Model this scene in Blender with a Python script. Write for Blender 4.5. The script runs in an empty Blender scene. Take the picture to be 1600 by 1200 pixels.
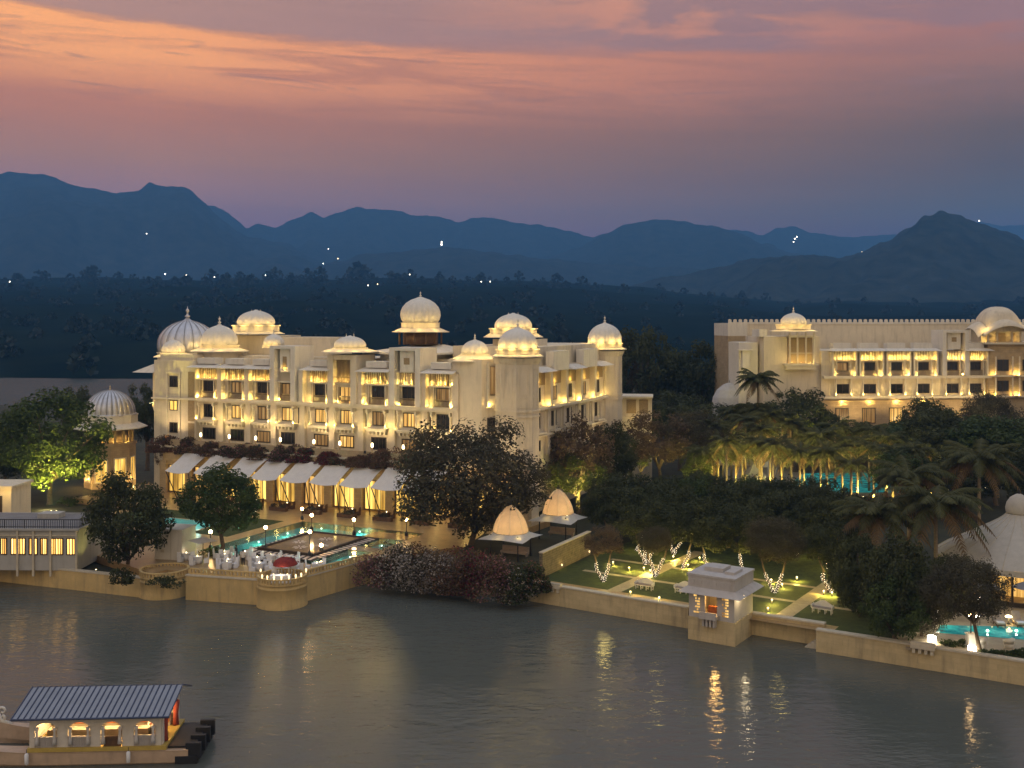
import bpy, math, random
HAZE_D = 2.3e-4
from mathutils import Vector, Matrix
rnd = random.Random(7)
D = bpy.data
scn = bpy.context.scene
COL = scn.collection
R = math.radians
PI = math.pi
# ------------------------------------------------------------------ camera
FPX, HZ, CXP, HC = 1650.0, 500.0, 800.0, 28.5
cam_d = D.cameras.new("camera"); cam = D.objects.new("camera", cam_d); COL.objects.link(cam)
cam.location = (0, 0, HC); cam.rotation_euler = (R(90), 0, 0)
cam_d.sensor_width = 36; cam_d.lens = 36 * FPX / 1600; cam_d.shift_y = -100 / 1600
cam_d.clip_start = 0.5; cam_d.clip_end = 40000
scn.camera = cam
scn.view_settings.view_transform = 'Standard'; scn.view_settings.look = 'None'
scn.view_settings.exposure = 0.0; scn.view_settings.gamma = 1
scn.cycles.use_denoising = True
scn.cycles.max_bounces = 6; scn.cycles.diffuse_bounces = 2; scn.cycles.glossy_bounces = 3
scn.cycles.transmission_bounces = 3; scn.cycles.transparent_max_bounces = 8; scn.cycles.volume_bounces = 0
scn.cycles.sample_clamp_indirect = 3.0; scn.cycles.sample_clamp_direct = 0
scn.cycles.caustics_reflective = False; scn.cycles.caustics_refractive = False
# ------------------------------------------------------------------ node helper
def srgb(r, g, b):
    f = lambda c: (c/255/12.92) if c/255 <= .04045 else ((c/255+.055)/1.055)**2.4
    return (f(r), f(g), f(b), 1)
class NT:
    def __init__(s, nt): s.nt = nt; nt.nodes.clear()
    def n(s, t, **k):
        o = s.nt.nodes.new(t)
        for a, b in k.items():
            if a == 'inp':
                for i, v in b.items():
                    if isinstance(v, bpy.types.NodeSocket): s.nt.links.new(v, o.inputs[i])
                    else: o.inputs[i].default_value = v
            else: setattr(o, a, b)
        return o
    def math(s, op, a, b=0.0, clamp=False):
        return s.n('ShaderNodeMath', operation=op, use_clamp=clamp, inp={0: a, 1: b}).outputs[0]
    def mix(s, f, a, b, bt='MIX'):
        return s.n('ShaderNodeMix', data_type='RGBA', blend_type=bt, inp={0: f, 6: a, 7: b}).outputs[2]
    def ramp(s, f, stops, interp='LINEAR'):
        o = s.n('ShaderNodeValToRGB', inp={0: f}); e = o.color_ramp.elements; o.color_ramp.interpolation = interp
        for i, (p, c) in enumerate(stops):
            x = e[i] if i < 2 else e.new(p)
            x.position = p; x.color = c if len(c) == 4 else (*c, 1)
        return o.outputs[0]
    def noise(s, vec, scale, detail=3, rough=.5, dist=0, out=0):
        i = {'Scale': scale, 'Detail': detail, 'Roughness': rough, 'Distortion': dist}
        o = s.n('ShaderNodeTexNoise', inp=i)
        if vec is not None: s.nt.links.new(vec, o.inputs['Vector'])
        return o.outputs[out]
    def maprange(s, v, a, b, c=0.0, d=1.0):
        return s.n('ShaderNodeMapRange', inp={0: v, 1: a, 2: b, 3: c, 4: d}).outputs[0]
    def link(s, a, b): s.nt.links.new(a, b)
# ------------------------------------------------------------------ world: dusk sky with lit cloud streaks
W = D.worlds.new("World"); scn.world = W; W.use_nodes = True
w = NT(W.node_tree)
tc = w.n('ShaderNodeTexCoord'); sep = w.n('ShaderNodeSeparateXYZ', inp={0: tc.outputs['Generated']})
X, Y, Z = sep.outputs
hyp = w.math('SQRT', w.math('ADD', w.math('MULTIPLY', X, X), w.math('MULTIPLY', Y, Y)))
elev = w.math('DIVIDE', Z, w.math('MAXIMUM', hyp, .001))            # tan(elevation)
azi = w.math('DIVIDE', X, w.math('MAXIMUM', w.math('ABSOLUTE', Y), .05))   # tan(azimuth) from the sunset axis
def ev(y): return (HZ - y) / FPX
HAZE_H = (.042, .098, .250)          # brightness the haze itself adds when looking far through it
def thru(rgb, y):
    """sky colour behind the haze that shows as rgb through it at picture height y"""
    t = max(.02, ev(y)); L = min(7150.0, 730.0/t); T = math.exp(-HAZE_D*L)
    c = srgb(*rgb); return tuple(max(0.0, (c[k]-HAZE_H[k]*(1-T))/T)/1.35 for k in range(3)) + (1,)
def rmp(cols, top):
    st = [((ev(y)) / .9, thru(c, y)) for y, c in cols]
    return w.ramp(w.math('DIVIDE', elev, .9), [(0, st[0][1])] + st + top)
TOP = [(.42, (.30, .285, .25, 1)), (.52, (.35, .345, .30, 1)), (.70, (.46, .455, .42, 1)), (1, (.44, .48, .58, 1))]  # overhead sky, out of view, brightened to light walls and water
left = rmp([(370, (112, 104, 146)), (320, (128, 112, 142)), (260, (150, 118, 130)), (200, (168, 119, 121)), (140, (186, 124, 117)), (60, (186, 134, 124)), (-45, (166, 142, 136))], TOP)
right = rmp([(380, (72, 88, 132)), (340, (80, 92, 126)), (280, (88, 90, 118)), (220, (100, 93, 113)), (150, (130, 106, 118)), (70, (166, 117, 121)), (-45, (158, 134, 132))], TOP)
mixf = w.maprange(azi, -.34, .46)
base = w.mix(mixf, left, right)
def cvec(kx, ky, slope, seed): return w.n('ShaderNodeCombineXYZ', inp={0: w.math('MULTIPLY', azi, kx), 1: w.math('ADD', w.math('MULTIPLY', elev, ky), w.math('MULTIPLY', azi, slope)), 2: seed}).outputs[0]
n1 = w.noise(cvec(2.2, 15, .9, 3.1), 1.5, 7, .58, .5)
n2 = w.noise(cvec(3.6, 42, 1.6, 11.3), 1.2, 8, .6, .9)
n3 = w.noise(cvec(5.5, 75, 2.2, 5.7), 1.3, 8, .62, 1.2)
edge = w.math('ADD', w.math('MULTIPLY', azi, -.039), .2550)
wob = w.math('ADD', w.math('MULTIPLY', w.math('SUBTRACT', n1, .5), .030), w.math('MULTIPLY', w.math('SUBTRACT', n3, .5), .014))
bd = w.math('ADD', w.math('SUBTRACT', elev, edge), wob)
band = w.math('MULTIPLY', w.maprange(bd, .0035, -.0035), w.maprange(bd, -.075, -.030))
band = w.math('MULTIPLY', band, w.maprange(azi, .30, -.30, .06, 1.0))
streak = w.maprange(n2, .37, .50, .25, 1.0)
bandt = w.math('MULTIPLY', band, streak)
glow = w.mix(w.maprange(azi, -.45, .25), thru((246, 170, 124), 80), thru((214, 138, 122), 90))
c1 = w.mix(w.math('MULTIPLY', bandt, .95, True), base, glow)
# grey mauve cloud deck above the band, torn open toward the right
deck = w.math('MULTIPLY', w.maprange(bd, -.002, .006), w.maprange(elev, .60, .36))
hole = w.math('MULTIPLY', w.maprange(n1, .50, .60), w.maprange(azi, -.1, .12))
deck = w.math('MULTIPLY', deck, w.math('SUBTRACT', 1.0, w.math('MULTIPLY', hole, .85)))
deckc = w.mix(w.maprange(azi, -.45, .3), thru((176, 138, 136), 20), thru((146, 118, 132), 40))
c2 = w.mix(w.math('MULTIPLY', deck, .9, True), c1, deckc)
op = w.math('MULTIPLY', hole, w.math('MULTIPLY', w.maprange(bd, .004, .02), w.maprange(elev, .40, .31)))
op = w.math('MULTIPLY', op, w.maprange(azi, .40, .12))
c3 = w.mix(w.math('MULTIPLY', op, .8, True), c2, thru((204, 142, 130), 35))
wis = w.math('MULTIPLY', w.maprange(n3, .42, .33), w.math('MULTIPLY', w.maprange(elev, .175, .21), w.maprange(elev, .5, .3)))
c4 = w.mix(w.math('MULTIPLY', wis, .5, True), c3, thru((150, 116, 124), 60))
# soft large scale unevenness, and a brighter warm sky added behind the camera to light walls and water
uneven = w.maprange(n2, .3, .7, .95, 1.05)
c5 = w.mix(1.0, c4, w.n('ShaderNodeCombineColor', inp={0: uneven, 1: uneven, 2: uneven}).outputs[0], 'MULTIPLY')
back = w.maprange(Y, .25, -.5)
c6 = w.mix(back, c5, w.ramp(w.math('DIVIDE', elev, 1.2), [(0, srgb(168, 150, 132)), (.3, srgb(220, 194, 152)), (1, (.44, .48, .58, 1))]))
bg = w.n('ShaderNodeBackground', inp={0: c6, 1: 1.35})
sky = w.n('ShaderNodeTexSky', sky_type='NISHITA', sun_disc=False, sun_elevation=R(-3.0), sun_rotation=R(-30))
bg2 = w.n('ShaderNodeBackground', inp={0: sky.outputs[0], 1: 0.06})
adds = w.n('ShaderNodeAddShader', inp={0: bg.outputs[0], 1: bg2.outputs[0]})
wo = w.n('ShaderNodeOutputWorld', inp={0: adds.outputs[0]})
# last glow of the set sun: one very soft lamp
sl = D.lights.new("sun", 'SUN'); sl.energy = 0.12; sl.angle = R(40); sl.color = (1, .72, .6)
so = D.objects.new("sun", sl); COL.objects.link(so); so.rotation_euler = (R(58), 0, R(-35))
# ------------------------------------------------------------------ pixel <-> place helpers (layout only)
def gp(px, py, z=0.0):
    d = FPX * (HC - z) / (py - HZ)
    return Vector(((px - CXP) * d / FPX, d, z))
def at(px, py, d): return Vector(((px - CXP) * d / FPX, d, HC - (py - HZ) * d / FPX))
class Frame:
    """a building's own axes: x along its front, y into it"""
    def __init__(s, ox, oy, ang):
        s.o = (ox, oy); s.a = ang; s.u = (math.cos(ang), math.sin(ang)); s.v = (-math.sin(ang), math.cos(ang))
    def X(s, px, ly=0.0):
        k = (px - CXP) / FPX
        return (k * (s.o[1] + ly * s.v[1]) - s.o[0] - ly * s.v[0]) / (s.u[0] - k * s.u[1])
    def Yl(s, px, lx=0.0):
        k = (px - CXP) / FPX
        return (k * (s.o[1] + lx * s.u[1]) - s.o[0] - lx * s.u[0]) / (s.v[0] - k * s.v[1])
    def d(s, x, y): return s.o[1] + x * s.u[1] + y * s.v[1]
    def Z(s, py, x, y=0.0): return HC - (py - HZ) * s.d(x, y) / FPX
    def w(s, x, y, z=0.0): return Vector((s.o[0] + x * s.u[0] + y * s.v[0], s.o[1] + x * s.u[1] + y * s.v[1], z))
    def loc(s, p):
        a, b = p[0] - s.o[0], p[1] - s.o[1]
        return a * s.u[0] + b * s.u[1], a * s.v[0] + b * s.v[1]
# ------------------------------------------------------------------ mesh builder
class MB:
    def __init__(s, T=None):
        s.v = []; s.f = []; s.mi = []; s.sm = []; s.T = T
    def add(s, vs, fs, mi=0, smooth=False):
        b = len(s.v)
        if s.T is not None: vs = [s.T @ Vector(p) for p in vs]
        s.v.extend(tuple(p) for p in vs)
        for f in fs:
            s.f.append(tuple(i + b for i in f)); s.mi.append(mi); s.sm.append(smooth)
        return s
    def box(s, x0, x1, y0, y1, z0, z1, mi=0):
        v = [(x0,y0,z0),(x1,y0,z0),(x1,y1,z0),(x0,y1,z0),(x0,y0,z1),(x1,y0,z1),(x1,y1,z1),(x0,y1,z1)]
        return s.add(v, [(3,2,1,0),(4,5,6,7),(0,1,5,4),(1,2,6,5),(2,3,7,6),(3,0,4,7)], mi)
    def cbox(s, cx, cy, z0, sx, sy, h, mi=0): return s.box(cx-sx/2, cx+sx/2, cy-sy/2, cy+sy/2, z0, z0+h, mi)
    def prism(s, poly, z0, z1, mi=0):
        n = len(poly)
        v = [(p[0], p[1], z0) for p in poly] + [(p[0], p[1], z1) for p in poly]
        f = [tuple(range(n-1, -1, -1)), tuple(range(n, 2*n))] + [(i, (i+1) % n, n+(i+1) % n, n+i) for i in range(n)]
        return s.add(v, f, mi)
    def frustum(s, p0, z0, p1, z1, mi=0, smooth=False):
        n = len(p0)
        v = [(p[0], p[1], z0) for p in p0] + [(p[0], p[1], z1) for p in p1]
        return s.add(v, [tuple(range(n-1, -1, -1)), tuple(range(n, 2*n))] + [(i, (i+1) % n, n+(i+1) % n, n+i) for i in range(n)], mi, smooth)
    def lathe(s, prof, n=24, cx=0, cy=0, mi=0, smooth=True, rib=0, amp=0.0, a0=0.0, closed=False):
        v = []; f = []
        for (r, z) in prof:
            for i in range(n):
                a = a0 + 2*PI*i/n
                k = 1 - (amp*(1-abs(math.sin(rib*a/2)))**2.2 if rib else 0)
                v.append((cx + r*k*math.cos(a), cy + r*k*math.sin(a), z))
        for j in range(len(prof)-1):
            for i in range(n):
                f.append((j*n+i, j*n+(i+1) % n, (j+1)*n+(i+1) % n, (j+1)*n+i))
        if closed:
            L = (len(prof)-1)*n
            for i in range(n): f.append((L+i, L+(i+1) % n, (i+1) % n, i))
        else:
            f.append(tuple(range(n-1, -1, -1))); f.append(tuple(range((len(prof)-1)*n, len(prof)*n)))
        return s.add(v, f, mi, smooth)
    def tube(s, pts, radii, n=8, mi=0, smooth=True):
        pts = [Vector(p) for p in pts]
        if not isinstance(radii, (list, tuple)): radii = [radii]*len(pts)
        v = []; f = []
        ref = Vector((.123, .456, .881)).normalized()
        for j, p in enumerate(pts):
            t = (pts[min(j+1, len(pts)-1)] - pts[max(j-1, 0)])
            t = t.normalized() if t.length > 1e-6 else Vector((0, 0, 1))
            if abs(t.dot(ref)) > .95: ref = Vector((1, 0, 0)) if abs(t.x) < .9 else Vector((0, 1, 0))
            a = t.cross(ref).normalized(); b = t.cross(a)
            for i in range(n):
                q = 2*PI*i/n
                v.append(p + (a*math.cos(q) + b*math.sin(q)) * radii[j])
        for j in range(len(pts)-1):
            for i in range(n): f.append((j*n+i, j*n+(i+1) % n, (j+1)*n+(i+1) % n, (j+1)*n+i))
        f.append(tuple(range(n-1, -1, -1))); f.append(tuple(range((len(pts)-1)*n, len(pts)*n)))
        return s.add(v, f, mi, smooth)
    def quad(s, a, b, c, d, mi=0): return s.add([a, b, c, d], [(0, 1, 2, 3)], mi)
    def ball(s, c, r, n=10, m=6, mi=0, sz=1.0):
        prof = [(max(.0001, r*math.sin(PI*j/m)), c[2] - sz*r*math.cos(PI*j/m)) for j in range(m+1)]
        return s.lathe(prof, n, c[0], c[1], mi)
    def build(s, name, mats, parent=None, loc=None):
        me = D.meshes.new(name); me.from_pydata(s.v, [], s.f)
        for m in (mats if isinstance(mats, (list, tuple)) else [mats]): me.materials.append(m)
        me.polygons.foreach_set('material_index', s.mi); me.polygons.foreach_set('use_smooth', s.sm)
        me.update()
        o = D.objects.new(name, me); COL.objects.link(o)
        if parent is not None: o.parent = parent
        if loc is not None: o.location = loc
        return o
def tag(o, label, cat, group=None, kind=None):
    o['label'] = label; o['category'] = cat
    if group: o['group'] = group
    if kind: o['kind'] = kind
    return o
def thing(name, label, cat, loc=(0, 0, 0), rz=0.0, group=None):
    o = D.objects.new(name, None); COL.objects.link(o); o.location = loc; o.rotation_euler = (0, 0, rz)
    o.empty_display_size = .3
    return tag(o, label, cat, group)
def struct(o, label, cat=None):
    o['kind'] = 'structure'; o['label'] = label; o['category'] = cat or o.name.replace('_', ' ')
    return o
KIDS = {}
def copy_tree(o, parent=None):
    c = o.copy(); COL.objects.link(c)
    if parent is not None: c.parent = parent
    for k in o.children: copy_tree(k, c)
    return c
def light(kind, loc, energy, color=(1, .72, .34), radius=.12, parent=None, spot=None, target=None, blend=.6, size=None):
    l = D.lights.new("lamp_light", kind); l.energy = energy; l.color = color
    if kind in ('POINT', 'SPOT'): l.shadow_soft_size = radius
    if kind == 'SPOT': l.spot_size = R(spot or 90); l.spot_blend = blend
    if kind == 'AREA': l.shape = 'RECTANGLE'; l.size, l.size_y = size
    o = D.objects.new("lamp_light", l); COL.objects.link(o); o.location = loc
    if target is not None:
        o.rotation_euler = (Vector(target) - Vector(loc)).to_track_quat('-Z', 'Y').to_euler()
    if parent is not None: o.parent = parent
    o.visible_camera = False
    return o
def ngon(n, r, cx=0, cy=0, a0=0.0): return [(cx + r*math.cos(a0+2*PI*i/n), cy + r*math.sin(a0+2*PI*i/n)) for i in range(n)]
# ------------------------------------------------------------------ materials
def mat(name, col, rough=.8, var=.12, scale=1.5, col2=None, bump=0.0, bscale=8, metal=0.0, spec=.35, extra=None, coord='Object'):
    m = D.materials.new(name); m.use_nodes = True; t = NT(m.node_tree)
    co = t.n('ShaderNodeTexCoord').outputs[coord]
    n = t.noise(co, scale, 5, .6)
    c1 = (*[c*(1-var) for c in col], 1); c2 = (*(col2 or [min(1, c*(1+var)) for c in col]), 1)
    c = t.mix(t.maprange(n, .3, .7), c1, c2)
    if extra: c = extra(t, co, c)
    b = t.n('ShaderNodeBsdfPrincipled', inp={'Base Color': c, 'Roughness': rough, 'Metallic': metal, 'Specular IOR Level': spec})
    if bump:
        bn = t.n('ShaderNodeBump', inp={'Strength': bump, 'Distance': .05, 'Height': t.noise(co, bscale, 4)})
        t.link(bn.outputs[0], b.inputs['Normal'])
    t.n('ShaderNodeOutputMaterial', inp={0: b.outputs[0]})
    return m
def emit(name, col, strength, stripes=None, base=(.02, .02, .02)):
    m = D.materials.new(name); m.use_nodes = True; t = NT(m.node_tree)
    c = (*col, 1); st = strength
    if stripes:
        co = t.n('ShaderNodeTexCoord').outputs['Object']
        wv = t.noise(t.n('ShaderNodeMapping', inp={0: co, 3: (stripes, stripes, .12)}).outputs[0], 1.0, 2, .6)
        st = t.math('MULTIPLY', t.maprange(wv, .32, .68, .25, 1.25), strength)
        c = t.mix(t.maprange(wv, .35, .7), (*[a*b for a, b in zip(col, (1, .75, .45))], 1), c)
    b = t.n('ShaderNodeBsdfPrincipled', inp={'Base Color': (*base, 1), 'Roughness': .2, 'Emission Color': c, 'Emission Strength': st})
    t.n('ShaderNodeOutputMaterial', inp={0: b.outputs[0]})
    return m
def brickx(sx, sy, mort, dark=.75, off=.5):
    def fn(t, co, c):
        b = t.n('ShaderNodeTexBrick', offset=off, inp={'Scale': 1.0, 'Mortar Size': mort, 'Brick Width': sx, 'Row Height': sy, 'Color1': (1, 1, 1, 1), 'Color2': (.86, .86, .86, 1), 'Mortar': (dark, dark, dark, 1)})
        t.link(co, b.inputs[0])
        return t.mix(1.0, c, b.outputs[0], 'MULTIPLY')
    return fn
def wallbrick(sx, sy, mort, dark=.75):
    # bricks on vertical faces: run along x+y, rise along z
    def fn(t, co, c):
        s = t.n('ShaderNodeSeparateXYZ', inp={0: co}).outputs
        v = t.n('ShaderNodeCombineXYZ', inp={0: t.math('ADD', s[0], s[1]), 1: s[2]}).outputs[0]
        b = t.n('ShaderNodeTexBrick', inp={'Scale': 1.0, 'Mortar Size': mort, 'Brick Width': sx, 'Row Height': sy, 'Color1': (1, 1, 1, 1), 'Color2': (.9, .9, .9, 1), 'Mortar': (dark, dark, dark, 1)})
        t.link(v, b.inputs[0])
        return t.mix(1.0, c, b.outputs[0], 'MULTIPLY')
    return fn
def stains(amt=.25):
    def fn(t, co, c):
        mp = t.n('ShaderNodeMapping', inp={0: co, 3: (1.2, 1.2, .15)}).outputs[0]
        n = t.noise(mp, 1.3, 5, .6)
        return t.mix(t.math('MULTIPLY', t.maprange(n, .5, .75), amt), c, (.2, .16, .11, 1))
    return fn
M = {}
M['plaster'] = mat('cream_plaster', (.72, .62, .465), .85, .06, .6, bump=.12, extra=stains(.32))
M['plaster2'] = mat('white_plaster', (.74, .68, .58), .85, .05, .8, bump=.1, extra=stains(.25))
M['kioskplaster'] = mat('weathered_lime_plaster', (.50, .46, .425), .85, .08, .9, bump=.15, extra=stains(.3))
M['loungewall'] = mat('grey_white_wall', (.42, .40, .37), .85, .08, .9, bump=.1, extra=stains(.3))
M['seam'] = mat('dark_standing_seam', (.24, .23, .23), .5, .2, 3, metal=.4)
M['roofgrey'] = mat('grey_flat_roof', (.20, .19, .19), .85, .15, .8, extra=stains(.4))
M['roughstone'] = mat('rough_dark_stone', (.19, .155, .10), .95, .3, 2.2, bump=.6, extra=wallbrick(.5, .25, .02, .55))
M['trim'] = mat('cream_trim', (.75, .66, .50), .75, .05, 1.2)
M['dome'] = mat('ribbed_white_dome', (.74, .69, .60), .55, .07, 2.5, bump=.08)
M['silver'] = mat('weathered_zinc', (.60, .59, .61), .38, .12, 1.2, metal=.55)
M['brass'] = mat('aged_brass', (.62, .50, .30), .35, .1, 4, metal=.7)
M['stone'] = mat('tan_sandstone', (.46, .345, .205), .85, .14, .9, bump=.2, extra=wallbrick(.9, .35, .012, .7))
M['wallsand'] = mat('sandy_embankment', (.58, .415, .18), .9, .13, .7, bump=.25, extra=stains(.55))
M['wallpale'] = mat('pale_embankment', (.58, .455, .25), .9, .13, .8, bump=.3, extra=lambda t, co, c: stains(.6)(t, co, wallbrick(1.3, .45, .01, .82)(t, co, c)))
M['cap'] = mat('worn_coping', (.55, .48, .36), .8, .12, 2.0, bump=.2)
M['lattice'] = mat('brown_lattice', (.33, .24, .13), .8, .2, 6, bump=.3, bscale=14)
M['rail'] = mat('dark_iron', (.035, .034, .036), .5, .2, 5)
M['frame'] = mat('dark_window_frame', (.05, .035, .022), .5, .2, 5)
M['glass'] = mat('dark_glass', (.022, .02, .018), .06, .3, .8, spec=.6)
M['glow'] = emit('lit_curtain', (1, .62, .18), 1.15, 3.2)
M['glowdim'] = emit('dim_curtain', (1, .60, .22), .35, 3.2)
M['glowhot'] = emit('bright_interior', (1, .68, .16), 1.5, 1.3)
M['windowglow'] = emit('lounge_window', (1, .60, .18), 3.6, 3.2)
M['candle'] = emit('candle_glow', (1, .72, .38), 2.5)
M['lens'] = emit('lamp_lens', (1, .80, .42), 7)
M['lenswhite'] = emit('lamp_lens_white', (1, .9, .72), 16)
M['fairy'] = emit('fairy_light', (1, .88, .66), 6)
M['redlamp'] = emit('red_beacon', (1, .08, .08), 5)
M['flame'] = emit('torch_globe', (1, .62, .25), 45)
M['poollamp'] = emit('pool_lamp', (.75, 1, .75), 5)
M['awning'] = mat('white_awning_cloth', (.72, .68, .64), .8, .05, 1.5)
M['tent'] = mat('tent_canvas', (.46, .42, .355), .85, .08, 1.2, extra=stains(.12))
def translucent(name, col, mixf=.5):
    m = D.materials.new(name); m.use_nodes = True; t = NT(m.node_tree)
    co = t.n('ShaderNodeTexCoord').outputs['Object']
    c = t.mix(t.maprange(t.noise(co, 2.2, 4), .3, .7), (*[a*.88 for a in col], 1), (*col, 1))
    a = t.n('ShaderNodeBsdfDiffuse', inp={0: c}); b = t.n('ShaderNodeBsdfTranslucent', inp={0: c})
    s = t.n('ShaderNodeMixShader', inp={0: mixf, 1: a.outputs[0], 2: b.outputs[0]})
    t.n('ShaderNodeOutputMaterial', inp={0: s.outputs[0]})
    return m
M['domecloth'] = translucent('quilted_dome_cloth', (.74, .60, .43), .5)
M['canvas'] = translucent('canopy_canvas', (.74, .72, .69), .3)
M['paving'] = mat('honed_sandstone_paving', (.40, .26, .115), .28, .16, .8, spec=.5, extra=brickx(1.2, .8, .012, .6))
M['pavepale'] = mat('pale_paving', (.42, .345, .23), .6, .14, .9, extra=brickx(1.4, 1.0, .012, .7))
M['floor'] = mat('polished_floor', (.34, .23, .12), .12, .15, .8, spec=.6, extra=brickx(1.2, 1.2, .01, .6))
M['grass'] = mat('lawn_grass', (.050, .066, .014), .95, .35, 1.6, bump=.6, bscale=25)
M['soil'] = mat('garden_ground', (.045, .042, .02), .95, .35, .35, bump=.5, bscale=3)
M['stripe_dark'] = mat('dark_stone_inlay', (.075, .055, .042), .8, .15, 2, spec=.1)
M['stripe_pale'] = mat('pale_marble_inlay', (.62, .52, .44), .8, .1, 2, spec=.1)
M['pooltile'] = mat('turquoise_tile', (.055, .46, .44), .4, .25, 1.4, extra=brickx(.5, .5, .02, .8, 0))
M['white'] = mat('white_linen', (.78, .78, .80), .85, .05, 3)
M['whitepaint'] = mat('white_paint', (.72, .68, .60), .6, .06, 3)
M['wood'] = mat('dark_teak', (.11, .06, .03), .55, .25, 4)
M['black'] = mat('black_rubber', (.018, .018, .02), .55, .2, 4)
M['cushion'] = mat('grey_cushion', (.32, .27, .22), .9, .1, 4)
M['redfab'] = mat('deep_red_fabric', (.26, .035, .025), .85, .25, 5)
M['orangefab'] = mat('orange_fabric', (.55, .17, .05), .85, .2, 5)
M['hull'] = mat('varnished_pale_hull', (.52, .38, .27), .35, .12, 1.5, extra=stains(.3))
M['hullband'] = mat('yellow_hull_band', (.46, .33, .08), .5, .12, 3)
M['boatroof'] = mat('blue_grey_roof_sheet', (.25, .265, .31), .42, .1, 1.0, spec=.5)
M['boatgroove'] = mat('roof_seam', (.05, .065, .12), .5, .1, 2)
M['boatwall'] = mat('boat_plaster_white', (.62, .57, .51), .7, .08, 2, extra=stains(.2))
M['boatrail'] = mat('grey_boat_rail', (.44, .40, .38), .7, .1, 3)
M['curtain'] = translucent('white_curtain', (.72, .70, .70), .25)
M['skin'] = mat('brown_skin', (.20, .11, .07), .6, .08, 5)
M['cloth_red'] = mat('red_garment', (.30, .06, .04), .85, .2, 5)
M['cloth_white'] = mat('white_garment', (.62, .58, .52), .85, .1, 5)
M['hair'] = mat('black_hair', (.012, .010, .010), .6, .2, 8)
M['bark'] = mat('tree_bark', (.13, .095, .06), .95, .3, 5, bump=.6, bscale=9)
M['palmbark'] = mat('palm_trunk_bark', (.30, .235, .16), .95, .2, 3, bump=.5, bscale=6, extra=lambda t, co, c: t.mix(t.math('MULTIPLY', t.maprange(t.n('ShaderNodeTexWave', bands_direction='Z', inp={0: co, 1: 2.2, 2: 1.0}).outputs[1], .6, .9), .5), c, (.12, .09, .06, 1)))
M['paving_light'] = mat('pale_garden_path', (.40, .32, .20), .55, .15, 1.2, extra=brickx(1.0, 1.0, .015, .7, 0))
def leaf(name, c1, c2, sc=1.2, tr=.35):
    m = D.materials.new(name); m.use_nodes = True; t = NT(m.node_tree)
    co = t.n('ShaderNodeTexCoord').outputs['Object']
    n = t.noise(co, sc, 6, .7)
    isl = t.n('ShaderNodeNewGeometry').outputs['Random Per Island']
    f = t.math('ADD', t.math('MULTIPLY', t.maprange(n, .3, .7), .55), t.math('MULTIPLY', isl, .45))
    c = t.mix(f, (*c1, 1), (*c2, 1))
    a = t.n('ShaderNodeBsdfPrincipled', inp={'Base Color': c, 'Roughness': .6, 'Specular IOR Level': .25})
    b = t.n('ShaderNodeBsdfTranslucent', inp={0: c})
    s = t.n('ShaderNodeMixShader', inp={0: tr, 1: a.outputs[0], 2: b.outputs[0]})
    t.n('ShaderNodeOutputMaterial', inp={0: s.outputs[0]})
    return m
M['leaf_dark'] = leaf('dark_green_leaves', (.034, .040, .014), (.095, .104, .036))
M['leaf_mid'] = leaf('mid_green_leaves', (.038, .060, .016), (.095, .125, .034))
M['leaf_olive'] = leaf('olive_leaves', (.055, .050, .028), (.125, .108, .058))
M['leaf_brown'] = leaf('russet_leaves', (.095, .064, .038), (.20, .145, .08))
M['leaf_yel'] = leaf('yellow_green_leaves', (.07, .09, .018), (.15, .17, .035))
M['leaf_palm'] = leaf('palm_fronds', (.050, .060, .020), (.14, .135, .048))
M['leaf_dry'] = leaf('dry_palm_fronds', (.12, .078, .035), (.25, .16, .07))
M['fl_white'] = leaf('white_blossom', (.26, .22, .19), (.70, .62, .55), 2.0)
M['fl_red'] = leaf('crimson_blossom', (.10, .018, .026), (.30, .05, .075), 2.0)
M['fl_pink'] = leaf('pink_blossom', (.20, .08, .085), (.48, .24, .23), 2.0)
M['fl_rust'] = leaf('rust_blossom', (.12, .055, .038), (.30, .15, .10), 2.0)
def water(name, col, rough, s1, s2, st, stretch=(1, 1, 1), broad=True):
    m = D.materials.new(name); m.use_nodes = True; t = NT(m.node_tree)
    co = t.n('ShaderNodeTexCoord').outputs['Object']
    v = t.n('ShaderNodeMapping', inp={0: co, 3: stretch}).outputs[0]
    n1 = t.noise(v, s1, 3, .55, .4); n2 = t.noise(v, s2, 3, .6, .2)
    h = t.math('ADD', t.math('MULTIPLY', n1, 1.0), t.math('MULTIPLY', n2, .6))
    nb = t.noise(t.n('ShaderNodeMapping', inp={0: co, 3: (.3, 1, 1)}).outputs[0], .05, 3, .5)
    bn = t.n('ShaderNodeBump', inp={'Strength': t.math('ADD', t.maprange(nb, .35, .65, st*.5, st*1.2), t.maprange(t.n('ShaderNodeSeparateXYZ', inp={0: co}).outputs[1], 230, 330, 0.0, 1.6)), 'Distance': .4, 'Height': h})
    b = t.n('ShaderNodeBsdfPrincipled', inp={'Base Color': (*col, 1), 'Roughness': t.maprange(nb, .35, .65, rough*.8, rough*1.3), 'IOR': 1.33, 'Normal': bn.outputs[0]})
    t.n('ShaderNodeOutputMaterial', inp={0: b.outputs[0]})
    return m
M['lake'] = water('lake_water', (.098, .104, .088), .10, .45, 2.0, .27, (.5, 1.0, 1))
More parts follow.
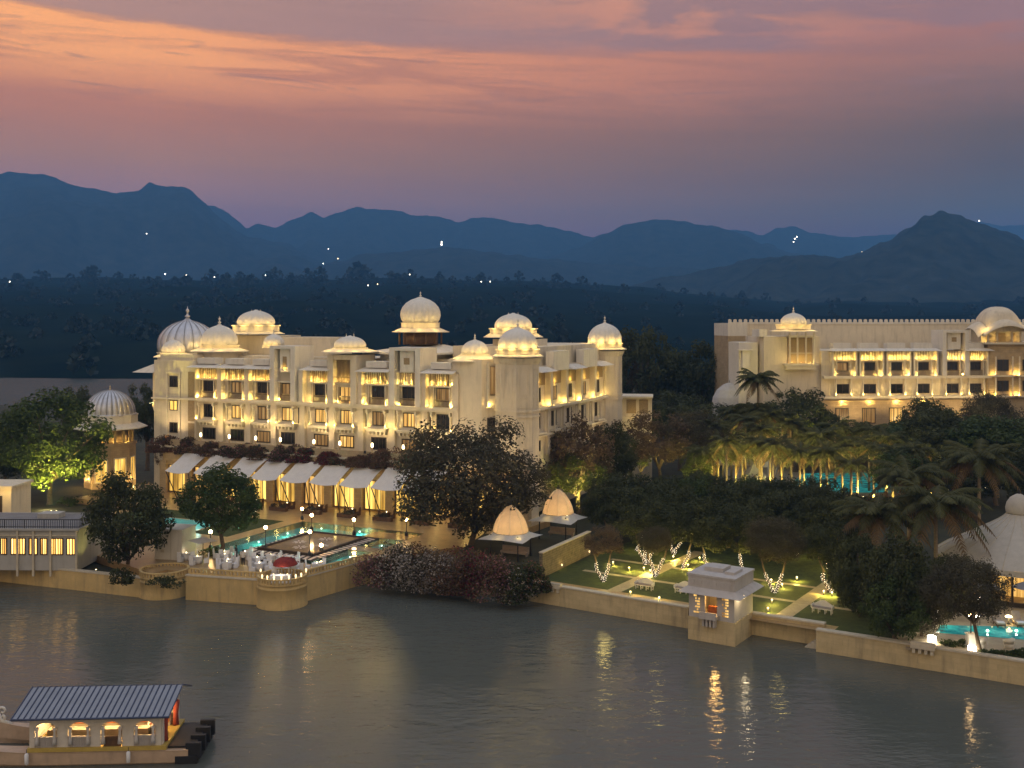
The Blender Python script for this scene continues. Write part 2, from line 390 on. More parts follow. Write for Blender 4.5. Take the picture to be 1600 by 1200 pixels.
def poolwater():
    m = D.materials.new('pool_water'); m.use_nodes = True; t = NT(m.node_tree)
    co = t.n('ShaderNodeTexCoord').outputs['Object']
    bn = t.n('ShaderNodeBump', inp={'Strength': .25, 'Distance': .1, 'Height': t.noise(co, 1.6, 3)})
    tr = t.n('ShaderNodeBsdfTransparent', inp={0: (.75, .97, .95, 1)})
    gl = t.n('ShaderNodeBsdfGlossy', inp={0: (1, 1, 1, 1), 'Roughness': .04, 'Normal': bn.outputs[0]})
    fr = t.n('ShaderNodeFresnel', inp={0: 1.33, 'Normal': bn.outputs[0]})
    s = t.n('ShaderNodeMixShader', inp={0: fr.outputs[0], 1: tr.outputs[0], 2: gl.outputs[0]})
    t.n('ShaderNodeOutputMaterial', inp={0: s.outputs[0]})
    return m
M['pool'] = poolwater()
def hillmat(name, c1, c2, sc):
    return mat(name, c1, 1.0, .3, sc, col2=c2, bump=.0, spec=0)
M['hill'] = hillmat('wooded_hillside', (.028, .036, .034), (.06, .068, .058), .02)
M['farland'] = hillmat('wooded_far_shore', (.006, .011, .008), (.014, .020, .012), .02)
# ================================================================== SETTING
from mathutils import noise as mnoise
def fbm(x, y, o=5, s=1.0): return mnoise.fractal(Vector((x*s, y*s, 3.7)), 1.0, 2.0, o)
ZG, ZT = 1.6, 2.4                      # garden level, pool terrace level
PF = Frame(0.67, 138, math.atan2(-.433, .901))     # axes of the palace and its pool court
# ---- the lake
lk = MB().quad((-3000, -300, 0), (3000, -300, 0), (3000, 900, 0), (-3000, 900, 0)).build('lake', M['lake'])
struct(lk, 'grey rippled lake in front of the palaces', 'lake')
# ---- far shore rising to wooded land, hills behind
def land(x, d): return (102-42*min(1, max(0, x/d/.25)))*min(1, max(0, d-505)/1450)**.92
def far_shore():
    m = MB(); nx, ny = 150, 34; vs = []
    for j in range(ny+1):
        t = j/ny; d = 505 + t*1900
        for i in range(nx+1):
            x = (-1.0 + 2.0*i/nx) * (700 + d*.75)
            h = land(x, d)*(1 if d < 1950 else max(0, 1-(d-1950)/600))
            h += 7*fbm(x, d, 5, 1/140)*min(1, (d-500)/120) + (3 if d > 520 else -2)
            vs.append((x, d + 9*fbm(x, 0, 4, 1/60)*(1-t), h))
    fs = [(j*(nx+1)+i, j*(nx+1)+i+1, (j+1)*(nx+1)+i+1, (j+1)*(nx+1)+i) for j in range(ny) for i in range(nx)]
    m.add(vs, fs, 0, True); return m
struct(far_shore().build('far_shore_terrain', M['farland']), 'dark wooded shore rising beyond the lake', 'terrain')
def hill(name, label, pts, d, length, zb, rough, back=1.0):
    m = MB(); nx = 260; rows = 56
    P = [((x-CXP)*d/FPX, HC-(y-HZ)*d/FPX) for x, y in pts]
    vs = []
    x0, x1 = P[0][0], P[-1][0]
    def ridge(x):
        for (a, b) in zip(P, P[1:]):
            if x <= b[0]:
                t = (x-a[0])/(b[0]-a[0]); t2 = t*t*(3-2*t)
                return a[1]+(b[1]-a[1])*(t*.5+t2*.5)
        return P[-1][1]
    for j in range(rows+1):
        t = j/rows                                   # 0 front foot .. .7 crest .. 1 back foot
        if t <= .7001:
            s = min(1.0, t/.7); y = d-length*(1-s); k = s**.8
        else:
            s = min(1.0, (t-.7)/.3); y = d+length*back*s; k = (1-s)**1.2
        for i in range(nx+1):
            x = x0+(x1-x0)*i/nx
            cre = ridge(x); xx = x*(y/d)
            n = fbm(x, y, 6, 2.2/length); env = min(1.0, k*(1.6-k)*1.4)
            g = abs(fbm(x+900, y*.35, 5, 2.6/length))
            k = max(0.0, k); z = zb+(cre-zb)*k+rough*(n*.8-g*1.2)*env*(1-.88*(k**6)) + rough*.10*mnoise.noise(Vector((x*26/length, y*9/length, 1)))*k+rough*.05*mnoise.noise(Vector((x*60/length, y*30/length, 5)))*k
            vs.append((xx, y, z))
    fs = [(j*(nx+1)+i, j*(nx+1)+i+1, (j+1)*(nx+1)+i+1, (j+1)*(nx+1)+i) for j in range(rows) for i in range(nx)]
    m.add(vs, fs, 0, True)
    return struct(m.build(name, M['hill']), label, 'hill')
hill('mountain_hill', 'tall broad blue mountain with a knobbed crest', [(-520, 330), (-300, 300), (-100, 274), (0, 266), (75, 272), (130, 290), (185, 297), (215, 294), (232, 284), (255, 289), (290, 292), (320, 312), (350, 345), (385, 370), (440, 378), (475, 392), (510, 412), (580, 442), (640, 455)], 4500, 1800, 30, 120, .3)
hill('far_ridge_hill', 'far pale blue ridge with a saw-toothed crest', [(200, 330), (300, 318), (335, 320), (356, 330), (385, 353), (405, 346), (428, 354), (455, 343), (487, 330), (506, 338), (522, 333), (556, 322), (575, 325), (610, 327), (650, 335), (690, 337), (712, 346), (740, 340), (766, 338), (800, 346), (850, 350), (885, 358), (925, 368), (955, 362), (985, 372), (1060, 380), (1200, 400)], 5700, 1500, 30, 90, .3)
hill('distant_ridge_hill', 'faintest ridge showing between two nearer hills', [(980, 400), (1080, 370), (1140, 358), (1165, 360), (1190, 367), (1215, 355), (1240, 352), (1270, 363), (1330, 371), (1400, 366), (1480, 352), (1530, 345), (1560, 351), (1620, 348), (1750, 360), (1900, 370)], 6500, 1300, 30, 80, .3)
hill('middle_hill', 'smooth rounded blue hill behind the palace dome', [(780, 420), (860, 398), (905, 384), (940, 366), (980, 349), (1022, 340), (1060, 343), (1100, 352), (1150, 362), (1190, 378), (1240, 395), (1300, 410), (1400, 440)], 4800, 1500, 30, 80, .3)
hill('low_hill', 'low dark wooded hill in front of the far ridge', [(440, 440), (520, 412), (575, 397), (640, 392), (695, 386), (760, 393), (850, 402), (930, 410), (1050, 418), (1160, 424), (1300, 440)], 3700, 1200, 30, 60, .3)
hill('pointed_hill', 'dark pointed hill with a long low shoulder', [(960, 448), (1050, 428), (1120, 414), (1160, 405), (1240, 401), (1300, 402), (1345, 395), (1385, 379), (1420, 355), (1448, 338), (1471, 332), (1495, 337), (1530, 350), (1575, 363), (1620, 376), (1720, 392), (1900, 420)], 2600, 900, 30, 60, .3)
# ---- far wood: tree clumps on the opposite shore, uncountable
def far_wood():
    m = MB(); r = random.Random(3)
    spots = []
    for i in range(420):
        d = r.uniform(1500, 1960); spots.append((r.uniform(-.62, .62)*d, d, 5+9*r.random()**2.2))
    for i in range(420):
        d = 515+900*r.random(); spots.append((r.uniform(-.62, .62)*d, d, r.uniform(5, 9)))
    for px, s in ((145, 17), (138, 15), (430, 15), (560, 21), (552, 17), (570, 18), (480, 14), (500, 16), (640, 13), (60, 12), (870, 13), (910, 14), (330, 13)):
        spots.append(((px-CXP)*1900/FPX, 1900, s*1.2))
    for x, d, s in spots:
        if x/d > .03 and r.random() < .6: continue
        h = land(x, d)+1
        for q in range(46):
            a = r.random()*2*PI; rr = s*.8*r.random()**.5; zz = r.random()
            k = 1.0 if zz < .6 else (1-zz)*2.2+.15
            c = Vector((x+rr*k*math.cos(a), d+rr*k*math.sin(a), h+zz*s*1.25))
            e1 = Vector((r.uniform(-1, 1), r.uniform(-1, 1), r.uniform(-1, 1))).normalized()*s*.17
            e2 = e1.cross(Vector((r.uniform(-1, 1), r.uniform(-1, 1), r.uniform(-1, 1)))).normalized()*s*.15
            m.quad(c-e1-e2, c+e1-e2, c+e1+e2, c-e1+e2)
    return m
fw = far_wood().build('far_wood', leaf('far_wood_leaves', (.008, .015, .009), (.022, .032, .016), .05, .1))
tag(fw, 'dark far-off wood covering the opposite shore', 'wood', kind='stuff')
# ---- island ground
def A(px, py, z=0.0): p = gp(px, py, z); return (p.x, p.y)
W_L0, W_L1 = A(-190, 887), A(222, 934)
B1, B2 = A(257, 928), A(441, 944)
W_B0 = A(600, 905)
W_G0, W_G1 = A(826, 939), A(1075, 982)
W_G2, W_G3 = A(1183, 993), A(1288, 1010)
W_H0, W_H1 = A(1275, 1018), A(1760, 1098)
def off(p, d=.5): return (p[0]+d*.3, p[1]+d)
# the shrub bank between the two walls
BANK = [A(578, 912), A(640, 918), A(700, 922), A(770, 930), A(826, 939)]
front = [(-230, 128), off(W_L0), off(W_L1), off(B1), off(B2), off(A(572, 912))] + [off(p, 1.0) for p in BANK[1:-1]] + [off(W_G0), off(W_G1), off(W_G2), off(W_G3), off(W_H0), off(W_H1), (75, 72)]
ground = [(p[0], p[1]) for p in front] + [(420, 90), (420, 560), (120, 520), (40, 420), (-45, 335), (-75, 318), (-120, 338), (-230, 330)]
gm = MB()
gm.prism(ground, -.6, ZG)
struct(gm.build('garden_ground', M['soil']), 'dark planted garden ground of the lake island', 'ground')
# ---- embankment walls and bastions
def wallrun(name, label, pts, z1, mt, thick=.55, cap=.14, z0=-.8, base_dark=True):
    m = MB(); c = MB()
    for a, b in zip(pts, pts[1:]):
        a = Vector(a); b = Vector(b); t = (b-a).normalized(); n = Vector((-t.y, t.x))
        if n.y < 0: n = -n
        poly = [a, b, b+n*thick, a+n*thick]
        m.prism(poly, z0, z1)
        e = .07
        c.prism([a-n*e, b-n*e, b+n*(thick+e), a+n*(thick+e)], z1+.002, z1+cap)
    o = m.build(name, M[mt]); c.build('coping', M['cap'], o)
    return tag(o, label, 'wall')
def balustrade(pts, z, parent, h=.62, mt='wallsand', step=.42):
    m = MB()
    for a, b in zip(pts, pts[1:]):
        a = Vector(a); b = Vector(b); L = (b-a).length; t = (b-a)/L; n = Vector((-t.y, t.x))
        def bar(p, q, w, z0, z1):
            m.prism([p-n*w, q-n*w, q+n*w, p+n*w], z0, z1)
        bar(a, b, .10, z, z+.12); bar(a, b, .11, z+h-.13, z+h)
        k = max(1, int(L/step))
        for i in range(k+1):
            p = a+t*(L*i/k); w = .16 if i % 5 == 0 else .085
            bar(p-t*w, p+t*w, .075, z+.121, z+h-.131)
    return m.build('balustrade', M[mt], parent)
w1 = wallrun('embankment_wall', 'sandy lake wall under the lakeside lounge', [W_L0, W_L1, A(232, 934)], 1.95, 'wallsand')
w2 = wallrun('embankment_wall', 'sandy lake wall running between the two round bastions', [A(290, 937), A(412, 946)], 2.42, 'wallsand')
balustrade([off(A(294, 937), .3), off(A(408, 945), .3)], 2.56, w2)
w3 = wallrun('embankment_wall', 'sandy lake wall from the flower bastion back to the flowering shrubs', [A(470, 942), A(572, 912), A(612, 903)], 2.42, 'wallsand')
balustrade([off(A(474, 941), .3), off(A(572, 912), .3)], 2.56, w3)
w4 = wallrun('embankment_wall', 'long pale lake wall between the shrubs and the water kiosk', [W_G0, W_G1], 1.86, 'wallpale')
w5 = wallrun('embankment_wall', 'short pale lake wall between the kiosk and the landing steps', [(W_G2[0]-2.2*(W_G3[0]-W_G2[0])/4.5, W_G2[1]-2.2*(W_G3[1]-W_G2[1])/4.5), W_G3], 1.86, 'wallpale')
w6 = wallrun('embankment_wall', 'pale lake wall under the tent and the small pool', [W_H0, W_H1], 1.80, 'wallpale')
w7 = wallrun('embankment_wall', 'low rough wall foot half hidden by flowering shrubs', BANK, .9, 'wallpale')
# projecting stone seats on top of the walls
def parapet_seat(label, a, b):
    a = Vector(a); b = Vector(b); t = (b-a).normalized(); n = Vector((-t.y, t.x)); n = n if n.y > 0 else -n
    m = MB(); m.prism([a-n*.5, b-n*.5, b+n*.1, a+n*.1], 1.75, 2.05); m.prism([a-n*.42, b-n*.42, b-n*.05, a-n*.05], 2.051, 2.25)
    L = (b-a).length
    for i in range(4):
        p = a+t*(L*(i+.5)/4); m.prism([p-t*.12-n*.4, p+t*.12-n*.4, p+t*.12, p-t*.12], 1.35, 1.749)
    o = m.build('stone_seat', M['cap']); tag(o, label, 'seat', 'stone seats on the lake wall')
parapet_seat('corbelled stone seat on the pale wall beside the shrubs', A(846, 942), A(878, 947))
parapet_seat('corbelled stone seat on the pale wall below a glowing box lamp', A(1424, 1043), A(1462, 1049))
def bastion(label, c, r, ztop):
    m = MB(); m.lathe([(r*1.03, -.8), (r*1.03, .15), (r, .5), (r, ztop-.5), (r*1.02, ztop-.45), (r*1.02, ztop-.35), (r*1.0, ztop-.3), (r*1.0, ztop-.02), (r*1.03, ztop)], 48, c[0], c[1])
    o = m.build('round_bastion', M['wallsand']); tag(o, label, 'bastion')
    b = MB(); n = 40
    b.lathe([(r*1.0, ztop+.005), (r*1.0, ztop+.13), (r*.92, ztop+.13), (r*.92, ztop+.005)], n, c[0], c[1], smooth=False, closed=True)
    b.lathe([(r*1.01, ztop+.55), (r*1.01, ztop+.66), (r*.91, ztop+.66), (r*.91, ztop+.55)], n, c[0], c[1], smooth=False, closed=True)
    for i in range(n):
        a = 2*PI*i/n; w = .16 if i % 5 == 0 else .08
        T = Matrix.Translation((c[0], c[1], 0)) @ Matrix.Rotation(a, 4, 'Z'); b.T = T
        b.box(r*.925, r*.995, -w, w, ztop+.131, ztop+.549)
    b.build('balustrade', M['wallsand'], o); return o
bastion('round bastion with dark planting, below the white service block', (B1[0], B1[1]), 2.5, 2.05)
bastion('round bastion carrying the red flower dome and a laid table', (B2[0], B2[1]), 2.45, 2.35)
# landing steps at the break in the wall
st = MB(); a = Vector(A(1290, 1008)); tt = (Vector(W_G3)-Vector(W_G2)).normalized(); nn = Vector((-tt.y, tt.x))
for i in range(7):
    p = Vector(W_G3)-tt*(.28*i-.3); z = 1.5-.24*i
    st.prism([p-nn*1.15, p+tt*.30-nn*1.15, p+tt*.30-nn*.02, p-nn*.02], -.8, max(z, .05))
tag(st.build('landing_steps', M['cap']), 'worn stone steps going down to the water at the wall break', 'steps')
# ---- promenade, lawns and paths of the right garden
gd = (Vector(W_G1)-Vector(W_G0)).normalized(); gn = Vector((-gd.y, gd.x))
def gq(u0, u1, v0, v1, z): 
    o = Vector(W_G0); f = lambda u, v: (*(o+gd*u+gn*v), z)
    return f(u0, v0), f(u1, v0), f(u1, v1), f(u0, v1)
lw = MB().quad(*gq(-1, 46, .6, 30, ZG+.004)).build('garden_lawn', M['grass']); struct(lw, 'night-lit garden lawn behind the lake wall', 'lawn')
pr = MB().quad(*gq(-2, 30.5, .56, 2.7, ZG+.010)).build('promenade_path', M['paving']); struct(pr, 'honey stone promenade along the lake wall', 'path')
pp = MB()
pp.quad(*gq(1.5, 44, 8.3, 9.0, ZG+.010)); pp.quad(*gq(1.5, 44, 14.6, 15.3, ZG+.010))
for u in (7.6, 24.6): pp.quad(*gq(u, u+1.5, 2.7, 8.295, ZG+.010)); pp.quad(*gq(u, u+1.5, 9.005, 14.595, ZG+.010)); pp.quad(*gq(u, u+1.5, 15.305, 24, ZG+.010))
struct(pp.build('garden_path', M['paving_light']), 'pale stone paths crossing the garden lawn', 'path')
# ---- pool court terrace round the long pool
PX0, PX1, PY0, PY1 = -24.6, -6.4, -32.2, -13.0
T = Matrix.Translation((PF.o[0], PF.o[1], 0)) @ Matrix.Rotation(PF.a, 4, 'Z')
bl1 = PF.loc(off(A(232, 934), .5)); bl2 = PF.loc(off(B1, .5)); bl3 = PF.loc(off(B2, .5)); bl4 = PF.loc(off(A(572, 912), .5)); bl5 = PF.loc(off(A(612, 903), .5))
tm = MB(T)
tm.prism([(-43, -36), (bl1[0], bl1[1]), bl2, bl3, (bl4[0]+(PY0-bl4[1])*((bl4[0]-bl3[0])/(bl4[1]-bl3[1])), PY0), (-43, PY0)], ZG-.5, ZT)
tm.prism([(-52, PY0), (PX0, PY0), (PX0, PY1), (-52, PY1)], ZG-.5, ZT)
tm.prism([(PX1, PY0), (bl4[0]+(PY0-bl4[1])*((bl4[0]-bl3[0])/(bl4[1]-bl3[1])), PY0), bl4, bl5, (1.0, -18), (3, -16), (3, PY1), (PX1, PY1)], ZG-.5, ZT)
tm.prism([(-66, PY1), (3, PY1), (4, 2), (-66, 2)], ZG-.5, ZT)
struct(tm.build('pool_terrace', M['paving']), 'polished honey sandstone terrace around the palace pool', 'terrace')
pb = MB(T); zb = ZT-.70
pb.quad((PX0, PY0, zb), (PX1, PY0, zb), (PX1, PY1, zb), (PX0, PY1, zb))
pb.quad((PX0, PY0, zb), (PX0, PY0, ZT), (PX1, PY0, ZT), (PX1, PY0, zb)); pb.quad((PX0, PY1, zb), (PX1, PY1, zb), (PX1, PY1, ZT), (PX0, PY1, ZT))
pb.quad((PX0, PY0, zb), (PX0, PY1, zb), (PX0, PY1, ZT), (PX0, PY0, ZT)); pb.quad((PX1, PY0, zb), (PX1, PY0, ZT), (PX1, PY1, ZT), (PX1, PY1, zb))
for i in range(0): pass
struct(pb.build('pool_basin', M['pooltile']), 'turquoise tiled basin of the palace pool', 'pool')
pw = MB(T).quad((PX0, PY0, ZT-.06), (PX1, PY0, ZT-.06), (PX1, PY1, ZT-.06), (PX0, PY1, ZT-.06)).build('pool_water', M['pool'])
struct(pw, 'clear lit water of the palace pool', 'pool water')
# island platform in the pool: striped border, polished floor, dark rim
IX0, IX1, IY0, IY1 = -18.4, -11.2, -29.0, -19.2
im = MB(T); im.box(IX0-1.5, IX1+1.5, IY0-2.0, IY1+1.2, zb+.01, ZT+.05, 0)
im.box(IX0, IX1, IY0, IY1, ZT+.051, ZT+.20, 1)
im.box(-12.3, PX1, -17.6, -14.6, zb+.01, ZT+.03, 1)                       # side landing and bridge
im.box(IX1+1.5, PX1, -24.5, -22.6, zb+.01, ZT+.04, 1)
k = 0
def stripes(x0, x1, y0, y1, along):
    global k
    L = (x1-x0) if along == 'x' else (y1-y0); n = int(L/.72)
    for i in range(n):
        a, b = L*i/n, L*(i+.55)/n
        if along == 'x': im.quad((x0+a, y0, ZT+.055), (x0+b, y0, ZT+.055), (x0+b-.3, y1, ZT+.055), (x0+a-.3, y1, ZT+.055), 2)
        else: im.quad((x0, y0+a, ZT+.055), (x1, y0+a-.3, ZT+.055), (x1, y0+b-.3, ZT+.055), (x0, y0+b, ZT+.055), 2)
stripes(IX0-1.2, IX1+1.4, IY0-1.9, IY0-.35, 'x'); stripes(IX0-1.45, IX0-.3, IY0-.2, IY1+1.1, 'y'); stripes(IX1+.3, IX1+1.45, IY0-.2, IY1+1.1, 'y')
isl = im.build('pool_platform', [M['stripe_dark'], M['floor'], M['stripe_pale']])
tag(isl, 'square polished platform with striped border standing in the pool', 'platform')
rim = MB(T)
for (x0, x1, y0, y1) in ((IX0-.3, IX1+.3, IY0-.3, IY0-.02), (IX0-.3, IX1+.3, IY1+.02, IY1+.3), (IX0-.3, IX0-.02, IY0-.019, IY1+.019), (IX1+.02, IX1+.3, IY0-.019, IY1+.019)):
    rim.box(x0, x1, y0, y1, ZT+.058, ZT+.34)
rim.build('rim', M['stripe_dark'], isl)
# floating lotus medallions on the platform floor
for (x, y, s) in ((-16.6, -24.3, .9), (-13.0, -24.8, .9), (-14.8, -26.6, 1.0), (-14.8, -21.6, 1.0)):
    med = MB(T)
    for q in range(8):
        a = 2*PI*q/8; c, sn = math.cos(a), math.sin(a)
        med.quad((x+.15*c, y+.15*sn, ZT+.205), (x+.6*s*math.cos(a+.25), y+.6*s*math.sin(a+.25), ZT+.205), (x+s*c, y+s*sn, ZT+.205), (x+.6*s*math.cos(a-.25), y+.6*s*math.sin(a-.25), ZT+.205))
    med.build('floor_medallion', M['stripe_pale'], isl)
# second, small plunge pool and lawn left of the big pool
q0 = PF.loc(A(290, 820, ZT)); 
lm = MB(T).quad((-50, -25, ZT+.004), (PX0-2.2, -25, ZT+.004), (PX0-2.2, -14, ZT+.004), (-50, -14, ZT+.004)).build('court_lawn', M['grass']); struct(lm, 'small court lawn beside the palace pool', 'lawn')
sp = MB(T); sx, sy = q0
sp.box(sx-5.2, sx+4.2, sy-2.7, sy+2.7, ZT+.008, ZT+.10, 0)
sp2 = sp.build('plunge_pool', [M['paving']]); struct(sp2, 'raised rim of the small plunge pool', 'pool')
sw = MB(T).quad((sx-4.9, sy-2.4, ZT+.11), (sx+3.9, sy-2.4, ZT+.11), (sx+3.9, sy+2.4, ZT+.11), (sx-4.9, sy+2.4, ZT+.11)).build('plunge_pool_water', M['pooltile']); struct(sw, 'turquoise lit water of the small plunge pool', 'pool water')
for x in (-3, 2): light('POINT', PF.w(sx+x, sy, ZT+1.0), 40, (.5, 1, .85), .3)
# underwater lamps of the big pool
def pool_lamp(x, y, e, fr, label):
    p = fr(x, y); m = MB(); m.ball((0, 0, 0), .11, 8, 5)
    o = m.build('underwater_lamp', M['poollamp'], None, p); tag(o, label, 'pool lamp', 'underwater lamps of the pools')
    l = light('POINT', (0, 0, .05), e, (.62, 1, .82), .15, o)
for i, (x, y) in enumerate(((-22.2, -29.5), (-22.4, -24.5), (-22.4, -19.0), (-20.5, -14.6), (-15, -14.2), (-9.2, -15.5), (-8.0, -20), (-8.0, -26.5), (-9.2, -31), (-14, -31.8), (-19, -31.8))):
    pool_lamp(x, y, 330, lambda a, b: PF.w(a, b, ZT-.30), 'small glowing lamp under the palace pool water')
# ---- haze: the air between here and the hills
hz = MB().box(-9500, 9500, -400, 7150, -6, 760).build('haze', [])
hm = D.materials.new('haze_air'); hm.use_nodes = True; ht = NT(hm.node_tree)
pv = ht.n('ShaderNodeVolumePrincipled', inp={'Color': (.15, .455, 1.0, 1), 'Density': HAZE_D, 'Anisotropy': 0.0})
ho = ht.n('ShaderNodeOutputMaterial', inp={1: pv.outputs[0]})
hz.data.materials.append(hm); hz['kind'] = 'stuff'; hz['label'] = 'thin blue dusk haze over the lake and hills'; hz['category'] = 'haze'
# ================================================================== PALACE
WARM = (1, .67, .19)
def dome_prof(r, h, onion=.06, base=0.0):
    b = onion
    return [(r*k, base+h*t) for k, t in ((.97, 0), (1+b*.5, .06), (1+b, .16), (1+b*.95, .27), (1+b*.35, .40), (.95, .53), (.855, .65), (.72, .765), (.55, .86), (.37, .93), (.21, .975), (.12, 1.0), (.07, 1.05))]
def finial(m, x, y, z, s):
    m.lathe([(s*.34, z-.1*s), (s*.40, z+.12*s), (s*.2, z+.25*s), (s*.14, z+.4*s), (s*.3, z+.5*s), (s*.3, z+.58*s), (s*.12, z+.7*s), (s*.09, z+.95*s), (s*.2, z+1.08*s), (s*.17, z+1.25*s), (s*.04, z+1.4*s), (.005, z+1.7*s)], 10, x, y)
def chhatri(parent, x, y, ze, er, dr, dh, zd=None, drum=None, n=8, ribs=16, twin=False, petals=True, eh=.55, fs=.8, mat_d='dome', lights=3, le=26, rotoff=None, long=0.0):
    """eave slab, drum, ribbed dome with petal frill and finial(s); one dome part with sub-parts"""
    a0 = PI/8 if n == 8 else (PI/4 if n == 4 else 0)
    drum = drum or dr*1.12; zd = zd if zd is not None else ze+.9
    ea = MB(); ea.frustum(ngon(n, er, x, y, a0), ze-.10, ngon(n, er*.985, x, y, a0), ze+.03)
    ea.frustum(ngon(n, er*.96, x, y, a0), ze+.031, ngon(n, drum*1.03, x, y, a0), ze+eh)
    root = ea.build('eave', M['trim'], parent)
    du = MB(); dn = 32 if drum < er*.9 else n
    du.lathe([(drum*1.0, ze+eh+.002), (drum*1.0, zd-.16), (drum*1.05, zd-.14), (drum*1.05, zd)], 32, x, y, smooth=False)
    du.build('drum', M['trim'], root)
    dm = MB(); dm.lathe(dome_prof(dr, dh, base=zd), ribs*6, x, y, rib=ribs, amp=.06)
    if petals:
        for q in range(8):
            a = 2*PI*q/8; w = .34
            c, s_ = (lambda t, rr: (x+rr*math.cos(t), y+rr*math.sin(t)))(a, dr*1.03), None
            p = [(a-w, 0.02, 1.055), (a+w, .02, 1.055), (a+w*.55, .17, 1.07), (a, .30, 1.06), (a-w*.55, .17, 1.07)]
            dm.add([(x+dr*k*math.cos(t), y+dr*k*math.sin(t), zd+h*dh*.7) for t, h, k in p], [(0, 1, 2, 3, 4)], 0)
    do = dm.build('dome', M[mat_d], root)
    if twin:
        f = MB(); f.box(x-dr*.34, x+dr*.34, y-.12, y+.12, zd+dh*.9, zd+dh*.985)
        finial(f, x-dr*.3, y, zd+dh*.98, fs*.55); finial(f, x+dr*.3, y, zd+dh*.98, fs*.55)
    else:
        f = MB(); finial(f, x, y, zd+dh*.98, fs)
    f.build('finial', M['dome'], do)
    lights = lights*2
    for i in range(lights):
        a = -PI/2 + (i-(lights-1)/2)*.62 - .15
        rr = dr+.72*(er-dr) if er > dr*1.35 else er*1.2
        light('POINT', (x+rr*math.cos(a), y+rr*math.sin(a), max(ze+eh*.6+.2, zd+.15)), le*2.0, WARM, .3, parent)
    return root
def fbox(m, x, y, z0, z1, sx, y0, y1): m.box(x-sx/2, x+sx/2, y0, y1, z0, z1)
def window(parent, T, x, z0, z1, wd, glass, mull=3, yo=0.0, label=None, border=.13, fr='frame'):
    """T maps facade-plane coordinates (x, 0, z) with -y outward"""
    m = MB(T)
    b = border
    m.box(x-wd/2, x-wd/2+b, yo-.07, yo+.06, z0, z1); m.box(x+wd/2-b, x+wd/2, yo-.07, yo+.06, z0, z1)
    m.box(x-wd/2+b, x+wd/2-b, yo-.07, yo+.06, z1-b, z1); m.box(x-wd/2+b, x+wd/2-b, yo-.07, yo+.06, z0, z0+b)
    for i in range(1, mull): 
        q = x-wd/2+wd*i/mull; m.box(q-.045, q+.045, yo-.05, yo+.04, z0+b, z1-b)
    o = m.build('window', M[fr], parent)
    if label: o['label'] = label
    p = MB(T).quad((x-wd/2+b*.5, yo-.012, z0+b*.5), (x+wd/2-b*.5, yo-.012, z0+b*.5), (x+wd/2-b*.5, yo-.012, z1-b*.5), (x-wd/2+b*.5, yo-.012, z1-b*.5))
    p.build('pane', M[glass], o)
    return o
def uplight(parent, T, x, y, z, e=9, lens=True, col=(1, .68, .17), r=.06):
    p = T @ Vector((x, y, z))
    if lens:
        m = MB(); m.lathe([(.07, -.10), (.09, -.02), (.09, .02)], 8, 0, 0); m.lathe([(.075, .021), (.05, .05)], 8, 0, 0, mi=1)
        m.build('wall_lamp', [M['rail'], M['lens']], parent, p)
    light('POINT', p + Vector((0, 0, .16)), e*5.5, col, r, parent)
def railing(m, x0, x1, y, z0, z1, step=.16):
    m.box(x0, x1, y-.05, y+.05, z1-.09, z1); m.box(x0, x1, y-.05, y+.05, z0, z0+.08)
    n = max(1, int((x1-x0)/step))
    for i in range(n+1):
        q = x0+(x1-x0)*i/n; m.box(q-.035, q+.035, y-.03, y+.03, z0+.081, z1-.091)
palace = thing('palace', 'floodlit cream palace of many ribbed domes between the pool court and the great neem tree', 'palace', (PF.o[0], PF.o[1], ZT), PF.a)
PT = Matrix.Translation((0, 0, -ZT))
GZ = 10.2                                     # level of the planted roof terrace in front of the bedrooms
Zf = lambda py, x, y=0: PF.Z(py, x, y)
# ---- main walls
wl = MB(PT)
ROOF = 22.0
wl.box(-60.6, -4.2, 0, 15, ZT, 21.3)
wl.box(-61.9, -53.6, -1.0, 10, ZT, 22.3)            # end block on the west corner
wl.box(-61.0, -54.3, -.6, 8, 22.301, 23.2)
wl.prism([(-9.9, -.4), (-4.6, -1.2), (-2.2, 1.2), (-2.2, 8), (-9.9, 8)], ZT, 23.3)   # corner block with small chhatri
wl.box(-2.19, 0.2, 3, 34, ZT, 22.2)                  # wing running back
wl.box(-14, -.4, 8.01, 34, 22.21, 24.8)
wl.box(-58, -12, 5.5, 15, 21.301, 22.9)              # set-back attic
wl.build('wall', M['plaster'], palace)
# bays along the front: (px centre, style)
FT = PT
bays = [(327, 'arch'), (371, 'lou'), (412, 'lou'), (450, 'slot'), (502, 'lou'), (542, 'chh'), (592, 'lou'), (640, 'sq'), (693, 'lou')]
bx = [PF.X(p) for p, s in bays]
edges = [bx[0]-2.9] + [(a+b)/2 for a, b in zip(bx, bx[1:])] + [bx[-1]+2.3]
cor = MB(PT); cor.box(edges[0], edges[-1]+.3, -1.05, -.005, 16.32, 16.72); cor.box(edges[0], edges[-1]+.3, -.85, -.005, 16.1, 16.319)
cor.build('cornice', M['trim'], palace)
r1 = random.Random(11)
WL = ['glass', 'glow', 'glowdim', 'glow', 'glow', 'glow', 'glowdim', 'glow', 'glass']
WT = ['glass', 'glowdim', 'glass', 'glowdim', 'glass', 'glow', 'glass', 'glass', 'glowdim']
W1 = ['glass', 'glass', 'glowdim', 'glass', 'glowdim', 'glow', 'glass', 'glowdim', 'glass']
for i, e in enumerate(edges):
    pil = MB(PT)
    if i in (0, len(edges)-1): pil.box(e-.45, e+.45, -.9, -.006, GZ, 21.35)
    else:
        pil.box(e-.40, e+.40, -.95, -.006, 16.721, 21.35); pil.box(e-.46, e+.46, -.62, -.006, GZ, 16.099)
    pil.build('pilaster', M['plaster'], palace)
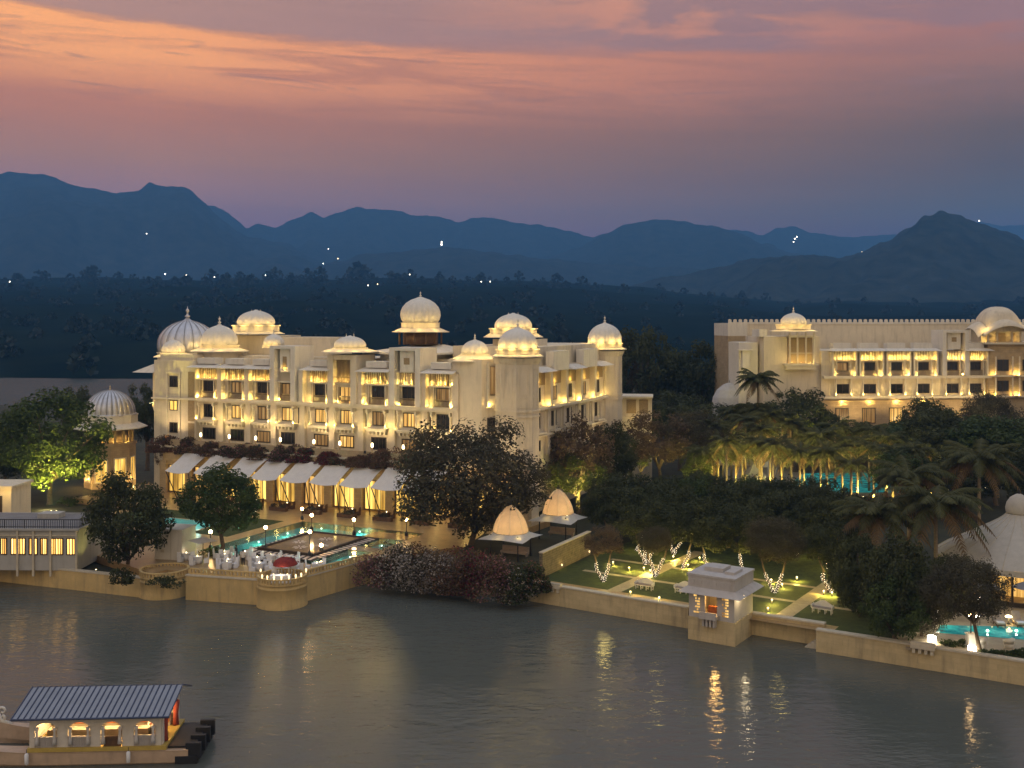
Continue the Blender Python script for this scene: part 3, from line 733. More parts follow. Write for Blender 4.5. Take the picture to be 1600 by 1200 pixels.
for i, (px, sty) in enumerate(bays):
    x = bx[i]; hw = min(x-edges[i], edges[i+1]-x) - .42
    hw = min(hw, 2.0); tower = sty in ('slot', 'sq', 'chh')
    # top floor: window with balcony
    window(palace, PT, x, 17.0 if sty == 'chh' else 17.45, 19.3, 2.2, WT[i], 3)
    b = MB(PT); railing(b, x-hw+.75, x+hw-.75, -.5, 16.75, 17.75, .2); b.build('balcony_railing', M['lattice'], palace)
    # side lattice strips of the loggia
    for sg in (-1, 1): s = MB(PT); s.box(x+sg*(hw-.30)-.22, x+sg*(hw-.30)+.22, -.10, -.006, 16.75, 19.35); s.build('side_screen', M['stone'], palace)
    h = MB(PT); h.box(x-hw, x+hw, -.8, -.006, 19.42, 19.62)
    for sg in (-1, 1): h.box(x+sg*(hw-.62)-.07, x+sg*(hw-.62)+.07, -.62, -.47, 16.73, 19.419)
    h.build('loggia_frame', M['trim'], palace)
    if sty in ('lou', 'sq', 'arch'):
        l = MB(PT); l.box(x-hw, x+hw, -.10, -.006, 19.63, 21.25, 0)
        n = int(2*hw/.34)
        for q in range(n+1):
            xx = x-hw+2*hw*q/n; l.box(xx-.045, xx+.045, -.24, -.101, 19.63, 21.25, 1)
        for xx in (x-hw*.5, x+hw*.5): l.box(xx-.08, xx+.08, -.7, -.55, 19.63, 21.25, 1)
        l.build('louvre_screen', [M['trim'], M['lattice']], palace)
        for q in (-1, -.33, .33, 1):
            uplight(palace, PT, x+q*(hw-.35), -.48, 19.74, 9, True, (1, .68, .16))
    if sty in ('lou', 'arch'):
        c = MB(PT)
        c.add([(x-hw-.75, -2.0, 21.3), (x+hw+.75, -2.0, 21.3), (x+hw+.4, 0, 21.75), (x-hw-.4, 0, 21.75), (x-hw-.75, -2.0, 21.38), (x+hw+.75, -2.0, 21.38), (x+hw+.4, 0, 21.86), (x-hw-.4, 0, 21.86)],
              [(0, 3, 2, 1), (4, 5, 6, 7), (0, 1, 5, 4), (1, 2, 6, 5), (2, 3, 7, 6), (3, 0, 4, 7)])
        c.box(x-hw+.3, x+hw-.3, -.7, 1.2, 21.87, 22.75)
        c.build('canopy', M['plaster2'], palace)
    if sty in ('slot', 'sq'):
        tw = MB(PT); top = 24.3
        for sg in (-1, 1): tw.box(x+sg*(hw+.05)-.42, x+sg*(hw+.05)+.42, -1.35, 3.2, 16.73, top)
        tw.box(x-hw-.47, x+hw+.47, -1.35, 3.2, top+.002, top+.42)
        tw.box(x-hw+.9, x+hw-.9, -.75, 3.0, 20.9 if sty == 'slot' else 21.4, top-.001)
        tw.box(x-hw+.38, x+hw-.38, -.5, .0, 21.26, 21.399)
        tw.build('frame_tower', M['plaster2'], palace)
        ww = MB(PT)
        if sty == 'slot': ww.box(x-.35, x+.35, -.80, -.755, 21.3, 23.2)
        else: ww.box(x-.45, x+.45, -.80, -.755, 22.4, 23.3)
        ww.build('tower_window', M['lattice'], palace)
        bk = MB(PT); bk.box(x-hw+.38, x+hw-.38, 2.0, 2.1, 19.7, top-.01); bk.build('tower_screen', M['lattice'], palace)
        if sty == 'slot': uplight(palace, PT, x, -.95, 21.3, 5)
    if sty == 'chh':
        tw = MB(PT)
        for sg in (-1, 1): tw.box(x+sg*1.95-.5, x+sg*1.95+.5, -1.3, 3.5, 16.73, 23.6)
        tw.box(x-1.449, x+1.449, -1.2, 3.4, 22.9, 23.59); tw.box(x-1.449, x+1.449, -.2, 3.3, 19.0, 22.89)
        tw.build('frame_tower', M['plaster'], palace)
        l = MB(PT); l.box(x-1.44, x+1.44, -.35, -.201, 19.6, 22.89, 0)
        for q in range(13): l.box(x-1.4+2.8*q/12-.05, x-1.4+2.8*q/12+.05, -.45, -.351, 19.6, 22.89, 0)
        l.build('louvre_screen', M['lattice'], palace)
        rr = MB(PT); railing(rr, x-1.44, x+1.44, -1.1, 19.65, 20.5, .16); rr.build('balcony_railing', M['lattice'], palace)
        for q in (-1, -.5, 0, .5, 1): uplight(palace, PT, x+q*1.2, -.75, 19.75, 6, q != 0, (1, .68, .16))
    for sg in (-1, 1): uplight(palace, PT, x+sg*(hw-(.68 if tower else .25)), -.62, 16.80, 15)
    # middle floor: jharokha frame
    window(palace, PT, x, 13.75, 15.75, 2.1, WL[i], 3)
    j = MB(PT); j.box(x-1.75, x+1.75, -1.0, -.006, 13.25, 13.45); j.box(x-1.6, x+1.6, -.85, -.006, 13.0, 13.249)
    for q in range(5): j.box(x-1.3+.65*q-.11, x-1.3+.65*q+.11, -.65, -.006, 12.55, 12.999)
    for sg in (-1, 1):
        j.lathe([(.17, 13.451), (.17, 13.6), (.10, 13.75), (.10, 15.3), (.17, 15.45), (.2, 15.6)], 8, x+sg*1.42, -.72)
        j.prism([(x+sg*1.42-.13, -1.0), (x+sg*1.42+.13, -1.0), (x+sg*1.42+.13, -.007), (x+sg*1.42-.13, -.007)], 15.601, 16.05)
    j.box(x-1.25, x+1.25, -.30, -.071, 13.451, 13.72)
    j.build('jharokha_balcony', M['trim'], palace)
    for sg in (-1, 1):
        sl_ = MB(PT); sl_.box(x+sg*2.0-.17, x+sg*2.0+.17, -.05, -.006, 13.5, 15.8); sl_.build('slit_window', M['frame'], palace)
        uplight(palace, PT, x+sg*min(1.80, hw-.24), -.84, 13.50, 9)
    # ground floor of the rooms
    window(palace, PT, x, 10.4, 12.15, 2.5, W1[i], 4, border=.16)
# west end block
for z0, z1, g in ((18.2, 19.9, 'glass'), (14.6, 16.2, 'glowhot'), (11.2, 12.8, 'glass')):
    window(palace, Matrix.Translation((0, -1.0, 0)) @ PT, -57.9, z0, z1, 1.6, g, 2)
for z0, z1 in ((16.7, 20.6), (13.1, 16.3), (10.3, 12.8)): e = MB(PT); e.box(-55.0, -53.75, -1.06, -1.006, z0, z1); e.build('side_screen', M['lattice'], palace)
e = MB(PT); e.box(-62.2, -53.3, -1.35, -1.007, 16.3, 16.55); e.box(-59.3, -56.5, -1.25, -1.007, 20.3, 20.5); e.box(-59.3, -59.0, -1.2, -1.007, 10.2, 20.299); e.box(-56.8, -56.5, -1.2, -1.007, 10.2, 20.299)
e.build('cornice', M['trim'], palace)
e = MB(PT); e.box(-63.4, -61.91, .5, 5.0, 15.2, 19.9); e.build('oriel_window', M['glowhot'], palace)
e = MB(PT); e.frustum([(-66.3, -1.2), (-61.91, -1.2), (-61.91, 6.5), (-66.3, 6.5)], 20.3, [(-63.2, .2), (-61.91, .2), (-61.91, 5.2), (-63.2, 5.2)], 21.6)
e.frustum([(-63.4, .5), (-61.911, .5), (-61.911, 5), (-63.4, 5)], 14.2, [(-63.6, .3), (-61.911, .3), (-61.911, 5.2), (-63.6, 5.2)], 15.19)
for yy in (.6, 2.7, 4.8): e.box(-63.62, -63.401, yy-.12, yy+.12, 15.2, 20.29)
e.build('canopy', M['plaster2'], palace)
uplight(palace, PT, -63.9, .2, 15.4, 16); uplight(palace, PT, -62.4, -.3, 13.6, 10, False)
# corner block: tall screened window
cx = PF.X(758, -.3)
e = MB(PT); 
CT = PT @ Matrix.Translation((-3.4, 0, 0)) @ Matrix.Rotation(PI/4, 4, 'Z') @ Matrix.Translation((0, -.05, 0))
window(palace, CT, 0, 18.6, 22.4, 1.3, 'glowdim', 2, fr='lattice')
e = MB(CT); e.box(-1.0, -.72, -.45, -.006, 17.2, 22.9); e.box(.72, 1.0, -.45, -.006, 17.2, 22.9); e.box(-1.1, 1.1, -.5, -.006, 16.9, 17.19); e.box(-.719, .719, -.4, -.006, 17.2, 18.5)
e.build('oriel_frame', M['trim'], palace)
for q in (-.86, .86): uplight(palace, CT, q, -.62, 17.15, 9)
window(palace, CT, -.2, 13.7, 15.6, 1.5, 'glass', 2)
for z0 in (18.0, 13.8):
    w_ = window(palace, PT @ Matrix.Translation((0, 3.0, 0)), -1.1, z0, z0+2.2, .6, 'glass', 1)
# ---- towers
def tower(x, y, r, ztop, zbase):
    m = MB(PT); a0 = PI/8
    m.frustum(ngon(8, r, x, y, a0), zbase, ngon(8, r, x, y, a0), ztop)
    for z in (15.9, 16.6): m.frustum(ngon(8, r*1.05, x, y, a0), z, ngon(8, r*1.05, x, y, a0), z+.22)
    m.frustum(ngon(8, r*1.02, x, y, a0), ztop-.8, ngon(8, r*1.15, x, y, a0), ztop-.01)
    for q in range(8):
        a = 2*PI*q/8; ap = r*math.cos(PI/8)
        TT = PT @ Matrix.Translation((x, y, 0)) @ Matrix.Rotation(a, 4, 'Z'); m.T = TT
        for (s, z0, z1) in ((.62, 18.9, 22.2), (.62, 17.2, 18.5)):
            m.box(ap+.002, ap+.06, -s, -s+.1, z0, z1); m.box(ap+.002, ap+.06, s-.1, s, z0, z1); m.box(ap+.002, ap+.06, -s+.1, s-.1, z1-.1, z1); m.box(ap+.002, ap+.06, -s+.1, s-.1, z0, z0+.1)
        m.T = PT
    m.build('tower', M['plaster'], palace)
tower(0, 0, 2.85, 23.6, 1.2); tower(-.5, PF.Yl(945, -.5), 2.75, 23.6, 1.2)
Y2 = PF.Yl(945, -.5)
def pch(px, ex_y, e_py, er_px, d_px, dt_py, db_py, ft_py, y, **k):
    """a chhatri measured in the photo: axis px, eave py, eave half width, dome half width, dome top/bottom py"""
    x = PF.X(px, y); s = FPX/PF.d(x, y)
    ze = Zf(e_py, x, y)-ZT; zd = Zf(db_py, x, y)-ZT; zt = Zf(dt_py, x, y)-ZT; zf = Zf(ft_py, x, y)-ZT
    return chhatri(palace, x, y, ze, er_px/s, d_px/s, zt-zd, zd=zd, fs=max(.3, (zf-zt)/1.55), **k)
pch(809, 0, 556, 41, 29, 512, 545, 497, 0.0, drum=2.75, eh=.25, lights=4, le=34)
pch(945, 0, 545, 34, 25, 505, 536, 493, Y2, drum=2.75, eh=.22, lights=4, le=34)
pch(742, 0, 563, 42, 20, 531, 553, 521, 2.0, eh=.75, lights=3, le=24)
pch(547, 0, 549, 46, 23.5, 525, 543, 517, 1.2, eh=.45, lights=4, le=24, twin=True)
pch(343, 0, 548, 47, 26.5, 508, 539, 494, 5.0, eh=.5, lights=4, le=34)
pch(428, 0, 542, 19, 15, 522, 539, 514, 4.0, eh=.2, lights=2, le=14)
pch(271, 0, 557, 32, 17, 531, 551, 526, 3.0, eh=.35, lights=3, le=18)
pch(400, 0, 521, 46, 27.5, 485, 508, 482, 13, eh=.3, drum=3.75, lights=4, le=40, twin=True)
pch(802, 0, 526, 47, 27.5, 490, 513, 486, 14, eh=.45, drum=3.4, lights=4, le=40, twin=True)
e = MB(PT)
def blk(px0, px1, py_top, y, y1, zbot):
    e = MB(PT); x0, x1 = PF.X(px0, y), PF.X(px1, y); e.box(x0, x1, y, y1, zbot, Zf(py_top, (x0+x1)/2, y)); e.build('attic_block', M['plaster'], palace)
blk(366, 434, 524, 11, 17, 22.91); blk(441, 516, 527, 9, 14.8, 22.91); blk(770, 834, 530, 12.2, 17, 24.81)
x5 = PF.X(343, 5.0); e = MB(PT); e.frustum(ngon(8, 3.6, x5, 5, PI/8), 20, ngon(8, 3.6, x5, 5, PI/8), Zf(549, x5, 5)); e.build('attic_block', M['plaster'], palace)
x6 = PF.X(547, 1.2)
x7 = PF.X(271, 3.0); e = MB(PT); e.frustum(ngon(8, 2.6, x7, 3, PI/8), 22, ngon(8, 2.6, x7, 3, PI/8), Zf(558, x7, 3))
e.build('attic_block', M['plaster'], palace)
# big zinc dome at the west end
xs, ys = PF.X(293, 8.5), 8.5; s = FPX/PF.d(xs, ys); zb_ = Zf(550, xs, ys)-ZT
bd_ = MB(); bd_.lathe([(4.7, zb_-2.4), (4.7, zb_-.1), (4.85, zb_-.1), (4.85, zb_)], 48, xs, ys, smooth=False); bdo = bd_.build('drum', M['plaster'], palace)
bd_ = MB(); bd_.lathe(dome_prof(44/s, Zf(500, xs, ys)-ZT-zb_, .03, zb_), 120, xs, ys, rib=20, amp=.04); do_ = bd_.build('dome', M['silver'], bdo)
bd_ = MB(); pr_ = dome_prof(44/s*1.004, Zf(500, xs, ys)-ZT-zb_, .03, zb_)
for q in range(20): a = 2*PI*q/20; bd_.tube([(xs+r_*math.cos(a), ys+r_*math.sin(a), z) for r_, z in pr_[:-2]], .045, 5)
bd_.build('seam', M['seam'], do_)
bd_ = MB(); finial(bd_, xs, ys, Zf(502, xs, ys)-ZT, 1.5); bd_.build('finial', M['silver'], do_)
light('POINT', (xs+1.5, ys-6.2, zb_-.6), 40, WARM, .2, palace)
# central pavilion: hipped skirt, dark columned drum, onion dome
xc, yc = PF.X(657, 9.0), 9.0; sc_ = FPX/PF.d(xc, yc); zz = lambda py: Zf(py, xc, yc)-ZT
e = MB(); a0 = PI/8
e.frustum(ngon(4, 8.6, xc, yc, PI/4), zz(552), ngon(4, 8.6, xc, yc, PI/4), zz(549)); e.frustum(ngon(4, 8.5, xc, yc, PI/4), zz(549)+.001, ngon(8, 3.4, xc, yc, a0), zz(538))
e.frustum(ngon(4, 6, xc, yc, PI/4), 18.8, ngon(4, 6, xc, yc, PI/4), zz(552)-.001)
sk = e.build('hip_roof', M['plaster2'], palace)
e = MB(); e.lathe([(2.6, zz(538)+.002), (2.6, zz(519))], 16, xc, yc); e.build('dark_drum', M['wood'], sk)
e = MB()
for q in range(12):
    a = 2*PI*(q+.5)/12; e.lathe([(.19, zz(538)+.003), (.13, zz(536)), (.13, zz(522)), (.2, zz(519)-.002)], 8, xc+3.15*math.cos(a), yc+3.15*math.sin(a))
e.build('colonnade', M['wood'], sk)
for q in (-1, 1):
    light('POINT', (xc+q*1.4-1, yc-2.9, zz(529)), 7, WARM, .1, palace)
e = MB(); e.frustum(ngon(8, 44/sc_*1.03, xc, yc, a0), zz(519), ngon(8, 44/sc_*1.03, xc, yc, a0), zz(518)); e.frustum(ngon(8, 44/sc_, xc, yc, a0), zz(518)+.001, ngon(8, 30/sc_, xc, yc, a0), zz(512))
ev_ = e.build('eave', M['trim'], palace)
e = MB(); e.lathe([(30/sc_, zz(512)+.001), (30/sc_, zz(505)), (31/sc_, zz(505)), (31/sc_, zz(504))], 32, xc, yc, smooth=False); e.build('drum', M['trim'], ev_)
e = MB(); 
R0 = 30/sc_; Hd = zz(465)-zz(504)
e.lathe([(R0*k, zz(504)+Hd*t) for k, t in ((.9, 0), (1.0, .12), (1.05, .28), (1.03, .45), (.94, .62), (.76, .78), (.5, .91), (.22, .985), (.08, 1.03))], 120, xc, yc, rib=20, amp=.06)
od = e.build('dome', M['dome'], ev_)
e = MB(); finial(e, xc, yc, zz(466), .65); e.build('finial', M['dome'], od)
for q in range(5):
    a = -PI/2+(q-2)*.7-.2; light('POINT', (xc+4.0*math.cos(a), yc+4.0*math.sin(a), zz(508)), 60, WARM, .12, palace)
# ---- wing running back to the second tower: face looks along +x
WTf = PT @ Matrix.Translation((.2, 0, 0)) @ Matrix.Rotation(PI/2, 4, 'Z')          # facade coordinate = local y
wy = [PF.Yl(p, .2) for p in (858, 883, 903, 921)]
c = MB(WTf); c.box(3.2, Y2-2.6, -.9, -.006, 16.32, 16.7); c.box(3.2, Y2-2.6, -.6, -.006, 12.6, 12.85); c.build('cornice', M['trim'], palace)
span = (Y2-2.6-3.2)/5
for i in range(5):
    yy = 3.2+span*(i+.5)
    window(palace, WTf, yy, 13.7, 15.8, 1.7, 'glass', 2); window(palace, WTf, yy, 10.6, 12.1, 1.9, 'glass', 3)
    window(palace, WTf, yy, 17.3, 19.3, 1.9, 'glowdim' if i % 2 else 'glass', 2)
    l = MB(WTf); l.box(yy-span/2+.5, yy+span/2-.5, -.12, -.006, 19.6, 21.4); l.build('louvre_screen', M['lattice'], palace)
    p_ = MB(WTf); p_.box(yy-span/2-.35, yy-span/2+.35, -.95, -.006, 16.701, 22.2); p_.box(yy-span/2-.3, yy-span/2+.3, -.5, -.006, 10, 16.319); p_.build('pilaster', M['plaster'], palace)
    if i in (0, 2, 4):
        c = MB(WTf); c.frustum([(yy-span/2, -1.9), (yy+span/2, -1.9), (yy+span/2, -.006), (yy-span/2, -.006)], 21.5, [(yy-span/2+.5, -.5), (yy+span/2-.5, -.5), (yy+span/2-.5, -.006), (yy-span/2+.5, -.006)], 22.1); c.build('canopy', M['plaster2'], palace)
    else:
        c = MB(WTf); c.box(yy-span/2, yy+span/2, -1.2, -.006, 21.5, 24.2); c.build('frame_tower', M['plaster2'], palace)
    for q in (-1, 1):
        uplight(palace, WTf, yy+q*(span/2-.75), -.6, 16.8, 11); uplight(palace, WTf, yy+q*1.15, -.6, 13.3, 6)
    j = MB(WTf); j.box(yy-1.4, yy+1.4, -.85, -.006, 13.0, 13.25)
    for q in (-1, 1): j.box(yy+q*1.15-.1, yy+q*1.15+.1, -.75, -.55, 13.251, 16.0)
    j.build('jharokha_balcony', M['trim'], palace)
    uplight(palace, WTf, yy, -.5, 19.75, 8, False, (1, .68, .16))
# ---- floodlights on the roof terrace washing the front, and on the garden side
def floodlight(p, target, e, label, spot=100, grp='floodlights washing the palace walls'):
    m = MB(); m.box(-.18, .18, -.12, .12, 0, .1); m.box(-.15, .15, -.1, .1, .101, .36)
    o = m.build('floodlight', M['rail'], None, p); tag(o, label, 'floodlight', grp)
    return light('SPOT', (0, -.0, .55), e, (1, .70, .33), .3, o, spot, Vector(target)-Vector(p))
for i, x in enumerate((-57, -48, -39, -30, -21, -12)):
    p = PF.w(x, -4.0, 10.35); floodlight(p, PF.w(x, 0, 18.5), 760, 'small dark floodlight standing on the planted arcade roof', 125)
floodlight(PF.w(-1.5, -12, ZT), PF.w(-1, 0, 16), 4200, 'small dark floodlight on the terrace below the corner tower', 75)
floodlight(PF.w(11, 2, ZG), PF.w(0, 9, 16), 3800, 'small dark floodlight at the foot of the side wing', 80)
floodlight(PF.w(13, 22, ZG), PF.w(0, 26, 16), 4200, 'small dark floodlight near the far corner tower', 80)
# ================================================================== RESTAURANT ARCADE under the palace
arc = thing('arcade_restaurant', 'warm-lit stone restaurant arcade with planted roof below the palace bedrooms', 'arcade', (PF.o[0], PF.o[1], ZT), PF.a)
YA = -3.2; AX0, AX1 = -58, 2.5
a_ = MB(PT)
a_.box(AX0, AX1, YA, -.96, 7.2, 9.7)                 # roof band
a_.box(AX0, AX1, YA, YA+.35, 9.701, 10.5)
bays_a = 12; sp_ = (AX1-AX0)/bays_a
for i in range(bays_a+1):
    x = AX0+sp_*i; a_.box(x-.62, x+.62, YA, YA+.9, ZT, 7.199)
a_.box(AX0, AX1, -1.35, -.97, ZT, 7.199)
a_.build('wall', M['stone'], arc)
r2 = random.Random(5)
for i in range(bays_a):
    x = AX0+sp_*(i+.5)
    window(arc, PT @ Matrix.Translation((0, YA+.55, 0)), x, ZT+.1, 6.6, sp_-1.5, 'glowhot' if i % 4 != 1 else 'glow', 4, border=.12)
    c = MB(PT); c.box(x-sp_/2+.63, x+sp_/2-.63, YA+.3, YA+.8, 6.61, 7.198); c.build('lintel', M['stone'], arc)
    light('POINT', (x, YA-1.6, 5.2-ZT+.9), 42, (1, .68, .2), .15, arc)
b = MB(PT); b.box(AX0, AX1, YA-.25, YA-.006, 9.3, 9.55); b.build('cornice', M['cap'], arc)
# awnings: white sails held out on dark raking poles
al = ['westmost white awning, beside the round pavilion', 'white awning second from the round pavilion', 'white awning showing above the dark court tree', 'white awning just clear of the court tree', 'white awning over the fourth lit bay from the neem', 'white awning over the third lit bay from the neem', 'white awning over the second lit bay from the neem', 'white awning touching the neem tree foliage', 'white awning mostly hidden by the neem tree']
for i, px in enumerate((258, 302, 350, 391, 437, 483, 530, 579, 628)):
    x0 = PF.X(px, -7.6); x1 = x0+4.5; t = thing('awning', al[i]+' of the restaurant', 'awning', PF.w(x0+2.2, YA-.3, 0), PF.a, 'white awnings along the restaurant arcade')
    L = -2.25; Rr = 2.25
    m = MB(); n = 8; zt, zl = 8.6, 6.45
    vs = []; fs = []
    for a in range(n+1):
        for b in range(n+1):
            u, v = a/n, b/n
            sag = -.35*math.sin(PI*u)*math.sin(PI*v) - .25*math.sin(PI*u)*v
            vs.append((L+(Rr-L)*(u*(1-.08*math.sin(PI*v))+.04*math.sin(PI*v)), -4.1*v, zt+(zl-zt)*v+sag))
    for a in range(n):
        for b in range(n): fs.append((a*(n+1)+b, (a+1)*(n+1)+b, (a+1)*(n+1)+b+1, a*(n+1)+b+1))
    top = [(x_, y_, z_+.03) for x_, y_, z_ in vs]
    m.add(vs, fs, 0, True); m.add(top, [tuple(reversed(f)) for f in fs], 0, True)
    m.build('canopy', M['awning'], t)
    for sx_ in (L+.15, Rr-.15):
        p = MB(); p.tube([(sx_*.75, -2.4, ZT), (sx_, -4.05, 6.4)], .07, 6); p.build('pole', M['rail'], t)
# planters and tables on the terrace in front of the arcade
def bush_mesh(name, mat_l, n=700, r=(1, 1, 1), sz=.12, seed=1, flowers=None, ff=.35, clumps=14):
    rr = random.Random(seed); m = MB()
    cl = []
    for i in range(clumps):
        a = rr.random()*2*PI; q = rr.random()**.5; z = rr.random()
        k = math.sqrt(max(.08, 1-(z-.25)**2/.65))
        cl.append((q*k*math.cos(a)*.85, q*k*math.sin(a)*.85, z*.85, rr.uniform(.22, .42)))
    for i in range(n):
        c = cl[rr.randrange(len(cl))]
        v = Vector((rr.gauss(0, 1), rr.gauss(0, 1), rr.gauss(0, 1))).normalized()*c[3]*rr.uniform(.6, 1.05)
        p = Vector((c[0]+v.x, c[1]+v.y, max(0, c[2]+v.z)))
        p = Vector((p.x*r[0], p.y*r[1], p.z*r[2]))
        e1 = Vector((rr.uniform(-1, 1), rr.uniform(-1, 1), rr.uniform(-.7, .7))).normalized()*sz*rr.uniform(.7, 1.4)
        e2 = e1.cross(Vector((rr.uniform(-1, 1), rr.uniform(-1, 1), rr.uniform(-1, 1)))).normalized()*sz*rr.uniform(.5, .8)
        fl = flowers and (rr.random() < ff)
        m.add([p-e1, p+e2, p+e1, p-e2], [(0, 1, 2, 3)], 1 if fl else 0)
    me_o = m.build(name, [M[mat_l], M[flowers]] if flowers else M[mat_l])
    return me_o
def shrub(p, r, mats, label, group=None, n=900, sz=.11, seed=1, ff=.35, cat='shrub', name='flowering_shrub', clumps=14):
    t = thing(name, label, cat, p, 0, group)
    o = bush_mesh('foliage', mats[0], n, r, sz, seed, mats[1] if len(mats) > 1 else None, ff, clumps); o.parent = t
    s = MB()
    for q in range(4):
        a = q*1.6; s.tube([(0, 0, -.1), (r[0]*.3*math.cos(a), r[1]*.3*math.sin(a), r[2]*.45)], [.06, .03], 5)
    s.build('stem', M['bark'], t)
    return t
lab = ['rusty bougainvillea over the first awning of the arcade', 'rusty bougainvillea between the first two awnings', 'dull brown bougainvillea above the court tree', 'pale-flowered bougainvillea climbing by the third room window', 'rust-brown bougainvillea above the middle awnings', 'white-flowered bougainvillea below the fourth room window', 'crimson bougainvillea over the fifth awning', 'rust bougainvillea under the middle rooms', 'small crimson bougainvillea near the sixth awning', 'brown bougainvillea over the seventh awning', 'tall rust bougainvillea beside the neem tree', 'brown creeper at the corner of the arcade roof']
for i, (px, mt, h, ff) in enumerate(((262, ('leaf_brown', 'fl_rust'), 2.4, .4), (300, ('leaf_olive', 'fl_rust'), 2.2, .4), (338, ('leaf_brown', 'fl_rust'), 1.9, .3), (378, ('leaf_olive', 'fl_pink'), 2.3, .25), (412, ('leaf_olive', 'fl_rust'), 1.8, .4), (455, ('leaf_olive', 'fl_pink'), 2.4, .3), (484, ('leaf_olive', 'fl_red'), 2.0, .4), (520, ('leaf_brown', 'fl_red'), 1.6, .55), (548, ('leaf_olive', 'fl_rust'), 1.4, .3), (580, ('leaf_brown', 'fl_rust'), 1.7, .4), (612, ('leaf_brown', 'fl_rust'), 2.4, .4), (648, ('leaf_olive', 'fl_rust'), 2.0, .3))):
    x = PF.X(px, YA+.6)
    shrub(PF.w(x, YA-.1, 8.5), (3.2, 1.0, h*.95), mt, lab[i], 'bougainvillea along the arcade roof', 3600, .14, 20+i, ff)
# lanterns on the roof terrace, one before each room
ll = ['first', 'second', 'third', 'fourth', 'fifth', 'sixth', 'seventh', 'eighth', 'ninth']
for i, x in enumerate(bx):
    p = PF.w(x+.4, -2.3, 9.72); t = thing('lantern_post', 'glowing lantern on the arcade roof before the %s room from the west' % ll[i], 'lantern', p, 0, 'lanterns before the palace rooms')
    m = MB(); m.box(-.09, .09, -.09, .09, 0, 1.3); m.build('post', M['stone'], t)
    m = MB(); m.lathe([(.10, 1.301), (.17, 1.4), (.17, 1.75), (.08, 1.9)], 8); m.build('lantern', M['lens'], t)
    light('POINT', (0, -.35, 1.6), 12, (1, .66, .22), .15, t)
# ================================================================== ROUND PAVILION with zinc dome (west)
gz = gp(172, 752, ZT); pv_ = thing('domed_pavilion', 'octagonal stone pavilion with a ribbed zinc dome behind the floodlit tree', 'pavilion', (gz.x, gz.y, ZT), 0)
sg_ = FPX/gz.y; hz_ = lambda py: HC-(py-HZ)/sg_-ZT
m = MB(); a0 = PI/8; rp = 38/sg_
m.frustum(ngon(8, rp, 0, 0, a0), -1.3, ngon(8, rp, 0, 0, a0), hz_(694)); m.frustum(ngon(8, rp*1.05, 0, 0, a0), hz_(694)+.002, ngon(8, rp*1.05, 0, 0, a0), hz_(690))
for q in range(16):
    a = 2*PI*(q+.5)/16; m.lathe([(.3, hz_(690)+.003), (.22, hz_(688)), (.22, hz_(673)), (.3, hz_(670))], 8, rp*.88*math.cos(a), rp*.88*math.sin(a))
m.lathe([(rp*.7, hz_(690)+.004), (rp*.7, hz_(670)-.01)], 16)
m.build('wall', M['stone'], pv_)
m = MB(); m.frustum(ngon(8, 56/sg_, 0, 0, a0), hz_(668), ngon(8, 56/sg_, 0, 0, a0), hz_(666.5)); m.frustum(ngon(8, 55/sg_, 0, 0, a0), hz_(666.5)+.001, ngon(8, 42/sg_, 0, 0, a0), hz_(660)); ee = m.build('eave', M['plaster2'], pv_)
m = MB(); m.frustum(ngon(8, 41/sg_, 0, 0, a0), hz_(660)+.001, ngon(8, 41/sg_, 0, 0, a0), hz_(649)); m.frustum(ngon(8, 42/sg_, 0, 0, a0), hz_(649)+.001, ngon(8, 42/sg_, 0, 0, a0), hz_(647)); m.build('drum', M['plaster2'], ee)
m = MB(); m.lathe([(39.5/sg_, hz_(648)), (39.5/sg_, hz_(646)), (38/sg_, hz_(645.5))]+[(38/sg_*math.cos(q*PI/24), hz_(645)+(hz_(609)-hz_(645))*math.sin(q*PI/24)) for q in range(12)], 168, 0, 0, rib=28, amp=.05); dd = m.build('dome', M['silver'], ee)
m = MB()
for q in range(28): a = 2*PI*q/28; m.tube([(38.2/sg_*math.cos(j*PI/24)*math.cos(a), 38.2/sg_*math.cos(j*PI/24)*math.sin(a), hz_(645)+(hz_(609)-hz_(645))*math.sin(j*PI/24)) for j in range(12)], .04, 5)
m.build('seam', M['seam'], dd)
m = MB(); finial(m, 0, 0, hz_(610), .55); m.build('finial', M['brass'], dd)
for q in (-1, 0, 1, -2, 2):
    a = -PI/2+q*PI/4; TT = Matrix.Translation((0, 0, 0)) @ Matrix.Rotation(a+PI/2, 4, 'Z') @ Matrix.Translation((0, -rp*math.cos(PI/8)-.01, 0))
    window(pv_, TT, 0, .2, hz_(712), 2.1, 'glowhot', 2, border=.18, fr='trim')
    light('POINT', TT @ Vector((1.75, -1.1, .4)), 130, (1, .62, .18), .1, pv_)
for q in range(-2, 3):
    a = -PI/2+q*PI/5; light('POINT', (rp*.80*math.cos(a), rp*.80*math.sin(a), hz_(688)), 40, WARM, .1, pv_)
light('POINT', (2, -9, 9), 60, (1, .8, .6), .5, pv_)
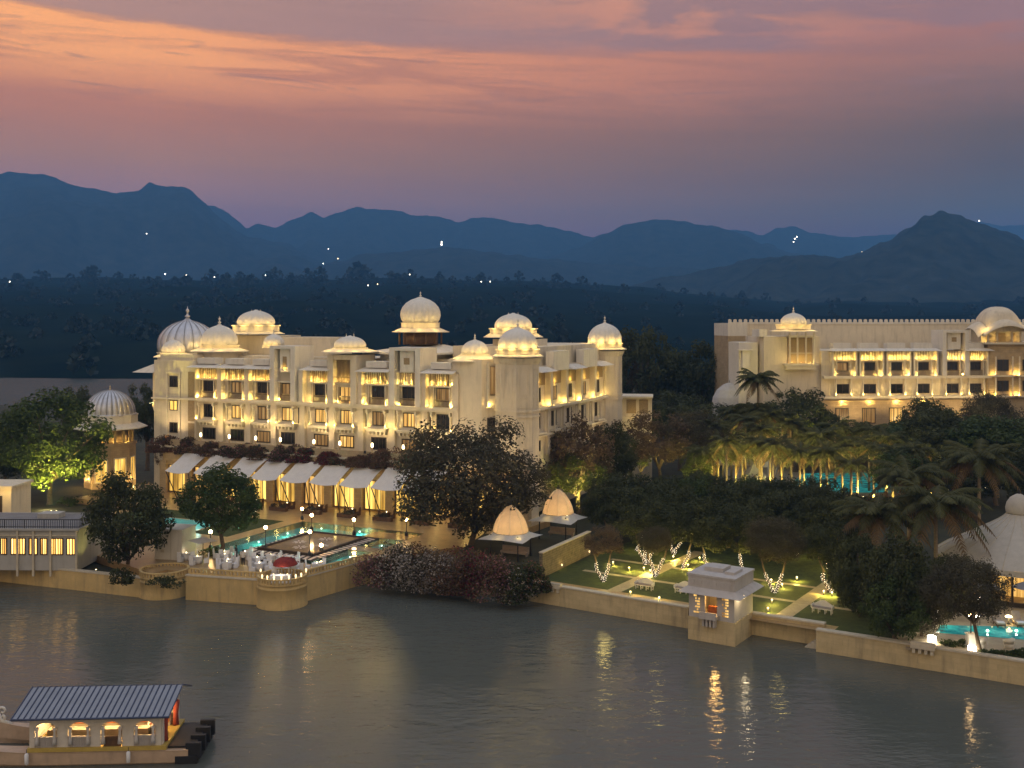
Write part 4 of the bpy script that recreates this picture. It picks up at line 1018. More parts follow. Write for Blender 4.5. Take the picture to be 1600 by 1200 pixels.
# ================================================================== LAKESIDE LOUNGE (low white building over the wall)
f0, f1 = Vector(A(-70, 892, 1.8)), Vector(A(122, 893, 1.8)); ta = math.atan2((f1-f0).y, (f1-f0).x)
LF = Frame(f1.x, f1.y, ta); lo = thing('lakeside_lounge', 'low white building with amber windows overhanging the lake wall', 'building', (f1.x, f1.y, 1.9), ta)
LT = Matrix.Translation((0, 0, -1.9)); LW = -16.5
m = MB(LT); m.box(LW, 0, 0, 9, 1.9, 6.15); m.box(LW-.2, .2, -.25, 9.2, 6.151, 6.35); m.build('wall', M['loungewall'], lo); m = MB(LT); m.quad((LW, .15, 6.355), (-.05, .15, 6.355), (-.05, 9, 6.355), (LW, 9, 6.355)); m.build('roof', M['roofgrey'], lo)
m = MB(LT)
for x in (-.12, -2.9, -4.75, -6.45, -8.75, -11.9, -15): m.box(x-.1, x+.1, -.2, -.006, 1.3, 6.15)
m.box(LW, 0, -.12, -.006, 5.55, 5.7); m.build('pilaster', M['cap'], lo)
for px0, px1 in ((104, 118), (79, 99), (63, 74), (45, 59), (17, 40), (1, 11), (-22, -6)):
    x0, x1 = LF.X(px0), LF.X(px1); window(lo, LT, (x0+x1)/2, 3.55, 5.35, x1-x0, 'windowglow', 5 if px1-px0 > 16 else 3, border=.1)
m = MB(LT); m.box(LW, 0.05, 0.02, .08, 7.25, 7.33); m.box(LW, .05, .02, .08, 6.5, 6.56)
for i in range(70):
    x = LW+.1+(-LW)*i/70; w_ = .05 if i % 9 == 0 else .022; m.box(x-w_, x+w_, .03, .07, 6.351, 7.249)
m.build('railing', M['rail'], lo); m = MB(LT); m.box(-.0, .06, .081, 9, 7.25, 7.33); m.box(-.0, .06, .081, 9, 6.5, 6.56)
for i in range(30):
    y = .2+9*i/30; m.box(.01, .05, y-.022, y+.022, 6.351, 7.249)
m.build('railing', M['rail'], lo)
m = MB(LT); m.box(-7.0, -4.6, 5.5, 7.2, 6.36, 6.9); m.build('roof_box', M['loungewall'], lo)
m = MB(); m.T = None
fb = thing('yellow_lodge', 'small yellow-lit lodge with a dark doorway behind the lounge roof', 'building', at(-8, 800, 128), ta)
fb.location.z = 1.6
m.box(-4, 2.0, 0, 5, 0, 4.6+1.9); m.box(-4.2, 2.25, -.3, 5.2, 6.501, 6.8); m.build('wall', M['plaster'], fb)
m = MB(); m.box(-1.4, .9, -.05, -.006, 2.6, 5.6); m.build('doorway', M['frame'], fb); m = MB(); m.ball((-1, -.3, 6.0), .2, 8, 6); m.build('wall_lamp', M['lenswhite'], fb); light('POINT', (-1, -2.2, 6.0), 170, WARM, .2, fb); light('POINT', (1.6, -1.0, 6.0), 40, WARM, .2, fb)
# ---- white service block and low parasol behind bastion
sb = gp(262, 888, ZG); so_ = thing('service_block', 'plain white block behind the planted round bastion', 'building', (sb.x, sb.y+.5, ZG), R(-12))
m = MB(); m.box(-1.7, 1.5, 0, 3, 0, 4.0); m.box(-1.8, 1.6, -.1, 3.1, 4.001, 4.15); m.build('wall', M['plaster2'], so_)
m = MB(); m.box(.2, .22, -.05, -.006, .3, 3.7); m.box(-1.0, -.6, -.06, -.006, 1.6, 1.9); m.build('vent_panel', M['cap'], so_)
# ================================================================== WATER KIOSK
k0, k1, k2 = Vector(A(1075, 998)), Vector(A(1148, 1011)), Vector(A(1183, 994))
kt = (k1-k0).normalized(); ka = math.atan2(kt.y, kt.x); kw = (k1-k0).length; kd = 4.6
ko = thing('water_kiosk', 'pale stone kiosk with a lit opening standing in the lake wall', 'kiosk', (k0.x, k0.y, 0), ka)
m = MB(); m.box(0, kw, 0, kd, -.8, 2.05); kb = m.build('base', M['wallpale'], ko)
KD = Matrix.Translation((0, 0, -.70)); m = MB(KD); wx = kw
ox0, ox1 = wx*.36, wx*.62
m.box(.06, ox0, .06, .3, 2.752, 5.3); m.box(ox1, kw-.06, .06, .3, 2.752, 5.3); m.box(ox0, ox1, .06, .3, 4.95, 5.3); m.box(ox0, ox1, .06, .3, 2.752, 3.25)
m.box(.06, .3, .301, kd-.06, 2.752, 5.3); m.box(kw-.3, kw-.06, .301, kd-.06, 2.752, 5.3); m.box(.301, kw-.301, kd-.3, kd-.06, 2.752, 5.3)
m.build('wall', M['kioskplaster'], ko)
m = MB(KD); m.frustum([(-.75, -.75), (kw+.75, -.75), (kw+.75, kd+.75), (-.75, kd+.75)], 5.0, [(-.1, -.1), (kw+.1, -.1), (kw+.1, kd+.1), (-.1, kd+.1)], 5.45); m.build('eave', M['kioskplaster'], ko)
m = MB(KD); m.box(.0, kw, 0, kd, 5.452, 6.45); m.box(-.08, kw+.08, -.08, kd+.08, 6.451, 6.62)
for i in range(6): m.box(.45+i*(kw-.9)/5-.16, .45+i*(kw-.9)/5+.16, -.05, -.004, 5.75, 6.15)
m.box(.9, kw-1.7, 1.6, 3.4, 6.621, 6.98); m.box(kw-1.4, kw-.5, 1.2, 3.2, 6.621, 6.85)
m.build('parapet', M['kioskplaster'], ko)
def jali(x0, x1, z0, z1):
    m = MB(KD); nx, nz = 4, 7
    m.box(x0, x1, .035, .055, z0, z1, 0)
    for i in range(nx):
        for j in range(nz):
            if r2.random() < .72:
                cx_ = x0+(x1-x0)*(i+.5)/nx; cz_ = z0+(z1-z0)*(j+.5)/nz; m.box(cx_-.06, cx_+.06, .02, .034, cz_-.07, cz_+.07, 1)
    m.build('jali_screen', [M['kioskplaster'], M['glow']], ko)
jali(wx*.12, wx*.26, 3.1, 4.8); jali(wx*.73, wx*.87, 3.1, 4.8)
m = MB(KD); m.box(ox0-.25, ox1+.2, -.75, .059, 2.9, 3.2); m.box(ox0-.2, ox1+.15, -.72, -.6, 3.201, 3.5); 
for i in range(4): m.box(ox0+.05+i*(ox1-ox0)/3.4-.09, ox0+.05+i*(ox1-ox0)/3.4+.09, -.5, -.006, 2.2, 2.899)
m.build('balcony', M['kioskplaster'], ko)
m = MB(KD); m.box(ox0-.05, ox1+.05, .9, 1.6, 2.76, 3.45); m.box(ox0+.05, ox1-.05, .75, .89, 3.2, 3.75); m.build('day_bed', M['orangefab'], ko)
light('POINT', ((ox0+ox1)/2, 1.0, 3.9), 200, (1, .55, .15), .2, ko)
m = MB(KD); m.ball((kw+.5, .7, 5.0), .16, 8, 6); m.ball((kw+.5, 1.15, 4.95), .12, 8, 6); m.build('floodlamp', M['candle'], ko)
light('POINT', (kw+.65, .9, 4.05), 55, (1, .78, .45), .15, ko)
# ================================================================== GAZEBOS on their stone terrace
def gazebo(px, py_base, zb, label, cw_px, dome_px, py_eave, py_db, py_top):
    p = gp(px, py_base, zb); s = FPX/p.y; t = thing('gazebo', label, 'gazebo', (p.x, p.y, zb), PF.a, 'lit fabric gazebos'); Zq = lambda py: HC-(py-HZ)/s-zb
    hw_ = cw_px/s/2*.88; ze = Zq(py_eave); zt = Zq(py_db)
    for sx_ in (-1, 1):
        for sy_ in (-1, 1):
            m = MB(); m.tube([(sx_*hw_*.62, sy_*hw_*.62, 0), (sx_*hw_*.60, sy_*hw_*.60, zt-.1)], .08, 6); m.build('pole', M['rail'], t)
    m = MB(); n = 8; dr = dome_px/s/2; N = 32
    rings = []
    for j in range(6):
        q = j/5
        ring = []
        for i in range(N):
            a = 2*PI*i/N; sq = 1/max(abs(math.cos(a)), abs(math.sin(a)))
            ro = hw_*sq*(1-.13*(abs(math.sin(2*a))**.7 == 0)-.14*(1-abs(math.sin(2*a))**1.0)*0)
            ro = hw_*(sq if sq > 1.15 else sq)*(.90+.10*abs(math.sin(2*a)))
            r_ = ro*(1-q)+dr*1.0*q
            z = ze+(zt-ze)*(q**1.5) + .35*(1-q)*((sq-1)/.414)*-.2
            ring.append((r_*math.cos(a), r_*math.sin(a), z))
        rings.append(ring)
    vs = [v for rg in rings for v in rg]; fs = [(j*N+i, j*N+(i+1) % N, (j+1)*N+(i+1) % N, (j+1)*N+i) for j in range(5) for i in range(N)]
    m.add(vs, fs, 0, True); m.build('canopy', M['canvas'], t)
    m = MB(); Hd_ = Zq(py_top)-zt
    m.lathe([(dr*k, zt+.02+Hd_*q) for k, q in ((1.0, 0), (.97, .12), (.91, .28), (.80, .46), (.64, .64), (.43, .82), (.22, .95), (.08, 1.02))], 8, 0, 0, smooth=False, a0=PI/8)
    dm_ = m.build('dome', M['domecloth'], t)
    m = MB()
    for i in range(8):
        a = PI/8+2*PI*i/8; m.tube([(dr*k*1.01*math.cos(a), dr*k*1.01*math.sin(a), zt+.02+Hd_*q) for k, q in ((1.0, 0), (.97, .12), (.91, .28), (.80, .46), (.64, .64), (.43, .82), (.22, .95))], .035, 5)
    m.build('rib', M['trim'], dm_)
    m = MB(); finial(m, 0, 0, zt+Hd_*.98, .45); m.build('finial', M['rail'], dm_)
    light('POINT', (0, 0, zt+.35), 190, (1, .66, .32), .4, t)
    for q in (-1.2, -.2, .8): light('POINT', (dr*1.35*math.cos(-PI/2+q), dr*1.35*math.sin(-PI/2+q), zt+.05), 9, WARM, .08, t)
    # a small sofa group under it
    sf = MB(); sf.box(-1.6, 1.6, .7, 1.3, .25, .5); sf.box(-1.6, 1.6, 1.2, 1.35, .5, 1.0); sf.box(-1.5, -1.4, .75, 1.3, 0, .25); sf.box(1.4, 1.5, .75, 1.3, 0, .25)
    so2 = sf.build('garden_sofa', M['cushion'], None, (p.x, p.y, zb)); so2.rotation_euler.z = PF.a; tag(so2, 'pale cushioned sofa under the %s gazebo' % ('nearer' if px < 830 else 'farther'), 'sofa')
    return t
ZGZ = 2.7
gt = MB(); w0, w1_, w2_ = Vector(A(848, 903, ZG)), Vector(A(923, 866, ZG)), None
gdir = (w1_-w0).normalized(); gpn = Vector((-gdir.y, gdir.x))
gt.prism([w0-gdir*.2+gpn*.4, w1_+gpn*.4, w1_+gpn*14, w0-gdir*.2+gpn*11], ZG-.4, ZGZ)
struct(gt.build('gazebo_terrace', M['soil']), 'raised dark terrace carrying the two gazebos', 'terrace')
gw = MB(); gw.prism([w0, w1_, w1_+gpn*.4, w0+gpn*.4], ZG-.3, 4.15); o = gw.build('garden_wall', M['roughstone']); tag(o, 'rough stone wall beside the gazebos, lit by two wall lamps', 'wall')
c = MB(); c.prism([w0-gpn*.06, w1_-gpn*.06, w1_+gpn*.46, w0+gpn*.46], 4.151, 4.26); c.build('coping', M['cap'], o)
for q in (.34, .93):
    p = w0+(w1_-w0)*q-gpn*.22
    m = MB(); m.lathe([(.05, -.1), (.08, 0), (.06, .1)], 8); m.build('wall_lamp', M['candle'], o, (p.x, p.y, 2.1)); light('POINT', (p.x-gpn.x*.15, p.y-gpn.y*.15, 2.3), 9, WARM, .1, o)
gp1 = gazebo(798, 871, ZGZ, 'nearer fabric gazebo with glowing bell dome, above the flowering shrubs', 87, 55, 838, 831, 790)
gp2 = gazebo(872, 840, ZGZ, 'farther fabric gazebo with glowing bell dome, behind the stone wall', 82, 48, 810, 802, 765)
# ================================================================== TENT RESTAURANT
tc_ = Vector(((1592-CXP)*105/FPX, 105)); tt_ = thing('tent_pavilion', 'large pale tent with swept roof and small cupola beside the little pool', 'tent', (tc_.x, tc_.y, ZG), 0)
m = MB(); N = 20; prof = []
rt = 7.7
for j in range(10):
    q = j/9; prof.append((rt*(1-q)**1.35*.86+1.05+.1*(1-q), 5.1-ZG+(9.35-5.1)*q**.82*1.0))
vs = []; fs = []
for j, (r_, z) in enumerate(prof):
    for i in range(N*2):
        a = 2*PI*i/(N*2); k = 1.0 if i % 2 == 0 else .985
        vs.append((r_*k*math.cos(a), r_*k*math.sin(a), z))
NN = N*2
for j in range(len(prof)-1):
    for i in range(NN): fs.append((j*NN+i, j*NN+(i+1) % NN, (j+1)*NN+(i+1) % NN, (j+1)*NN+i))
m.add(vs, fs, 0, True)
m.lathe([(rt*.86+1.11, 5.1-ZG), (rt*.86+1.15, 5.1-ZG), (rt*.86+1.13, 4.55-ZG), (rt*.86+1.11, 4.55-ZG)], NN, 0, 0, smooth=False, closed=True)
m.build('roof', M['tent'], tt_)
m = MB()
for i in range(N):
    a = 2*PI*i/N; m.tube([(r_*1.004*math.cos(a), r_*1.004*math.sin(a), z+.015) for r_, z in prof], .022, 4)
m.build('seam', M['cap'], tt_)
m = MB(); zc = 9.3-ZG; m.lathe([(1.15, zc), (1.2, zc+.1), (1.25, zc+.5), (1.12, zc+1.05), (.8, zc+1.55), (.35, zc+1.85), (.08, zc+1.95)], 24); cu = m.build('cupola', M['tent'], tt_)
m = MB(); finial(m, 0, 0, zc+1.9, .32); m.build('finial', M['rail'], cu)
m = MB(); r_ = rt*.86+.6
for i in range(24):
    a = 2*PI*i/24; m.cbox(r_*math.cos(a), r_*math.sin(a), 0, .16, .16, 3.4)
m.lathe([(r_+.1, 3.05), (r_+.1, 3.35), (r_-.05, 3.35), (r_-.05, 3.05)], 24, smooth=False, closed=True); m.lathe([(r_+.12, 0), (r_+.12, .5), (r_-.05, .5), (r_-.05, 0)], 24, smooth=False, closed=True)
m.build('frame', M['frame'], tt_)
m = MB(); m.lathe([(r_-.08, .02), (r_-.08, .1)], 24); m.build('floor', M['paving'], tt_)
m = MB(); m.lathe([(3.2, .1), (3.2, 3.3)], 16); m.build('lit_core', M['glow'], tt_)
for q in range(6):
    a = -PI/2+(q-2.5)*.6; light('POINT', (5.2*math.cos(a), 5.2*math.sin(a), 2.9), 55, (1, .7, .25), .2, tt_)
# ================================================================== GARDEN HOTEL (right)
rx, ry = (1283-CXP)*192/FPX, 192
HF = Frame(rx, ry, R(4)); ho_ = thing('garden_hotel', 'long cream and sandstone hotel with a curved-roof pavilion behind the palm garden', 'hotel', (rx, ry, ZG), R(4))
HT = Matrix.Translation((0, 0, -ZG)); hX = HF.X; hZ = HF.Z
zf = lambda py: hZ(py, 8, 0)
pod = zf(664)
m = MB(HT)
m.box(0, hX(1545), 0, 14, zf(625), zf(548)); m.box(hX(1195, 0)-.0, -.005, .6, 12, ZG, hZ(526, -5, .6))
m.build('wall', M['plaster'], ho_)
m = MB(HT); m.box(0.002, hX(1545), -.3, 14, ZG, zf(625)-.002); m.box(hX(1540), hX(1700), -.9, 14, ZG, zf(538)); m.build('base_wall', M['stone'], ho_)
yb = 16
m = MB(HT); rbx = hX(1270, yb); m.box(hX(1167, yb), hX(1760, yb), yb, yb+10, ZG, hZ(503.5, 20, yb)); 
m.build('rear_wall', M['plaster'], ho_)
m = MB(HT); m.box(hX(1137, yb), hX(1167, yb), yb-.3, yb+10, ZG, hZ(525, -12, yb)-.002); m.box(hX(1167, yb), hX(1192, yb), yb-.2, yb-.005, ZG, hZ(524, -12, yb)); m.build('brick_wall', M['stone'], ho_)
m = MB(HT); m.box(hX(1137, yb)-.05, hX(1167, yb), yb-.32, yb+10, hZ(525, -12, yb), hZ(505, -12, yb)); m.build('parapet', M['plaster2'], ho_)
x = hX(1138, yb); top = hZ(503.5, 20, yb); pf_ = [(x, top-.35)]
while x < hX(1700, yb): pf_ += [(x, top+.5), (x+.3, top+.62), (x+.6, top+.5), (x+.6, top-.0), (x+1.05, top-.0)]; x += 1.05
pf_.append((x, top-.35)); N = len(pf_); m = MB(HT)
m.add([(a, yb-.14, b) for a, b in pf_]+[(a, yb+.2, b) for a, b in pf_], [tuple(range(N)), tuple(range(2*N-1, N-1, -1))]+[(i, N+i, N+(i+1) % N, (i+1) % N) for i in range(N)])
m.build('battlement', M['plaster2'], ho_)
# left tower block: tall jharokha and dome
jx = hX(1250); 
m = MB(HT); m.box(hX(1224), hX(1276), -1.0, .599, hZ(571, -4), hZ(568, -4)); m.box(hX(1227), hX(1273), -.7, .598, hZ(577, -4), hZ(571, -4)-.002)
for px in (1232, 1244, 1257, 1270): q = hX(px); m.box(q-.12, q+.12, -.85, -.62, hZ(568, -4)+.001, hZ(519, -4))
m.box(hX(1231), hX(1271), -.8, -.66, hZ(552, -4), hZ(551, -4)); m.box(hX(1230), hX(1272), -.8, .598, hZ(527, -4), hZ(524, -4))
m.build('jharokha_balcony', M['trim'], ho_)
m = MB(HT); m.box(hX(1232), hX(1270), .3, .59, hZ(568, -4)+.01, hZ(528, -4)); m.build('lattice_window', M['lattice'], ho_)
for q in (1236, 1250, 1264): uplight(ho_, HT, hX(q), -.55, hZ(567, -4)+.1, 14)
xx = hX(1244); s = FPX/HF.d(xx, 3); zr = lambda py: hZ(py, xx, 1.5)-ZG
chhatri(ho_, xx, 1.5, zr(517), 41/s, 18.5/s, zr(488)-zr(506), zd=zr(507), drum=26/s, n=4, eh=.3, lights=3, le=40, fs=.75)
m = MB(HT); m.box(hX(1162), hX(1192), 3, 10, ZG, hZ(535, -10, 3)); m.box(hX(1188), hX(1200), .62, 5, hZ(526, -9, 0), hZ(515, -9, 0)); m.box(hX(1157), hX(1180), 1.6, 2.99, hZ(548, -12, 2), hZ(546, -12, 2)); m.box(hX(1165), hX(1177), 2.0, 2.99, hZ(575, -12, 2), hZ(548, -12, 2)-.01); m.build('side_wing', M['plaster2'], ho_)
# bays
hb = [(1316, 'lou'), (1358, 'lou'), (1400, 'lou'), (1442, 'lou'), (1487, 'sq'), (1523, 'lou')]
zc = zf(589)
m = MB(HT); m.box(.1, hX(1545), -1.2, -.005, zc-.25, zc+.25); m.box(.1, hX(1545), -1.0, -.31, zf(622), zf(619)); m.build('cornice', M['trim'], ho_)
for i, (px, sty) in enumerate(hb):
    x = hX(px); hw = 2.05 if px != 1523 else 1.7
    window(ho_, HT, x, zf(580), zf(566), 2.2, 'glass' if i != 0 else 'glowdim', 2)
    m = MB(HT)
    for sg in (-1, 1): m.box(x+sg*(hw+.12)-.14, x+sg*(hw+.12)+.14, -1.3, -.005, zc+.252, zf(549)); m.box(x+sg*1.3-.09, x+sg*1.3+.09, -.7, -.5, zc+.252, zf(549)); 
    m.box(x-hw, x+hw, -.8, -.005, zf(564), zf(562.5)); m.build('loggia_frame', M['trim'], ho_)
    m = MB(HT); railing(m, x-1.2, x+1.2, -.6, zc+.26, zc+1.25, .2); m.build('balcony_railing', M['lattice'], ho_)
    m = MB(HT); m.box(x-hw, x+hw, -.1, -.006, zf(562.5)+.01, zf(549), 0)
    for q in range(9): xx = x-hw+2*hw*q/8; m.box(xx-.05, xx+.05, -.22, -.101, zf(562.5)+.01, zf(549), 1)
    m.build('louvre_screen', [M['trim'], M['lattice']], ho_)
    for q in (-1, -.33, .33, 1): uplight(ho_, HT, x+q*(hw-.5), -.5, zf(562)+.12, 8, True, (1, .68, .16))
    if sty == 'lou':
        m = MB(HT); m.frustum([(x-2.7, -2.2), (x+2.7, -2.2), (x+2.7, 0), (x-2.7, 0)], zf(548), [(x-2.2, -.6), (x+2.2, -.6), (x+2.2, 0), (x-2.2, 0)], zf(544)); m.box(x-1.9, x+1.5, -.5, 1, zf(544)+.002, zf(536)); m.build('canopy', M['plaster2'], ho_)
    else:
        m = MB(HT)
        for sg in (-1, 1): m.box(x+sg*(hw+.05)-.35, x+sg*(hw+.05)+.35, -1.6, 3, zc+.253, zf(520))
        m.box(x-hw-.4, x+hw+.4, -1.6, 3, zf(520)+.002, zf(516)); m.box(x-hw+.8, x+hw-.8, -.9, 2.8, zf(546), zf(520)-.001); m.box(x-hw+.301, x+hw-.301, 2.81, 2.9, zf(546), zf(520)-.001); m.build('frame_tower', M['plaster2'], ho_)
        m = MB(HT); m.box(x-.45, x+.45, -.95, -.905, zf(534), zf(527)); m.build('tower_window', M['lattice'], ho_)
    for sg in (-1, 1): uplight(ho_, HT, x+sg*1.72, -.7, zc+.34, 13)
    window(ho_, HT, x, zf(615), zf(600), 2.5, 'glass', 2)
    m = MB(HT)
    for sg in (-1, 1): m.box(x+sg*1.42-.1, x+sg*1.42+.1, -.8, -.6, zf(619)+.01, zc-.251); m.box(x+sg*1.95-.2, x+sg*1.95+.2, -.06, -.006, zf(616), zf(599))
    m.box(x-1.6, x+1.6, -.85, -.005, zf(619)-.0, zf(617.5)); m.build('jharokha_balcony', M['trim'], ho_)
    for sg in (-1, 1): uplight(ho_, HT, x+sg*1.42, -.95, zf(619)+.25, 7)
    if px < 1480:
        window(ho_, Matrix.Translation((0, -.3, 0)) @ HT, x-.2, pod+.3, zf(637), 2.5, ('glowdim', 'glowdim', 'glow', 'glass')[i], 3)
        uplight(ho_, HT, x-.1, -.7, zf(629), 26, True, WARM, .1)
# sandstone block with curved-roof pavilion
YB = -.9
for px, w_ in ((1567, 2.2), (1604, 1.6)):
    x = hX(px, YB)
    for a, b in ((580, 562), (612, 595)):
        window(ho_, HT @ Matrix.Translation((0, YB, 0)), x, zf(a), zf(b), w_, 'glass', 2)
        m = MB(HT)
        for sg in (-1, 1): m.box(x+sg*1.6-.1, x+sg*1.6+.1, YB-.6, YB-.4, zf(a+8), zf(b-5))
        m.box(x-2.6, x+2.6, YB-.7, YB-.005, zf(a+9), zf(a+7)); m.build('balcony', M['trim'], ho_)
        for sg in (-1, 1): uplight(ho_, HT, x+sg*1.95, YB-.5, zf(a+6.5), 16)
m = MB(HT); m.box(hX(1536, YB), hX(1700, YB), YB-.8, YB+8, zf(538)+.002, zf(535)); m.build('cornice', M['trim'], ho_)
px0 = hX(1562, YB+2); yp = YB+2.6; lw_ = 3.6
m = MB(HT); z0, z1 = zf(535)+.003, zf(513)
for sx_ in (-1, -.45, .45, 1): m.lathe([(.28, z0), (.2, z0+.6), (.2, z1-.5), (.3, z1)], 8, px0+sx_*lw_*.86, yp-2.2)
m.box(px0-lw_, px0+lw_, yp-.8, yp+3, z0, z1); m.box(px0-lw_, px0+lw_, yp-2.5, yp-2.0, z1-.6, z1+.0)
m.build('loggia', M['plaster'], ho_)
m = MB(HT); railing(m, px0-lw_*.84, px0+lw_*.84, yp-2.3, z0, z0+1.2, .2); m.build('balcony_railing', M['lattice'], ho_)
m = MB(HT)
for sx_ in (-.68, 0, .68): m.box(px0+sx_*lw_-(.35 if sx_ else .95), px0+sx_*lw_+(.35 if sx_ else .95), yp-.86, yp-.805, z0+.1, z1-.9)
m.build('doorway', M['lattice'], ho_)
# bangla vault with drooping curved eaves
m = MB(HT); n = 20; vs = []; fs = []
prof = []
for j in range(13):
    q = j/12; 
    prof.append(q)
for i in range(n+1):
    u = -1+2*i/n
    for j in range(13):
        v = -1+2*j/12
        k = max(0, 1-abs(u)**2.6)*max(0, 1-abs(v)**2.6)
        z = z1-.6 + 4.6*(k**.42) - .0
        vs.append((px0+u*lw_*.95, yp+.3+v*3.2, z))
for i in range(n):
    for j in range(12): fs.append((i*13+j, (i+1)*13+j, (i+1)*13+j+1, i*13+j+1))
m.add(vs, fs, 0, True)
vr = m.build('vault_roof', M['plaster'], ho_)
m = MB(HT); vs = []; fs = []; n = 24
for i in range(n+1):
    u = -1+2*i/n; arch = (1-u*u)
    for j, (o_, dz) in enumerate(((0, .9), (-.9, .55), (-1.8, -.3))):
        vs.append((px0+u*lw_*(1.12+.14*j), yp-2.4+o_, z1-1.2+2.0*arch+dz))
    for j, (o_, dz) in enumerate(((-1.8, -.45), (0, .55))):
        vs.append((px0+u*lw_*(1.12+.14*(2-2*j)), yp-2.4+o_, z1-1.2+2.0*arch+dz))
for i in range(n):
    for j in range(4): fs.append((i*5+j, (i+1)*5+j, (i+1)*5+j+1, i*5+j+1))
m.add(vs, fs, 0, True)
for sg in (-1, 1):
    vs = []; fs = []
    for i in range(13):
        u = -1+2*i/12; arch = 1-u*u
        for j, (o_, dz) in enumerate(((0, .8), (.9, .45), (1.8, -.4))): vs.append((px0+sg*(lw_*1.0+o_), yp+.3+u*3.4, z1-1.3+1.7*arch+dz))
    for i in range(12):
        for j in range(2): fs.append((i*3+j, (i+1)*3+j, (i+1)*3+j+1, i*3+j+1))
    m.add(vs, fs, 0, True)
m.build('curved_eave', M['plaster'], ho_)
for dx in (-3.2, -1.6, 1.6, 3.2): light('POINT', (px0+dx, yp-1.9, z0+.3-ZG), 60, WARM, .12, ho_)
for dx in (-4.4, 4.2): light('POINT', (px0+dx, yp-3.4, z1+.2-ZG), 90, WARM, .2, ho_)
# podium terrace in front
pm = thing('podium', 'raised planted terrace wall with railing in front of the garden hotel', 'terrace wall', (rx, ry, ZG), R(4))
m = MB(HT); m.box(hX(1255, -6), hX(1520, -6), -7, -1.0, ZG, pod-.2); m.build('wall', M['wood'], pm)
for a_x, b_x in ((1285, 1313), (1380, 1430)): m = MB(HT); railing(m, hX(a_x, -7), hX(b_x, -7), -6.9, pod-.19, pod+.9, .18); m.build('railing', M['rail'], pm)
for x in (6, 16, 26): floodlight(HF.w(x, -5.5, pod-.15), HF.w(x, 0, pod+9), 1500, 'small floodlight on the terrace before the garden hotel', 120, 'floodlights before the garden hotel')
floodlight(HF.w(-9, -9, ZG), HF.w(-6, 0, pod+7), 3500, 'small floodlight under the hotel tower block', 80, 'floodlights before the garden hotel')
# small buildings between the two hotels
bh = at(990, 652, 176); o = thing('link_building', 'low cream block with brown shutters behind the far palace tower', 'building', (bh.x, bh.y, ZG), R(-8))
m = MB(); zt_ = HC-(622-HZ)*176/FPX-ZG; m.box(-5, 3, 0, 6, 0, zt_-3.1); m.box(-4, 3, .6, 6, zt_-3.099, zt_); m.box(-5.1, 3.2, -.3, 6.1, zt_+.001, zt_+.3); m.build('wall', M['plaster'], o)
m = MB(); m.box(-1.2, .4, .53, .595, zt_-2.6, zt_-.3); m.box(.9, 2.4, .53, .595, zt_-2.6, zt_-.3); m.build('shutter', M['lattice'], o)
light('POINT', (0, -.8, zt_-2.7), 30, WARM, .2, o)
p = at(1140, 620, 198); zt_ = HC-(598-HZ)*198/FPX; o = thing('marquee', 'small white domed marquee among dark trees between the hotels', 'tent', (p.x, p.y, ZG))
m = MB(); m.lathe([(3.3, 0), (3.3, zt_-ZG-4.3), (3.4, zt_-ZG-4.2), (3.15, zt_-ZG-2.7), (2.4, zt_-ZG-1.3), (1.3, zt_-ZG-.4), (.5, zt_-ZG-.05), (.05, zt_-ZG)], 10, smooth=False); m.build('canvas', M['canvas'], o)
m = MB(); m.lathe([(.05, zt_-ZG), (.03, zt_-ZG+.5)], 6); m.build('pole', M['rail'], o)
# ================================================================== GARDEN POOL behind the palms
g0 = gp(1222, 771, ZG); g1 = gp(1345, 771, ZG); g2 = gp(1266, 741, ZG)
m = MB(); m.prism([(g0.x-9, g0.y-3), (g1.x+14, g0.y-3), (g1.x+20, g2.y+10), (g0.x-3, g2.y+10)], ZG-.1, ZG+.10); struct(m.build('garden_pool_deck', M['pavepale']), 'pale stone deck round the garden pool', 'terrace')
m = MB(); m.quad((g0.x, g0.y, ZG+.14), (g1.x+6, g1.y, ZG+.14), (g1.x+10, g2.y+3, ZG+.14), (g2.x, g2.y+3, ZG+.14)); 
def glow_pool(name, strength):  # water colour also emits, standing in for the light of pool lamps
    m = D.materials.new(name); m.use_nodes = True; t = NT(m.node_tree); co = t.n('ShaderNodeTexCoord').outputs['Object']
    bn = t.n('ShaderNodeBump', inp={'Strength': .3, 'Distance': .1, 'Height': t.noise(co, 1.1, 3)})
    n = t.noise(co, .8, 5, .7)
    c = t.mix(t.maprange(n, .35, .65), (.008, .15, .19, 1), (.06, .50, .45, 1))
    b = t.n('ShaderNodeBsdfPrincipled', inp={'Base Color': c, 'Roughness': .06, 'IOR': 1.33, 'Emission Color': c, 'Emission Strength': t.maprange(n, .35, .65, strength*.6, strength*1.3), 'Normal': bn.outputs[0]})
    t.n('ShaderNodeOutputMaterial', inp={0: b.outputs[0]}); return m
M['glow_pool'] = glow_pool('glowing_pool_water', .34)
struct(m.build('garden_pool_water', M['glow_pool']), 'turquoise water of the garden pool, its glow put into the surface', 'pool water')
